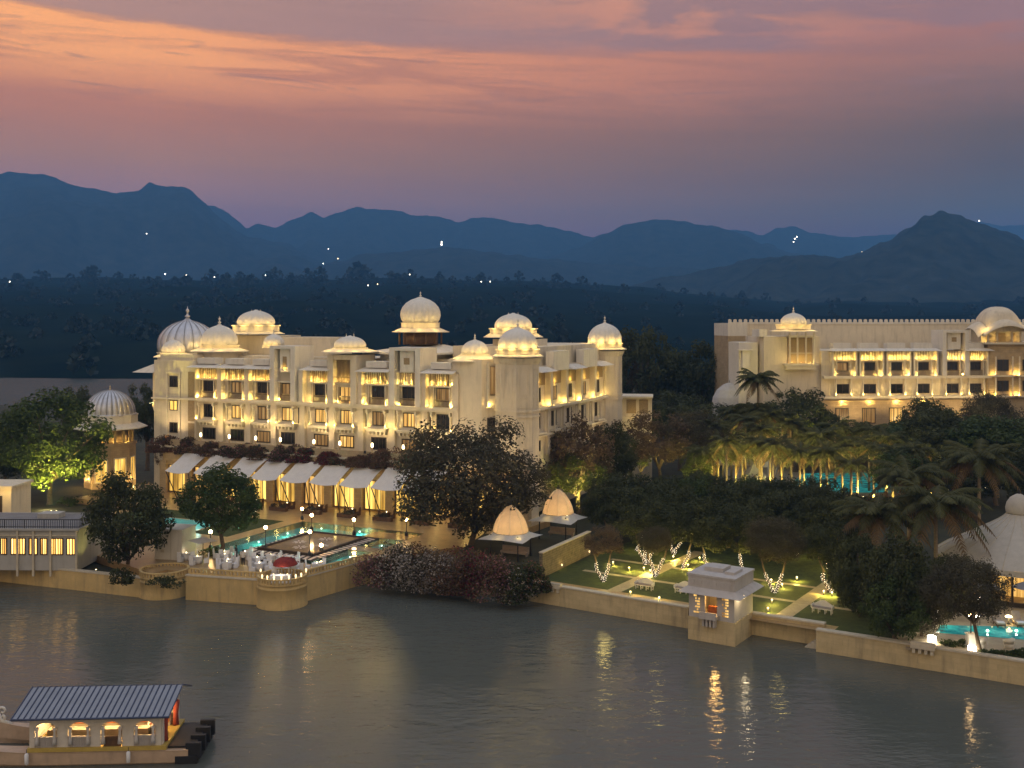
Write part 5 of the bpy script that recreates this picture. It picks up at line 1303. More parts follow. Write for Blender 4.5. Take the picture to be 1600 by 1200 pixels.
for (px, py) in ((1177, 765), (1195, 752), (1290, 735)):
    p = gp(px, py, ZG); t = thing('cabana', {1177: 'white curtained cabana at the near end of the garden pool', 1195: 'white curtained cabana behind the other one by the garden pool', 1290: 'white cabana at the far side of the garden pool'}[px], 'cabana', (p.x, p.y, ZG), R(10), 'pool cabanas')
    m = MB()
    for sx_ in (-1.3, 1.3):
        for sy_ in (-1.3, 1.3): m.cbox(sx_, sy_, 0, .1, .1, 2.6)
    m.build('frame', M['whitepaint'], t)
    m = MB(); m.lathe([(2.1, 2.55), (1.2, 3.1), (.5, 3.6), (.06, 4.1)], 4, smooth=False, a0=PI/4); m.build('roof', M['canvas'], t)
    for sx_ in (-1.3, 1.3):
        for sy_ in (-1.3, 1.3): m = MB(); m.lathe([(.34, .1), (.22, 1.1), (.30, 2.5)], 8, sx_, sy_); m.build('curtain', M['curtain'], t)
    light('POINT', (0, -.2, 1.2), 25, (1, .85, .6), .2, t)
for i, (px, py) in enumerate(((1258, 796), (1262, 789), (1266, 783))):
    p = gp(px, py, ZG)
m = MB(); p = gp(1262, 800, ZG)
for i in range(5): m.box(p.x-1.5, p.x+1.5, p.y+i*.45, p.y+i*.45+.45, ZG, ZG+.16*(i+1))
o = m.build('garden_steps', M['cap']); tag(o, 'short flight of lit garden steps below the garden pool', 'steps'); light('POINT', (p.x, p.y-.6, ZG+1.2), 16, WARM, .1)
# ================================================================== SMALL POOL by the tent
t0, t1, t2, t3 = gp(1462, 990, ZG), gp(1640, 1004, ZG), gp(1640, 982, ZG), gp(1470, 978, ZG)
m = MB(); m.prism([(t0.x-4, t0.y-4.2), (t1.x+3, t1.y-3.4), (t2.x+3, t2.y+9), (t3.x-4, t3.y+8)], ZG-.1, ZG+.06); struct(m.build('tent_terrace', M['pavepale']), 'paved terrace between the tent and the lake wall', 'terrace')
m = MB(); m.quad((t0.x, t0.y, ZG+.09), (t1.x, t1.y, ZG+.09), (t2.x, t2.y, ZG+.09), (t3.x, t3.y, ZG+.09)); struct(m.build('tent_pool_water', M['glow_pool']), 'turquoise water of the narrow pool before the tent', 'pool water')
for i, px in enumerate((1543, 1588)):
    p = gp(px, 986, ZG+.09); m = MB(); m.ball((0, 0, 0), .13, 8, 5); o = m.build('underwater_lamp', M['poollamp'], None, p+Vector((0, 0, .02))); tag(o, 'bright lamp at the edge of the tent pool, %s' % ('nearer the garden tree' if i == 0 else 'nearer the frame of the picture'), 'pool lamp'); light('POINT', (0, 0, .3), 8, (.8, 1, .7), .1, o)
def lounger(p, rz, label, back=.75, grp='sun loungers by the tent pool'):
    t = thing('sun_lounger', label, 'sun lounger', p, rz, grp)
    m = MB(); m.box(-.36, .36, -.95, .55, .22, .30); 
    for sx_ in (-.3, .3):
        for sy_ in (-.85, .45): m.cbox(sx_, sy_, 0, .07, .07, .219)
    m.build('frame', M['wood'], t)
    m = MB(); m.box(-.36, .36, -.95, .35, .302, .42); m.add([(-.36, .35, .31), (.36, .35, .31), (.36, .85, .31+back), (-.36, .85, .31+back), (-.36, .45, .25), (.36, .45, .25), (.36, .95, .25+back), (-.36, .95, .25+back)], [(0, 1, 2, 3), (7, 6, 5, 4), (0, 4, 5, 1), (1, 5, 6, 2), (2, 6, 7, 3), (3, 7, 4, 0)]); m.build('cushion', M['cushion'], t)
    m = MB(); m.box(-.3, .3, -.9, -.4, .421, .5); m.build('towel', M['white'], t)
for i, px in enumerate((1560, 1591)): lounger(gp(px, 977, ZG+.06), R(-8), 'cushioned lounger with folded towel by the tent pool, ' + ('beside the small mushroom lamp' if i else 'behind the leaning tree'))
p = gp(1576, 975, ZG+.06); m = MB(); m.lathe([(.18, 0), (.1, .1), (.05, .15), (.05, .62)], 10); t = thing('mushroom_lamp', 'small lit mushroom lamp table between two loungers', 'lamp', p); m.build('stem', M['rail'], t); m = MB(); m.lathe([(.3, .62), (.26, .72), (.05, .8)], 12); m.build('shade', M['lens'], t); light('POINT', (0, -.1, .45), 14, WARM, .08, t)
for i, px in enumerate((1532, 1576)):
    p = gp(px, 1012, ZG+.06); t = thing('tub_chair', 'round white wicker tub chair facing the tent pool, ' + ('beside the torch lamp' if i == 0 else 'standing alone by the hedge'), 'chair', p, R(190), 'tub chairs by the tent pool')
    m = MB(); m.lathe([(.34, 0), (.40, .35), (.38, .42), (.02, .43)], 18); m.build('seat', M['whitepaint'], t)
    m = MB(); vs = []; fs = []; n = 16
    for k_ in range(n+1):
        a = R(-30)+R(240)*k_/n; h_ = .95-.3*abs(k_/n-.5)*2
        for r_, z in ((.40, .36), (.48, h_), (.43, h_), (.36, .42)): vs.append((r_*math.cos(a), r_*math.sin(a), z))
    for k_ in range(n):
        for j in range(4): fs.append((k_*4+j, (k_+1)*4+j, (k_+1)*4+(j+1) % 4, k_*4+(j+1) % 4))
    m.add(vs, fs, 0, True); m.build('backrest', M['whitepaint'], t)
    m = MB(); m.lathe([(.30, .431), (.30, .52), (.25, .54)], 14); m.build('cushion', M['cushion'], t)
for px, py, lab_ in ((1542, 950, 'grey-blue parasol at the left of the tent opening'), (1604, 950, 'grey-blue parasol cut by the picture edge before the tent')):
    p = gp(px, py+8, ZG); t = thing('parasol', lab_, 'parasol', p); m = MB(); m.tube([(0, 0, 0), (0, 0, 2.9)], .035, 6); m.build('pole', M['rail'], t); m = MB(); m.lathe([(1.25, 2.35), (.7, 2.65), (.05, 2.95)], 8, smooth=False); m.build('canopy', M['roofgrey'], t)
# ================================================================== LAMPS, FURNITURE, BOAT
def torch_lamp(p, h, label, e=170, grp='globe lamps around the palace pool'):
    t = thing('globe_lamp', label, 'lamp post', p, 0, grp)
    m = MB(); m.lathe([(.22, 0), (.22, .35), (.1, .5), (.05, .6), (.045, h-.25), (.1, h-.2), (.12, h-.1)], 10); m.build('post', M['rail'], t)
    m = MB(); m.ball((0, 0, h+.08), .2, 12, 8); m.build('globe', M['flame'], t)
    l = light('POINT', (0, 0, h+.1), e, (1, .58, .24), .22, t)
    return t
for (px, py, pg, lb) in ((472, 812, 796, 'globe lamp at the far corner of the palace pool'), (487, 829, 806, 'globe lamp on the far corner of the pool platform'), (553, 836, 813, 'globe lamp by the bridge of the pool platform'), (635, 837, 813, 'globe lamp at the arcade end of the palace pool'),
                       (415, 858, 825, 'globe lamp standing between pool water and striped border'), (484, 868, 832, 'tallest globe lamp at the near corner of the platform'), (329, 858, 832, 'globe lamp behind the court tree trunk'), (502, 862, 853, 'low globe lamp in the middle of the platform')):
    z = ZT+(.2 if px in (484, 487, 502) else 0); p = gp(px, py, z); torch_lamp(p, max(.6, HC-(pg-HZ)*p.y/FPX-z), lb)
p = gp(1517, 1012, ZG+.06); t = torch_lamp(p, HC-(966-HZ)*p.y/FPX-ZG, 'torch lamp on a white pedestal beside the leaning tree at the lake wall', 60, 'lamps by the tent pool')
m = MB(); m.box(-.3, .3, -.3, .3, 0, 1.1); m.box(-.36, .36, -.36, .36, 1.101, 1.2); m.build('pedestal', M['whitepaint'], t)
def box_lamp(px, py, z, s, label, e=30):
    p = gp(px, py, z); t = thing('box_lamp', label, 'lamp', p, R(10), 'glowing box lamps'); m = MB(); m.box(-s/2, s/2, -s/2, s/2, .03, s); m.build('shade', M['lenswhite'], t); m = MB(); m.box(-s*.55, s*.55, -s*.55, s*.55, 0, .029); m.build('foot', M['rail'], t); light('POINT', (0, -s, s*.6), e, (1, .8, .5), .2, t)
box_lamp(1456, 1003, ZG+.06, .5, 'glowing box lamp by the bend of the pool hedge'); box_lamp(1519, 1018, ZG+.06, .45, 'glowing box lamp at the foot of the torch pedestal')
for i, (px, py, hh) in enumerate(((1477, 930, 1.2), (1464, 905, 1.1), (1466, 958, 1.0), (1444, 945, .9), (1531, 940, 2.2), (1465, 967, .7), (1425, 975, .8), (1528, 967, .9))):
    lb = ('upper round lantern glowing through the garden tree', 'small lantern high among the dark bushes', 'bright round lantern beside the garden tree', 'yellowish lantern deep in the bushes', 'white lantern hanging by the leaning trunk', 'low lantern just under the bright round one', 'tiny lantern in the front bush', 'lantern beside the fork of the leaning tree')[i]
    p = gp(px, py+hh*17, ZG); t = thing('garden_lantern', lb, 'lantern', p, 0, 'garden lanterns near the tent'); m = MB(); m.tube([(0, 0, 0), (0, 0, hh)], .03, 6); m.build('post', M['rail'], t); m = MB(); m.ball((0, 0, hh+.12), .17, 10, 7); m.build('globe', M['lenswhite'], t); light('POINT', (0, -.25, hh+.12), 14, (1, .78, .42), .15, t)
# ---- garden benches (white, arched back)
def bench(p, rz, label, cush):
    t = thing('garden_bench', label, 'bench', p, rz, 'white garden benches'); 
    m = MB(); m.box(-.95, .95, -.3, .3, .40, .48); m.build('seat', M['whitepaint'], t)
    m = MB(); vs = [(-.95, 0)]
    n = 14; pr = [(-.95, .48), (.95, .48)] + [(.95-1.9*i/n, .72+.42*math.sin(PI*i/n)**1.5+(.1 if i in (0, n) else 0)) for i in range(n+1)]
    N = len(pr); m.add([(x, .24, z) for x, z in pr]+[(x, .31, z) for x, z in pr], [tuple(range(N)), tuple(range(2*N-1, N-1, -1))]+[(i, N+i, N+(i+1) % N, (i+1) % N) for i in range(N)]); m.build('backrest', M['whitepaint'], t)
    for sx_ in (-.85, -.3, .3, .85):
        m = MB(); m.cbox(sx_, -.22, 0, .08, .08, .399); m.cbox(sx_, .22, 0, .08, .08, .399); m.cbox(sx_, 0, .1, .05, .4, .06); m.build('leg', M['whitepaint'], t)
    for sg in (-1, 1):
        m = MB(); m.box(sg*.95-.05, sg*.95+.05, -.3, .23, .481, .72); m.build('armrest', M['whitepaint'], t)
    m = MB(); m.box(-.88, .88, -.28, .2, .482, .56); m.build('cushion', M[cush], t)
ga = math.atan2(gd.y, gd.x)
bench(gp(1007, 921, ZG), ga, 'white arched-back bench between two light-wrapped trees', 'cushion'); bench(gp(1069, 927, ZG), ga, 'white bench half hidden by the water kiosk', 'cushion'); bench(gp(1285, 958, ZG), ga, 'white bench with rose end cushions near the dark bushes', 'cushion')
# ---- low path lamps of the garden (each a little bollard) 
for i, (px, py) in enumerate(((958, 884), (983, 893), (1006, 893), (1016, 897), (1075, 888), (1090, 905), (1093, 877), (1205, 912), (1222, 919), (1287, 930), (1206, 944), (1030, 940), (985, 931), (1052, 875), (1150, 905), (1200, 957), (1300, 932), (1245, 908))):
    p = gp(px, py, ZG); t = thing('path_lamp', 'knee-high lamp throwing a pool of yellow light on the garden path', 'path lamp', p, 0, 'garden path lamps'); m = MB(); m.lathe([(.06, 0), (.06, .38)], 8); m.build('post', M['rail'], t); m = MB(); m.lathe([(.09, .381), (.1, .46), (.03, .5)], 8); m.build('head', M['candle'], t); light('POINT', (0, -.16, .42), 190, (1, .74, .16), .06, t)
# ---- dining terrace: tables, covered chairs, people, flower dome
def table(x, y, label, z=ZT, r=.55, cloth='white', rz=0):
    p = PF.w(x, y, z); t = thing('dining_table', label, 'table', p, rz, 'white dining tables on the pool terrace')
    m = MB(); m.lathe([(r*.86, .02), (r*.92, .35), (r*.97, .72), (r, .74), (r, .76)], 16); m.build('tablecloth', M[cloth], t)
    m = MB(); m.lathe([(.05, .761), (.06, .85), (.02, .9)], 8); m.build('candle', M['lens'], t); light('POINT', (0, 0, 1.05), 3, (1, .8, .6), .05, t); return t
def chair(x, y, rz, label, mt='white', sash=False, proto={}):
    key = (mt, sash)
    p = PF.w(x, y, ZT)
    if key not in proto:
        t = thing('dining_chair', label, 'chair', p, rz, 'white covered dining chairs')
        m = MB(); m.box(-.24, .24, -.24, .24, .02, .5); m.build('seat', M[mt], t)
        m = MB(); m.frustum([(-.24, .16), (.24, .16), (.24, .27), (-.24, .27)], .501, [(-.22, .22), (.22, .22), (.22, .30), (-.22, .30)], 1.08); b = m.build('backrest', M[mt], t)
        if sash: m = MB(); m.box(-.26, .26, .14, .32, .62, .82); m.build('sash', M['black'], b)
        proto[key] = t; return t
    t = copy_tree(proto[key]); t.location = p; t.rotation_euler.z = rz; t['label'] = label; return t
tl = [(-18.3, -35.2), (-16.4, -36.9), (-14.2, -34.8), (-12.3, -36.8), (-10.4, -34.6), (-8.6, -35.8), (-20.3, -37.2), (-6.9, -34.2), (-13.6, -33.3), (-22.5, -36.5), (-15.6, -38.0), (-11.4, -33.0), (-17.2, -33.2), (-9.6, -37.2), (-19.4, -34.0)]
tlab = ['table beside the trunk of the court tree', 'table against the balustrade below the court tree', 'table in the middle of the covered chairs', 'table at the balustrade left of the flower dome', 'table near the platform corner', 'table behind the flower dome', 'table in the corner by the planted bastion', 'table at the pool end near the shrubs', 'table closest to the striped pool border', 'table beside the service block', 'table touching the balustrade in the middle of the wall', 'table between pool water and covered chairs', 'table behind the court tree trunk', 'table just left of the flower dome posts', 'table between court tree and pool edge']
for (x, y), lb in zip(tl, tlab):
    table(x, y, 'white-clothed dining ' + lb)
    for q in range(3):
        a = q*2.1+x; chair(x+.92*math.cos(a), y+.92*math.sin(a), PF.a+a-PI/2, 'white covered chair at the dining ' + lb, 'white', False)
for q, (x, y) in enumerate(((-12.9, -35.4), (-11.6, -35.8))): chair(x, y, PF.a+2.6, 'covered chair with black back band near the flower dome, ' + ('one nearer the tree' if q == 0 else 'one nearer the dome'), 'white', True)
# standing waiters
def person(p, rz, label, top, bottom, seated=False, arm=0.3, h=1.7, skirt=False):
    t = thing('person', label, 'person', p, rz)
    k = h/1.7
    me = D.meshes.new('body'); 
    if not seated:
        J = {'pel': (0, 0, .92), 'spi': (0, 0, 1.12), 'che': (0, 0, 1.33), 'nec': (0, .01, 1.47), 'hed': (0, -.01, 1.58), 'top': (0, 0, 1.69), 'ls': (-.19, 0, 1.40), 'le': (-.24, .03, 1.13), 'lw': (-.22, -.10*arm*3, .92), 'lh': (-.21, -.12*arm*3, .84), 'rs': (.19, 0, 1.40), 're': (.24, .03, 1.13), 'rw': (.22, -.10*arm*3, .92), 'rh': (.21, -.12*arm*3, .84), 'lp': (-.10, 0, .86), 'lk': (-.11, -.02, .48), 'la': (-.11, .02, .08), 'lt': (-.12, -.14, .04), 'rp': (.10, 0, .86), 'rk': (.11, -.02, .48), 'ra': (.11, .02, .08), 'rt': (.12, -.14, .04)}
    else:
        J = {'pel': (0, 0, .55), 'spi': (0, .02, .75), 'che': (0, .02, .96), 'nec': (0, .02, 1.10), 'hed': (0, -.01, 1.21), 'top': (0, 0, 1.32), 'ls': (-.19, .02, 1.03), 'le': (-.25, -.03, .78), 'lw': (-.16, -.24, .68), 'lh': (-.13, -.31, .66), 'rs': (.19, .02, 1.03), 're': (.25, -.03, .78), 'rw': (.16, -.24, .68), 'rh': (.13, -.31, .66), 'lp': (-.10, -.02, .52), 'lk': (-.13, -.44, .50), 'la': (-.13, -.42, .08), 'lt': (-.13, -.54, .04), 'rp': (.10, -.02, .52), 'rk': (.13, -.44, .50), 'ra': (.13, -.42, .08), 'rt': (.13, -.54, .04)}
    rad = {'pel': .15, 'spi': .135, 'che': .16, 'nec': .055, 'hed': .095, 'top': .06, 'ls': .065, 'le': .045, 'lw': .032, 'lh': .035, 'lp': .09, 'lk': .06, 'la': .042, 'lt': .035}
    E_ = [('pel', 'spi'), ('spi', 'che'), ('che', 'nec'), ('nec', 'hed'), ('hed', 'top'), ('che', 'ls'), ('ls', 'le'), ('le', 'lw'), ('lw', 'lh'), ('che', 'rs'), ('rs', 're'), ('re', 'rw'), ('rw', 'rh'), ('pel', 'lp'), ('lp', 'lk'), ('lk', 'la'), ('la', 'lt'), ('pel', 'rp'), ('rp', 'rk'), ('rk', 'ra'), ('ra', 'rt')]
    names = list(J); ix = {n: i for i, n in enumerate(names)}
    me.from_pydata([tuple(c*k for c in J[n]) for n in names], [(ix[a], ix[b]) for a, b in E_], [])
    o = D.objects.new('body', me); COL.objects.link(o); o.parent = t
    sk = o.modifiers.new('Skin', 'SKIN'); me.skin_vertices or None
    for n in names:
        r_ = rad.get(n) or rad['l'+n[1:]]; me.skin_vertices[0].data[ix[n]].radius = (r_*k, r_*k*(.72 if n in ('pel', 'spi', 'che') else 1)); me.skin_vertices[0].data[ix[n]].use_root = (n == 'pel')
    o.modifiers.new('Subd', 'SUBSURF').levels = 1; o.modifiers[-1].render_levels = 1
    me.materials.append(M['skin'])
    # clothes follow the body
    zz_ = lambda n: Vector(J[n])*k
    m = MB(); n = 14
    pe, ch = zz_('pel'), zz_('che')
    def ring(c, a, b): return [(c.x+a*math.cos(2*PI*i/n), c.y+b*math.sin(2*PI*i/n), c.z) for i in range(n)]
    rs = [ring(pe-Vector((0, 0, .06)), .205*k, .15*k), ring(zz_('spi'), .19*k, .135*k), ring(ch, .215*k, .145*k), ring(ch+Vector((0, 0, .09*k)), .19*k, .11*k), ring(ch+Vector((0, .0, .135*k)), .075*k, .07*k)]
    m.add([v for r_ in rs for v in r_], [(j*n+i, j*n+(i+1) % n, (j+1)*n+(i+1) % n, (j+1)*n+i) for j in range(4) for i in range(n)], 0, True)
    for s_ in 'lr': m.tube([zz_(s_+'s'), zz_(s_+'e'), zz_(s_+'w')], [.085*k, .062*k, .048*k], 8)
    m.build('shirt', M[top], t)
    m = MB()
    for s_ in 'lr': m.tube([zz_(s_+'p')+Vector((0, 0, .03)), zz_(s_+'k'), zz_(s_+'a')], [.115*k, .082*k, .06*k], 8)
    m.build('trousers', M[bottom], t)
    m = MB(); hd = zz_('hed')+Vector((0, .018, .035)); m.lathe([(.02, hd.z-.06), (.098*k, hd.z-.03), (.105*k, hd.z+.03), (.08*k, hd.z+.085), (.02, hd.z+.105)], 12, hd.x, hd.y+.012); m.build('hair', M['hair'], t)
    return t
for q, (x, y, lb) in enumerate(((-17.4, -34.4, 'standing waiter in dark clothes beside the court tree trunk'), (-15.2, -35.9, 'standing waiter in white shirt and dark trousers among the covered chairs'))):
    person(PF.w(x, y, ZT), 2.0+q, lb, 'black' if q == 0 else 'cloth_white', 'black')
# red flower dome with laid table on the bastion
fdp = Vector((B2[0]+.1, B2[1]+.9, 2.36)); t = thing('flower_dome', 'red flower-covered dome on slender posts on the round bastion', 'flower dome', fdp)
m = MB()
for q in range(6): a = q*PI/3; m.tube([(1.0*math.cos(a), .7*math.sin(a), 0), (1.0*math.cos(a), .7*math.sin(a), 1.45)], .04, 6)
m.build('post', M['whitepaint'], t)
m = MB(); m.lathe([(1.22, 1.4), (1.2, 1.55), (1.0, 1.85), (.6, 2.08), (.1, 2.17)], 20); dm_ = m.build('dome', M['redfab'], t)
b = bush_mesh('blossom', 'fl_red', 700, (1.15, 1.15, .75), .07, 77); b.parent = dm_; b.location = (0, 0, 1.45)
p = Vector((B2[0], B2[1]-.8, 2.36)); t = thing('dining_table', 'long white-clothed table laid with lamps on the round bastion', 'table', p); m = MB(); m.box(-1.0, 1.0, -.4, .4, .02, .76); m.build('tablecloth', M['white'], t)
m = MB()
for x in (-.7, 0, .7): m.lathe([(.05, .761), (.06, .88), (.02, .92)], 8, x, 0)
m.build('candle', M['candle'], t); light('POINT', (0, -.1, 1.2), 20, (1, .85, .65), .2, t)
for i in range(9):
    a = -PI*.15-PI*.78*i/8 if i < 7 else (.35 if i == 7 else PI-.25)
    m = MB(); m.lathe([(.07, 0), (.05, .1), (.1, .18), (.08, .34), (.02, .4)], 8); o = m.build('rail_lantern', M['candle'], None, (B2[0]+2.38*math.cos(a), B2[1]+2.38*math.sin(a), 3.02)); tag(o, 'little candle lantern on the balustrade of the flower bastion', 'lantern', 'lanterns on the bastion rail')
# white arum-like sculpture/planter and umbrella base near the tree
p = PF.w(-21.5, -35.0, ZT); t = thing('flat_parasol', 'low cream parasol beside the white service block', 'parasol', p); m = MB(); m.tube([(0, 0, 0), (0, 0, 2.2)], .04, 6); m.build('pole', M['rail'], t); m = MB(); m.lathe([(1.7, 1.9), (1.0, 2.1), (.05, 2.3)], 4, smooth=False); m.build('canopy', M['awning'], t)
# planter boxes and small tables along the arcade
for i in range(9):
    x = -49+5.6*i; p = PF.w(x, -8.3, ZT); t = thing('planter_box', 'low dark planter on the terrace edge before awning %s' % ('one', 'two', 'three', 'four', 'five', 'six', 'seven', 'eight', 'nine')[i], 'planter', p, PF.a, 'planters before the arcade')
    m = MB(); m.box(-1.4, 1.4, -.3, .3, 0, .5); m.build('box', M['wood'], t); b = bush_mesh('foliage', 'leaf_olive', 350, (1.5, .4, .5), .08, 40+i); b.parent = t; b.location = (0, 0, .5)
for i in range(8):
    x = -43+5.4*i; table(x, -6.4, 'dark outdoor table under the arcade awnings', cloth='wood'); COL.objects[-1]
    for q in (-1, 1):
        c_ = chair(x+q*.95, -6.4, PF.a-q*PI/2, 'dark wooden chair at an outdoor arcade table', 'wood', False); c_['group'] = 'chairs under the arcade awnings'
# ================================================================== EXCURSION BOAT
bp = gp(150, 1196, 0); bt = thing('excursion_boat', 'white twin-hulled excursion boat with blue-grey ribbed roof and lit cabin', 'boat', (bp.x, bp.y, 0), R(3))
bs = FPX/bp.y; bxx = lambda px: (px-150)/bs
def hull(y, x0, x1, w_, name):
    m = MB(); n = 24; secs = []
    for i in range(n+1):
        q = i/n; x = x0+(x1-x0)*q
        if q < .45: k = math.sin((q/.45)*PI/2)**.7; lift = .55*(1-q/.45)**1.8
        else: k = 1; lift = 0
        hw = max(.03, w_*k)
        secs.append([(x, y-hw*1.06, .90+lift), (x, y-hw*1.0, .80+lift), (x, y-hw*.86, .1+lift*.6), (x, y, -.4+lift*.5), (x, y+hw*.86, .1+lift*.6), (x, y+hw*1.0, .80+lift), (x, y+hw*1.06, .90+lift), (x, y+hw*.9, .91+lift), (x, y-hw*.9, .91+lift)])
    N = 9; vs = [v for s_ in secs for v in s_]
    fs = [(i*N+j, (i+1)*N+j, (i+1)*N+(j+1) % N, i*N+(j+1) % N) for i in range(n) for j in range(N)] + [tuple(range(N)), tuple(range(n*N+N-1, n*N-1, -1))]
    m.add(vs, fs, 0, False); return m.build('hull', M['hull'], bt)
hull(.45, bxx(-95), bxx(292), .55, 'hull'); hull(4.0, bxx(-42), bxx(292), .55, 'hull')
# carved curling prow ornaments
m = MB()
def scroll(cx, cz, r0, turns, y, m, a0=0, sgn=1):
    pts = []; rad = []
    for i in range(22):
        q = i/21; a = a0+sgn*turns*2*PI*q; r_ = r0*(1-.75*q); pts.append((cx+r_*math.cos(a), y, cz+r_*math.sin(a))); rad.append(.10*(1-.5*q))
    m.tube(pts, rad, 7)
px_ = bxx(-40); m.tube([(px_+.9, 4.0, 1.25), (px_+.2, 4.0, 1.5), (px_-.05, 4.0, 2.1)], [.12, .14, .1], 7); scroll(px_+.25, 2.15, .3, .9, 4.0, m, PI, -1); scroll(px_-.35, 2.05, .28, .8, 4.0, m, 0, 1); scroll(px_+.25, 1.65, .2, .8, 4.0, m, PI*.5, -1)
m.build('carved_prow', M['whitepaint'], bt)
cx0, cx1 = bxx(48), bxx(250)
m = MB(); m.box(cx0-.1, cx1+.35, -.1, 4.5, .94, 1.2); m.build('deck', M['hullband'], bt)
m = MB(); yw = .02; z0, z1 = 1.201, 3.4
ops = []
for (a, b) in ((56, 90), (107, 141), (157, 190), (208, 241)): ops.append((bxx(a), bxx(b)))
xs_ = [cx0] + [v for o_ in ops for v in o_] + [cx1]
for yy in (yw,):
    for i in range(0, len(xs_), 2): m.box(xs_[i], xs_[i+1], yy, yy+.12, z0, z1)
    for a, b in ops:     # arched heads
        n = 10; c_ = (a+b)/2; hw = (b-a)/2
        pts = [(a, 2.75)] + [(c_-hw*math.cos(PI*i/n), 2.55+.62*math.sin(PI*i/n)**.8) for i in range(n+1)]
        for i in range(n):
            x_a, za = c_-hw*math.cos(PI*i/n), 2.15+.62*math.sin(PI*i/n)**.75; x_b, zb_2 = c_-hw*math.cos(PI*(i+1)/n), 2.15+.62*math.sin(PI*(i+1)/n)**.75
            m.add([(x_a, yy, za), (x_b, yy, zb_2), (x_b, yy, z1), (x_a, yy, z1), (x_a, yy+.12, za), (x_b, yy+.12, zb_2), (x_b, yy+.12, z1), (x_a, yy+.12, z1)], [(0, 1, 2, 3), (7, 6, 5, 4), (0, 4, 5, 1), (3, 2, 6, 7)])
m.box(cx0, cx0+.1, .141, 4.199, z0, z1); m.box(cx0, cx1, 4.2, 4.32, z0, z1)
m.build('cabin_wall', M['boatwall'], bt)
for k_, (a, b) in enumerate(ops):
    if k_ == 2: continue
    m = MB()
    m.box(a, b, .03, .09, z0, 1.80); n = int((b-a)/.1)
    for i in range(n): m.box(a+(b-a)*i/n, a+(b-a)*(i+.4)/n, -.005, .029, z0, 1.80)
    m.box(a-.05, b+.05, -.03, .13, 1.801, 1.88)
    m.build('railing', M['boatrail'], bt)
m = MB(); a, b = ops[2]; m.box(a+.15, b-.1, .04, .09, z0, 1.84); m.build('gate', M['wood'], bt)
for (a, b) in ops:
    for xq in (a+.18, b-.12):
        m = MB(); m.lathe([(.15, 1.4), (.12, 1.7), (.09, 1.95), (.07, 2.2), (.14, 2.5)], 10, xq, -.06); m.build('curtain', M['curtain'], bt)
m = MB(); m.box(cx0+.3, cx1-.3, 3.3, 3.8, 1.202, 1.95); m.box(cx0+.5, cx1-1.0, 1.6, 2.2, 1.202, 1.7); m.build('bench', M['cushion'], bt); m = MB(); m.box(cx0+.35, cx1-.35, 3.25, 3.29, 1.5, 1.98); m.build('seat_cover', M['orangefab'], bt)
m = None
for a_, b_ in ((112, 136), (160, 186), (68, 82)): m = MB(); m.frustum([(bxx(a_), 2.9), (bxx(b_), 2.9), (bxx(b_), 3.2), (bxx(a_), 3.2)], 1.55, [(bxx(a_+4), 3.0), (bxx(b_-4), 3.0), (bxx(b_-4), 3.2), (bxx(a_+4), 3.2)], 2.35); m.build('backrest', M['wood'], bt)
for px in (73, 124, 172, 222): light('POINT', (bxx(px), 1.9, 2.8), 300, (1, .62, .24), .15, bt)
m = MB()
for px in (73, 124, 172, 222): m.ball((bxx(px), 2.2, 3.2), .1, 8, 6)
m.build('cabin_lamp', M['lens'], bt)
# roof: shallow gable of ribbed sheet
m = MB(); xe0, xe1 = bxx(28), bxx(267); ye, yr, yb_ = -.75, 2.1, 4.95; ze, zr_ = 3.30, 4.35
sh = .35
vs = [(xe0, ye, ze), (xe1, ye, ze), (xe1+.15, yr, zr_), (xe0+.2, yr, zr_), (xe0, yb_, ze), (xe1, yb_, ze)]
th = .08
m.add(vs+[(x, y, z-th) for x, y, z in vs], [(0, 1, 2, 3), (3, 2, 5, 4), (6, 9, 8, 7), (9, 10, 11, 8), (0, 6, 7, 1), (4, 5, 11, 10), (0, 3, 9, 6), (3, 4, 10, 9), (1, 7, 8, 2), (2, 8, 11, 5)], 0)
rf = m.build('roof', M['boatroof'], bt)
m = MB(); n = 26
for i in range(n+1):
    q = i/n; xa = xe0+(xe1-xe0)*q; xb = xe0+.2+(xe1+.15-xe0-.2)*q
    m.tube([(xa, ye, ze+.02), (xb, yr, zr_+.03), (xa, yb_, ze+.02)], .045, 5, smooth=False)
m.build('seam', M['boatgroove'], rf)
m = MB(); m.tube([(xe0-.03, ye-.02, ze-.02), (xe1+.03, ye-.02, ze-.02)], .07, 6); m.build('gutter', M['boatgroove'], rf)
m = MB(); m.box(cx1+.36, bxx(300), .2, 4.2, .95, 1.05); 
for i, y in enumerate((.1, 1.4, 2.7, 4.0)): m.box(cx1+.9, bxx(306), y-.2, y+.35, .0, .5); m.box(bxx(288), bxx(311), y-.12, y+.2, .3, 1.3)
m.build('engine_deck', M['black'], bt)
m = MB(); m.box(cx1-.02, cx1+.08, .141, .5, z0, z1); m.box(cx1-.02, cx1+.08, 3.7, 4.199, z0, z1); m.box(cx1-.02, cx1+.08, .501, 3.699, 2.9, z1); m.build('end_frame', M['boatwall'], bt)
for yq in (.75, 3.4): m = MB(); m.lathe([(.22, 1.25), (.16, 2.0), (.26, 2.85)], 10, cx1+.05, yq); m.build('door_curtain', M['cloth_red'], bt)
for px in (47, 202):
    m = MB(); m.lathe([(.05, 1.0), (.13, .92), (.13, .3), (.05, .25)], 12, bxx(px), -.32); m.lathe([(.02, 1.25), (.02, 1.0)], 5, bxx(px), -.32, mi=1); m.build('fender', [M['white'], M['black']], bt)
pp_ = T0 = None
bm = Matrix.Translation((bp.x, bp.y, 0)) @ Matrix.Rotation(R(3), 4, 'Z')
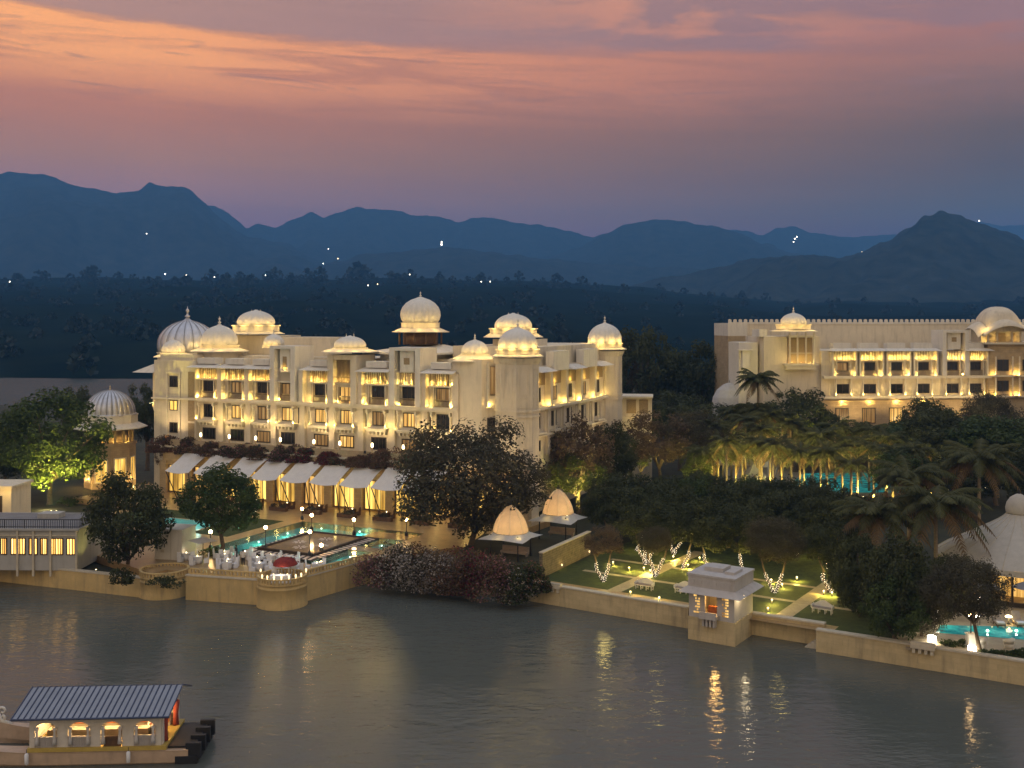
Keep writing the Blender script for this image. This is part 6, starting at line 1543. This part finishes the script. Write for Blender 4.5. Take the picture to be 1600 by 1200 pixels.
person(bm @ Vector((bxx(228), 1.9, 1.2)), R(-20), 'seated passenger in red at the last cabin arch of the boat', 'cloth_red', 'black', True)
person(bm @ Vector((bxx(216), 2.6, 1.2)), R(10), 'seated passenger in white at the last cabin arch of the boat', 'cloth_white', 'cloth_white', True)
# ================================================================== FAR LIGHTS across the lake
for i, (px, py, d, s, wt) in enumerate(((229, 365, 3300, 2.2, 0), (258, 428, 1700, 1.6, 0), (291, 430, 1700, 1.1, 0), (513, 389, 3400, 2.2, 0), (528, 404, 3100, 3.0, 1), (690, 382, 3250, 4.0, 0), (690, 378, 3300, 3.0, 0), (335, 433, 1600, 1.0, 0), (505, 412, 3000, 2.0, 0), (590, 444, 1400, 1.0, 1), (640, 429, 1600, 1.0, 0), (752, 440, 1400, .9, 0), (766, 440, 1400, .8, 0), (1242, 373, 6000, 8.0, 0), (1245, 370, 6000, 6.0, 0), (1240, 378, 6000, 5.0, 0), (1271, 400, 2700, 4.0, 2), (1347, 394, 2700, 2.4, 1), (1530, 345, 2600, 2.2, 0), (15, 440, 1500, 1.1, 0), (415, 430, 1600, .9, 0), (575, 446, 1380, .9, 0))):
    q = at(px, py, d-25); o = MB(); o.ball((0, 0, 0), s*.6, 8, 6); ob = o.build('distant_lamp', M[('lenswhite', 'lens', 'redlamp')[wt]], None, q)
    tag(ob, 'tiny far lamp shining on the hills across the lake' if wt != 2 else 'single red beacon at the foot of the pointed hill', 'distant lamp', None if wt == 2 else 'far lamps across the lake')
# ================================================================== TREES AND PLANTS
def crown_mesh(name, mt, seed, n=6500, nc=48, leaf=.055, flat=.25, airy=.0):
    """unit crown: radius 1, z from -.75 to 1; leaf faces gathered in clumps on branches, with gaps between"""
    rr = random.Random(seed); m = MB(); cl = []
    tries = 0
    while len(cl) < nc and tries < 3000:
        tries += 1
        v = Vector((rr.gauss(0, 1), rr.gauss(0, 1), rr.gauss(0, 1))).normalized()
        rad = rr.uniform(.45, .92)**.7
        wob = 1+.22*mnoise.noise(v*1.7+Vector((seed, 0, 0)))
        p = Vector((v.x*rad*wob, v.y*rad*wob, v.z*rad*wob*(1.0 if v.z > 0 else .72)))
        if any((p-c[0]).length < .20 for c in cl): continue
        cl.append((p, rr.uniform(.17, .33)))
    per = n//len(cl)
    for c, r_ in cl:
        up = c.normalized()
        for i in range(int(per*(r_/.25)**1.6)):
            v = Vector((rr.gauss(0, 1), rr.gauss(0, 1), rr.gauss(0, 1)*.8)).normalized()
            if v.dot(up) < -.5 and rr.random() < .6: v = -v
            p = c+v*r_*(rr.random()**(.45 if airy < .5 else .8))
            nrm = (v+Vector((rr.uniform(-1, 1), rr.uniform(-1, 1), rr.uniform(-.3, 1.1)))*.9).normalized()
            e1 = nrm.cross(Vector((rr.uniform(-1, 1), rr.uniform(-1, 1), rr.uniform(-1, 1)))).normalized()
            e2 = nrm.cross(e1); s = leaf*rr.uniform(.6, 1.35)
            m.add([p-e1*s, p+e2*s*.5+nrm*s*.15, p+e1*s, p-e2*s*.5+nrm*s*.15], [(0, 1, 2, 3)])
    o = m.build(name, M[mt]); me = o.data; D.objects.remove(o); return me, cl
CR = {}
for kind, mt, n, nc, lf, ai in (('dark', 'leaf_dark', 7500, 60, .048, 0), ('mid', 'leaf_mid', 8000, 60, .046, 0), ('olive', 'leaf_olive', 21000, 110, .029, .4), ('brown', 'leaf_brown', 6500, 55, .042, .6), ('yel', 'leaf_yel', 5000, 45, .05, .3)):
    CR[kind] = [crown_mesh('crown', mt, 100+17*i+len(kind), n, nc, lf, .2, ai) for i in range(3)]
tr_ = random.Random(21)
def tree(p, h, wd, cb, kind, label, group=None, name='tree', r0=None, limbs=5, lean=(0, 0), var=None, off_=(0, 0), bare=False):
    """p base point, h total height, wd crown width, cb height of crown bottom above ground"""
    t = thing(name, label, 'tree', p, 0, group)
    me, cl = CR[kind][tr_.randrange(3) if var is None else var]
    R_ = wd/2; hz_c = (h-cb)/1.62; zc = cb+.70*hz_c
    cx_, cy_ = lean[0]+off_[0], lean[1]+off_[1]
    rot = tr_.uniform(0, 6.28)
    co = D.objects.new('crown', me); COL.objects.link(co); co.parent = t
    co.location = (cx_, cy_, zc); co.scale = (R_, R_, hz_c); co.rotation_euler = (0, 0, rot)
    r0 = r0 or max(.12, h*.026); m = MB()
    fork = cb*tr_.uniform(.65, .9)+.1
    base = Vector((0, 0, -.2)); fk = Vector((lean[0]*.5+tr_.uniform(-.2, .2)*r0*4, lean[1]*.5, fork))
    mid = (base+fk)*.5+Vector((tr_.uniform(-1, 1)*r0, tr_.uniform(-1, 1)*r0, 0))
    m.tube([base, base+Vector((0, 0, .5)), mid, fk], [r0*1.5, r0*1.1, r0*.9, r0*.8], 9)
    ca, sa = math.cos(rot), math.sin(rot)
    for c, r_ in tr_.sample(cl, min(limbs+4, len(cl))):
        e = Vector((cx_+R_*(c.x*ca-c.y*sa), cy_+R_*(c.x*sa+c.y*ca), zc+hz_c*c.z))
        if e.z < fork+.3: continue
        q = fk.lerp(e, .5)+Vector((tr_.uniform(-.3, .3), tr_.uniform(-.3, .3), .12*h*tr_.uniform(0, .5)))
        m.tube([fk-Vector((0, 0, .1)), q, e], [r0*.6, r0*.34, r0*.10], 6)
    m.build('trunk', M['bark'], t)
    return t
def ptree(px, pb, pt, pcb, wpx, kind, label, z=ZG, **k):
    p = gp(px, pb, z); s = FPX/p.y
    return tree(p, (pb-pt)/s, wpx/s, (pb-pcb)/s, kind, label, **k)
def spot_up(p, label, e=150, tgt=None, col=(1, .86, .22), grp='garden uplights', spot=100):
    m = MB(); m.lathe([(.10, 0), (.12, .12), (.09, .2)], 8); m.lathe([(.085, .201), (.06, .23)], 8, mi=1); o = m.build('uplight', [M['rail'], M['lens']], None, p); tag(o, label, 'uplight', grp)
    light('SPOT', (0, 0, .3), e*11, col, .12, o, spot, tgt or Vector((0, 0, 1.3)), .8)
    return o
# ---- left of the palace
a = ptree(78, 788, 622, 745, 172, 'mid', 'broad tree floodlit yellow from below beside the domed pavilion', limbs=7, var=0)
spot_up(gp(80, 800, ZG), 'bright uplight at the foot of the floodlit tree', 2200, (-.3, 2.6, 8), (1, .85, .16)); spot_up(gp(88, 800, ZG), 'second uplight on the far side of the floodlit tree trunk', 500, (-1.5, 3.0, 6), (1, .85, .16))
light('POINT', gp(72, 797, ZG)+Vector((0, 0, .9)), 320, (1, .85, .45), .1)
for px, pb, lb, e in ((115, 782, 'low uplight among the bright shrubs by the lounge roof', 90), (140, 778, 'low uplight under the pavilion side of the floodlit tree', 110), (160, 745, 'uplight glowing between tree and pavilion', 160)): spot_up(gp(px, pb, ZG), lb, e)
ptree(8, 775, 648, 735, 120, 'dark', 'dark tree at the picture edge beside the floodlit tree', var=1)
ptree(128, 742, 606, 690, 66, 'dark', 'dark tree rising behind the floodlit tree toward the lake'); ptree(230, 735, 602, 680, 62, 'dark', 'dark tree squeezed between domed pavilion and palace')
ptree(262, 770, 690, 730, 40, 'brown', 'thin russet tree climbing the end of the arcade')
for i, (px, pb, w_, h_) in enumerate(((105, 790, 1.6, 1.2), (128, 786, 1.5, 1.0), (150, 784, 1.8, 1.3), (180, 786, 2.2, 1.5), (210, 792, 2.0, 1.3), (238, 786, 1.6, 1.4))):
    shrub(gp(px, pb, ZG), (w_, w_, h_), ('leaf_mid',), ('bright', 'yellowish', 'round', 'broad dark', 'low dark', 'small dark')[i]+' shrub in the bed between the lounge and the domed pavilion', 'shrubs before the domed pavilion', 600, .12, 60+i)
ptree(203, 893, 745, 868, 124, 'dark', 'dense dark tree leaning over the lake wall beside the lounge', z=ZG, var=2, limbs=6)
for px, pb in ((150, 893), (222, 908)): spot_up(gp(px, pb, ZG), 'small yellow uplight under the dense tree at the lake wall, '+('by the lounge' if px < 200 else 'by the bastion'), 40)
shrub(gp(190, 912, 1.9), (1.6, .9, 1.6), ('leaf_dark',), 'dark creeper hanging over the lake wall under the dense tree', None, 900, .12, 71)
shrub(gp(257, 915, 2.0), (2.0, 2.0, .8), ('leaf_dark',), 'dark planting filling the round bastion', None, 900, .1, 72)
ptree(343, 873, 727, 825, 134, 'mid', 'court tree standing on the dining terrace beside the pool', z=ZT, var=1, limbs=6)
shrub(gp(330, 868, ZT), (1.4, 1.0, 1.0), ('leaf_yel',), 'bright green shrub at the foot of the court tree', None, 600, .1, 73)
light('POINT', gp(322, 866, ZT)+Vector((0, 0, 1.3)), 20, (.9, 1, .4), .15)
# ---- neem and lit trees right of the palace
ptree(737, 866, 664, 818, 222, 'olive', 'great grey-green neem tree in front of the palace corner', var=0, limbs=9, z=ZG)
ptree(800, 815, 690, 770, 90, 'olive', 'smaller grey tree behind the neem toward the corner tower', var=1)
ptree(905, 802, 652, 745, 112, 'brown', 'dark russet tree before the side wing of the palace', var=2); ptree(955, 790, 668, 750, 80, 'dark', 'dark tree at the foot of the far palace tower')
ptree(902, 806, 712, 768, 108, 'yel', 'yellow uplit tree behind the farther gazebo', var=1); ptree(860, 798, 690, 755, 60, 'dark', 'narrow dark tree between the neem and the russet tree')
spot_up(gp(886, 808, ZG), 'uplight under the yellow tree, gazebo side', 330, (.6, .3, 3)); spot_up(gp(915, 806, ZG), 'uplight under the yellow tree beside its pale trunk', 420, (-.4, .3, 3))
ptree(1001, 757, 706, 728, 34, 'yel', 'small lone tree with brightly lit trunk on the dark lawn'); spot_up(gp(998, 760, ZG), 'uplight at the lone small tree on the dark lawn', 160, (.5, .4, 3))
m = MB(); p0, p1 = gp(925, 785, ZG), gp(1000, 752, ZG); dd_ = (p1-p0).normalized(); nn_ = Vector((-dd_.y, dd_.x, 0))
m.prism([(p0-nn_*.2).to_tuple()[:2], (p1-nn_*.2).to_tuple()[:2], (p1+nn_*.2).to_tuple()[:2], (p0+nn_*.2).to_tuple()[:2]], ZG-.2, ZG+.9); o = m.build('garden_wall', M['cap']); tag(o, 'low garden wall running back past the lone lit tree', 'wall')
# ---- dark trees closing the gap between the hotels
for px, pb, pt, w_, k_, lb in ((1010, 702, 512, 104, 'dark', 'tallest dark tree behind the far palace tower'), (1100, 700, 534, 112, 'dark', 'broad dark tree beside the brown end of the garden hotel'), (972, 700, 522, 62, 'brown', 'brownish tree touching the far palace tower'), (1062, 696, 552, 86, 'dark', 'dark tree filling the dip between two taller dark trees'),
                           (1160, 728, 630, 120, 'dark', 'dark round tree before the foot of the garden hotel'), (1243, 738, 608, 105, 'dark', 'dark tree before the plain block of the garden hotel'), (1062, 735, 612, 112, 'dark', 'dark tree behind the russet garden trees'), (1002, 745, 622, 90, 'dark', 'dark tree in front of the cream link building'),
                           (1032, 772, 645, 104, 'brown', 'russet thin-leaved tree by the dark lawn'), (985, 768, 652, 84, 'brown', 'russet tree nearest the palace on the dark lawn'), (1084, 768, 642, 92, 'olive', 'grey-green tree left of the lit palms')):
    ptree(px, pb, pt, pb-(pb-pt)*.42, w_, k_, lb, limbs=5)
ptree(1090, 784, 702, 750, 48, 'yel', 'small bright yellow-green tree at the end of the palm row'); spot_up(gp(1090, 787, ZG), 'uplight under the bright yellow-green tree', 180, (0, .5, 3))
# ---- right-hand mass
for px, pb, pt, w_, k_, lb in ((1292, 742, 645, 70, 'dark', 'dark tree under the lit terrace of the garden hotel'), (1345, 746, 662, 104, 'dark', 'dark low tree before the hotel terrace railing'), (1403, 760, 662, 130, 'mid', 'wide green tree below the fourth hotel bay'), (1446, 752, 622, 92, 'dark', 'dark tree rising against the hotel frame tower'), (1478, 778, 640, 140, 'dark', 'wide dark tree before the sandstone block'),
                           (1556, 790, 650, 150, 'mid', 'green tree before the hotel, near the picture edge'), (1618, 785, 652, 120, 'dark', 'dark tree cut by the picture edge above the tent'), (1545, 752, 612, 84, 'olive', 'pale lit tree against the sandstone block'), (1510, 815, 700, 110, 'dark', 'dark tree behind the taller coconut palm'), (1600, 830, 700, 110, 'dark', 'dark tree right behind the tent cupola'), (1415, 800, 705, 100, 'mid', 'bushy tree between pool palms and coconut palms')):
    ptree(px, pb, pt, pb-(pb-pt)*.40, w_, k_, lb, limbs=5)
spot_up(gp(1540, 764, ZG), 'white-yellow uplight below the pale tree of the sandstone block', 700, (0, 1.2, 4), (1, .9, .55)); spot_up(gp(1530, 762, ZG), 'second uplight below the pale tree', 300, (0, 1, 4), (1, .9, .55))
p = at(1267, 664, 181); shrub(Vector((p.x, p.y, p.z-1.0)), (1.8, 1.2, 1.3), ('leaf_yel',), 'glowing yellow-green shrub at the end of the hotel terrace', None, 700, .12, 81); light('POINT', (p.x, p.y-1.4, p.z+.3), 90, (1, .9, .2), .2)
# ---- palms
def frond(m, base, az, L, rise, droop, wl, rr, mi=0, npair=22):
    d_ = Vector((math.cos(az), math.sin(az), 0)); side = Vector((-d_.y, d_.x, 0)); pts = []
    for i in range(9):
        q = i/8; pts.append(base+d_*(L*(q*math.cos(rise*.6)-.12*droop*q*q*q))+Vector((0, 0, L*(math.sin(rise)*q-droop*q*q))))
    m.tube(pts, [.045*(1-.8*i/8)+.008 for i in range(9)], 4, mi)
    for j in range(npair):
        q = .10+.88*j/npair; i = min(7, int(q*8)); f = q*8-i; p = pts[i].lerp(pts[i+1], f); tg = (pts[i+1]-pts[i]).normalized()
        ll = wl*(math.sin(PI*min(1, q*.9+.12))**.7)*rr.uniform(.85, 1.15)
        for sg in (-1, 1):
            o_ = (side*sg*.85+tg*.55+Vector((0, 0, -.45-.35*rr.random()))).normalized()*ll
            wv = tg*.055*L/3
            midp = p+o_*.55+Vector((0, 0, ll*.10))
            m.add([p-wv, p+wv, midp+wv*.9, p+o_, midp-wv*.9], [(0, 1, 2, 3, 4)], mi)
def palm_mesh(seed, nf, L, wl, dry=0, up=.9):
    rr = random.Random(seed); m = MB()
    for i in range(nf):
        q = i/nf; rise = up*(1-1.25*q)+rr.uniform(-.15, .15); az = i*2.39996+rr.uniform(-.2, .2)
        frond(m, Vector((0, 0, .1*(1-q))), az, L*rr.uniform(.85, 1.08), rise, .42+.28*q+rr.uniform(-.06, .1), wl, rr, 1 if i >= nf-dry else 0)
    o = m.build('crown', [M['leaf_palm'], M['leaf_dry']]); me = o.data; D.objects.remove(o); return me
PM = [palm_mesh(5+i, 28, 3.6, .85, 3) for i in range(3)]; CM = [palm_mesh(31+i, 32, 5.4, 1.25, 9, .85) for i in range(2)]
def palm(px, pb, pc, label, big=False, scale=1.0, group='slender palms of the garden', lean=0.0, lit=0, name='palm_tree'):
    p = gp(px, pb, ZG); s = FPX/p.y; h = (pb-pc)/s; t = thing(name, label, 'palm tree', p, 0, group)
    me = (CM if big else PM)[tr_.randrange(2 if big else 3)]; co = D.objects.new('crown', me); COL.objects.link(co); co.parent = t; co.location = (lean, 0, h); co.rotation_euler = (tr_.uniform(-.08, .08), tr_.uniform(-.08, .08), tr_.uniform(0, 6.28)); k = scale*tr_.uniform(.92, 1.08); co.scale = (k, k, k)
    r = .17 if not big else .2; m = MB(); m.tube([(0, 0, -.1), (lean*.15, 0, h*.25), (lean*.5, 0, h*.6), (lean, 0, h+.05)], [r*1.35, r, r*.92, r*.8], 9); m.build('trunk', M['palmbark'], t)
    if lit: 
        o = spot_up(p+Vector((.5, -1.1, 0)), 'uplight at the palm: '+label, lit, (-.35, .8, 3.2), (1, .80, .20), 'uplights of the palm row', 140)
    return t
pl = [(1098, 782, 706, 130), (1122, 775, 708, 110), (1135, 788, 690, 180), (1150, 772, 700, 90), (1187, 782, 692, 160), (1207, 786, 696, 130), (1221, 780, 704, 140), (1250, 786, 708, 140), (1292, 792, 706, 140), (1316, 780, 700, 110), (1340, 776, 690, 100), (1112, 768, 668, 0), (1165, 764, 655, 60), (1203, 760, 650, 60), (1236, 762, 660, 0), (1330, 800, 725, 120), (1365, 786, 700, 100), (1395, 792, 708, 90), (1180, 758, 640, 0), (1143, 756, 642, 0), (1270, 766, 690, 0), (1428, 800, 705, 60), (1108, 762, 690, 60), (1130, 758, 664, 0), (1160, 776, 702, 110), (1190, 768, 672, 60), (1222, 756, 648, 0), (1256, 762, 676, 60), (1282, 774, 680, 80), (1305, 764, 668, 0), (1330, 762, 676, 60), (1358, 768, 672, 0), (1385, 776, 684, 80)]
pos = ['slender palm starting the lit row by the bright yellow-green tree', 'shorter lit palm just inside the start of the row', 'tallest pale-trunked palm in front of the lit row', 'lit palm right behind the tallest front one', 'lit palm standing before the nearer cabana', 'dark-crowned palm at the near corner of the pool deck', 'lit palm on the pool deck edge', 'lit palm standing against the near pool corner', 'lit palm in front of the turquoise water', 'lit palm before the middle of the garden pool', 'lit palm at the far end of the garden pool', 'unlit tall palm above the start of the lit row', 'tall palm behind the nearer cabana', 'tall palm behind the farther cabana', 'unlit palm above the pool end', 'low lit palm near the garden steps', 'lit palm with spreading crown right of the garden pool', 'lit palm beside the bushy tree', 'tallest dark palm rising before the hotel foot', 'dark palm beside the round tree at the hotel foot', 'dark palm below the glowing terrace shrub', 'palm in the shade behind the coconut palms', 'palm crowded behind the first lit palms', 'dark palm over the middle of the lit row', 'lit palm between the tallest front palm and the cabana', 'half-lit palm above the cabanas', 'dark palm left of the round hotel tree', 'half-lit palm above the near pool corner', 'lit palm leaning over the turquoise water', 'dark palm above the middle of the pool', 'half-lit palm above the far pool end', 'dark palm beyond the pool by the hotel terrace', 'lit palm behind the nearer coconut palm']
for (px, pb, pc, lit), lb in zip(pl, pos): palm(px, pb, pc, lb, lit=lit*2.2)
palm(1184, 757, 592, 'dark palm in front of the brown end of the garden hotel', scale=1.2); palm(1500, 770, 668, 'pale palm before the sandstone hotel block', scale=1.2); palm(1455, 785, 700, 'palm with lit underside behind the coconut palms', scale=1.2, lit=200)
palm(1368, 925, 800, 'nearer coconut palm with drooping brown fronds', True, .95, 'coconut palms by the lake garden', .2, name='coconut_palm'); palm(1463, 930, 784, 'largest coconut palm with drooping dry fronds, beside the tent', True, 1.12, 'coconut palms by the lake garden', -.1, name='coconut_palm'); palm(1420, 880, 742, 'coconut palm behind the two front ones', True, .95, 'coconut palms by the lake garden', name='coconut_palm'); palm(1530, 880, 715, 'tall dark coconut palm behind the tent roof', True, 1.0, 'coconut palms by the lake garden', name='coconut_palm')
# undergrowth of the palm garden
ug = random.Random(9)
us = [(1045, 790, 2.6, 2.6), (1075, 795, 2.0, 1.6), (1125, 792, 1.6, .9), (1160, 796, 1.8, 1.0), (1200, 800, 1.9, 1.3), (1235, 803, 1.6, 1.2), (1290, 806, 2.2, 1.8), (1330, 815, 2.2, 2.0), (1025, 778, 1.6, 1.2), (1375, 815, 2.2, 2.0), (945, 800, 1.7, 1.3), (968, 790, 1.4, 1.0)]
ul = ['big round bush on the dark lawn', 'bush in front of the yellow-green tree', 'low lit hedge bush at the palm feet', 'low bush before the nearer cabana', 'bush at the pool deck edge', 'bush beside the garden steps', 'bush under the low lit palm', 'bush behind the coconut palm', 'small bush at the edge of the dark lawn', 'bush under the spreading palm', 'bush behind the stone wall of the gazebos', 'small bush along the low garden wall']
for i, (px, pb, w_, h_) in enumerate(us): shrub(gp(px, pb, ZG), (w_, w_, h_), ('leaf_mid' if i in (2, 3) else 'leaf_dark',), ul[i], 'bushes of the palm garden', 900, .12, 200+i)
# ---- garden grove: crooked light-wrapped trees
def grove_tree(px, pb, kind, label, h=7.4, wd=6.6, wrap=True, limbs=2, cbk=.36, spread=1.0, flabel=None):
    p = gp(px, pb, ZG); t = thing('garden_tree', label, 'tree', p, 0, 'grove trees of the lake garden')
    rr = random.Random(px*7+pb); me, cl = CR[kind][rr.randrange(3)]; cb = h*cbk; hz_c = (h-cb)/1.6; zc = cb+.72*hz_c
    co = D.objects.new('crown', me); COL.objects.link(co); co.parent = t; co.location = (0, 0, zc); co.scale = (wd/2, wd/2, hz_c); co.rotation_euler = (0, 0, rr.uniform(0, 6.3))
    m = MB(); ps = []
    a0 = rr.uniform(-.4, .4)
    for k_ in range(limbs):
        a = a0+(PI*k_/max(1, limbs-1) if limbs > 1 else rr.choice((0, PI))); rx_ = math.cos(a)*spread*rr.uniform(.5, .85); ry_ = math.sin(a)*.3
        pts = [Vector((rx_*.06, 0, -.1)), Vector((rx_*.35+rr.uniform(-.1, .1), ry_*.3, .55)), Vector((rx_*.75+rr.uniform(-.15, .15), ry_*.6, 1.25)), Vector((rx_*1.0+rr.uniform(-.2, .2), ry_, 2.1)), Vector((rx_*1.5, ry_*1.4, cb+.7))]
        m.tube(pts, [.17, .14, .12, .10, .07], 8); ps.append(pts)
    m.build('trunk', M['bark'], t)
    if wrap:
        f = MB()
        for pts in ps:
            for i in range(38):
                q = i/37*2.75; j = min(3, int(q)); b = pts[j].lerp(pts[j+1], q-j); a = i*2.4; r_ = .15+.03*rr.random()
                f.ball((b.x+r_*math.cos(a), b.y+r_*math.sin(a), b.z+.05), .024, 5, 4)
        o = f.build('string_lights', M['fairy'], None, p); tag(o, flabel or 'string lights on the '+label, 'string lights', 'string lights on the grove trunks')
        light('POINT', (0, -.7, 1.9), 150, (1, .76, .22), .6, o)
    return t
gt_ = [(943, 909, 'brown', 'thin russet tree nearest the stone wall', 5.6, 4.2, 2, .5), (993, 860, 'dark', 'rear grove tree at the stone wall end', 7.2, 6.5, 1, .36), (1008, 882, 'dark', 'fork-trunked grove tree behind the first bench', 7.0, 6.0, 3, .4), (1023, 901, 'olive', 'short grove tree beside the first bench', 5.2, 3.6, 2, .5), (1053, 866, 'dark', 'rear grove tree near the path crossing', 7.4, 6.6, 2, .36), (1066, 888, 'dark', 'small-trunked grove tree behind the half-hidden bench', 6.6, 5.4, 1, .42), (1110, 893, 'dark', 'leaning grove tree left of the kiosk roof', 7.6, 6.8, 1, .38), (1163, 894, 'dark', 'grove tree right behind the water kiosk', 7.0, 6.0, 1, .36), (1210, 926, 'olive', 'wide V-trunked tree right of the water kiosk', 7.2, 5.6, 2, .46), (1249, 870, 'dark', 'grove tree at the end of the long garden path', 7.6, 6.8, 1, .36), (1297, 925, 'dark', 'crooked tree behind the third bench', 6.8, 5.4, 2, .42), (1290, 888, 'dark', 'grove tree between the long path and the dark bushes', 7.4, 6.6, 1, .36)]
for (px, pb, kd_, lb, h, wd, lm_, cb) in gt_: grove_tree(px, pb, kd_, lb, h, wd, True, lm_, cb, 1.15)
gr = [(955, 848), (1030, 842), (1092, 850), (1138, 856), (1190, 858), (1228, 846), (1170, 838), (1120, 834), (1072, 834), (985, 832), (1270, 842), (1315, 862), (1012, 858), (1210, 876)]
gl = ['unlit grove tree next to the stone wall corner', 'unlit grove tree over the first garden path', 'unlit grove tree over the path crossing', 'unlit grove tree above the kiosk roof', 'unlit grove tree behind the V-trunked tree', 'unlit grove tree below the garden steps', 'back-row grove tree under the tallest front palm', 'back-row grove tree under the palm row start', 'back-row grove tree under the yellow-green tree', 'back-row grove tree beside the dark lawn', 'back-row grove tree under the low lit palm', 'unlit grove tree beside the nearer coconut palm', 'unlit grove tree between two light-wrapped ones', 'unlit grove tree beside the long garden path']
for (px, pb), lb in zip(gr, gl): grove_tree(px, pb, 'dark' if px % 3 else 'mid', lb, 7.4, 7.0, False, 2, .3, 1.0)
# ---- dark bushes right of the garden
for px, pb, pt, w_, k_, lb in ((1345, 962, 838, 96, 'dark', 'tall dark bush tree behind the promenade end'), (1402, 992, 848, 112, 'dark', 'tall dark bush tree before the coconut palm trunk'), (1398, 1000, 900, 96, 'mid', 'rounded green bush tree leaning over the lake wall'), (1440, 995, 905, 70, 'olive', 'olive bush beside the glowing box lamp'), (1330, 935, 832, 80, 'dark', 'dark bush tree beside the crooked tree'), (1480, 965, 868, 70, 'dark', 'dark bush tree before the left edge of the tent')):
    ptree(px, pb, pt, pb-(pb-pt)*.12, w_, k_, lb, limbs=5, name='bush_tree')
ptree(1531, 1020, 870, 962, 118, 'olive', 'leaning fork-trunked tree at the tent pool by the lake wall', lean=(-1.0, .3), limbs=6, r0=.16, var=2)
spot_up(gp(1524, 1006, ZG+.1), 'uplight behind the leaning tree trunk', 120, (-.2, .6, 3))
for i, px in enumerate((1545, 1562, 1582, 1602, 1480, 1500)): 
    p = gp(px, 1026 if px > 1540 else 1010, ZG); shrub(p, (1.0, .6, .55), ('leaf_mid',), ('clipped hedge clump by the pedestal lamp', 'hedge clump before the first tub chair', 'hedge clump below the second tub chair', 'hedge clump at the picture edge', 'low plant beside the glowing box lamp', 'low plant between box lamp and torch')[i], 'hedge clumps at the tent pool', 500, .08, 300+i)
# ---- flowering shrub bank at the water
fb_ = [(588, 914, 50, 40, ('leaf_brown', 'fl_pink'), .4, 'dull pink shrub beside the pool wall end'), (618, 916, 56, 62, ('leaf_olive', 'fl_white'), .42, 'white-flowered shrub nearest the pool wall'), (652, 921, 60, 56, ('leaf_olive', 'fl_white'), .5, 'whitest flowering shrub of the bank'), (688, 924, 62, 58, ('leaf_brown', 'fl_white'), .3, 'grey-white shrub in the middle of the bank'), (718, 928, 58, 54, ('leaf_brown', 'fl_rust'), .35, 'rusty shrub in front of the neem trunk'), (745, 932, 62, 58, ('leaf_brown', 'fl_red'), .4, 'dark red shrub below the nearer gazebo'), (778, 936, 62, 58, ('leaf_brown', 'fl_pink'), .28, 'brown-pink shrub under the nearer gazebo poles'), (810, 938, 56, 48, ('leaf_dark', 'fl_white'), .14, 'dark shrub with one pale patch at the wall seat'), (640, 900, 70, 44, ('leaf_brown', 'fl_rust'), .3, 'russet shrub behind the whitest shrub'), (720, 905, 80, 44, ('leaf_brown', 'fl_red'), .3, 'dark back-row shrub near the neem'), (832, 925, 40, 40, ('leaf_dark', 'fl_rust'), .2, 'dark shrub at the stone wall end')]
for i, (px, pb, w_, h_, mts, ff, lb) in enumerate(fb_):
    p = gp(px, pb, .7 if i < 8 else 1.4); s = FPX/p.y; shrub(p, (w_/s*.72, 1.7, h_/s*1.05), mts, lb, 'flowering shrubs on the lake bank', 2600, .13, 400+i, ff, clumps=26)
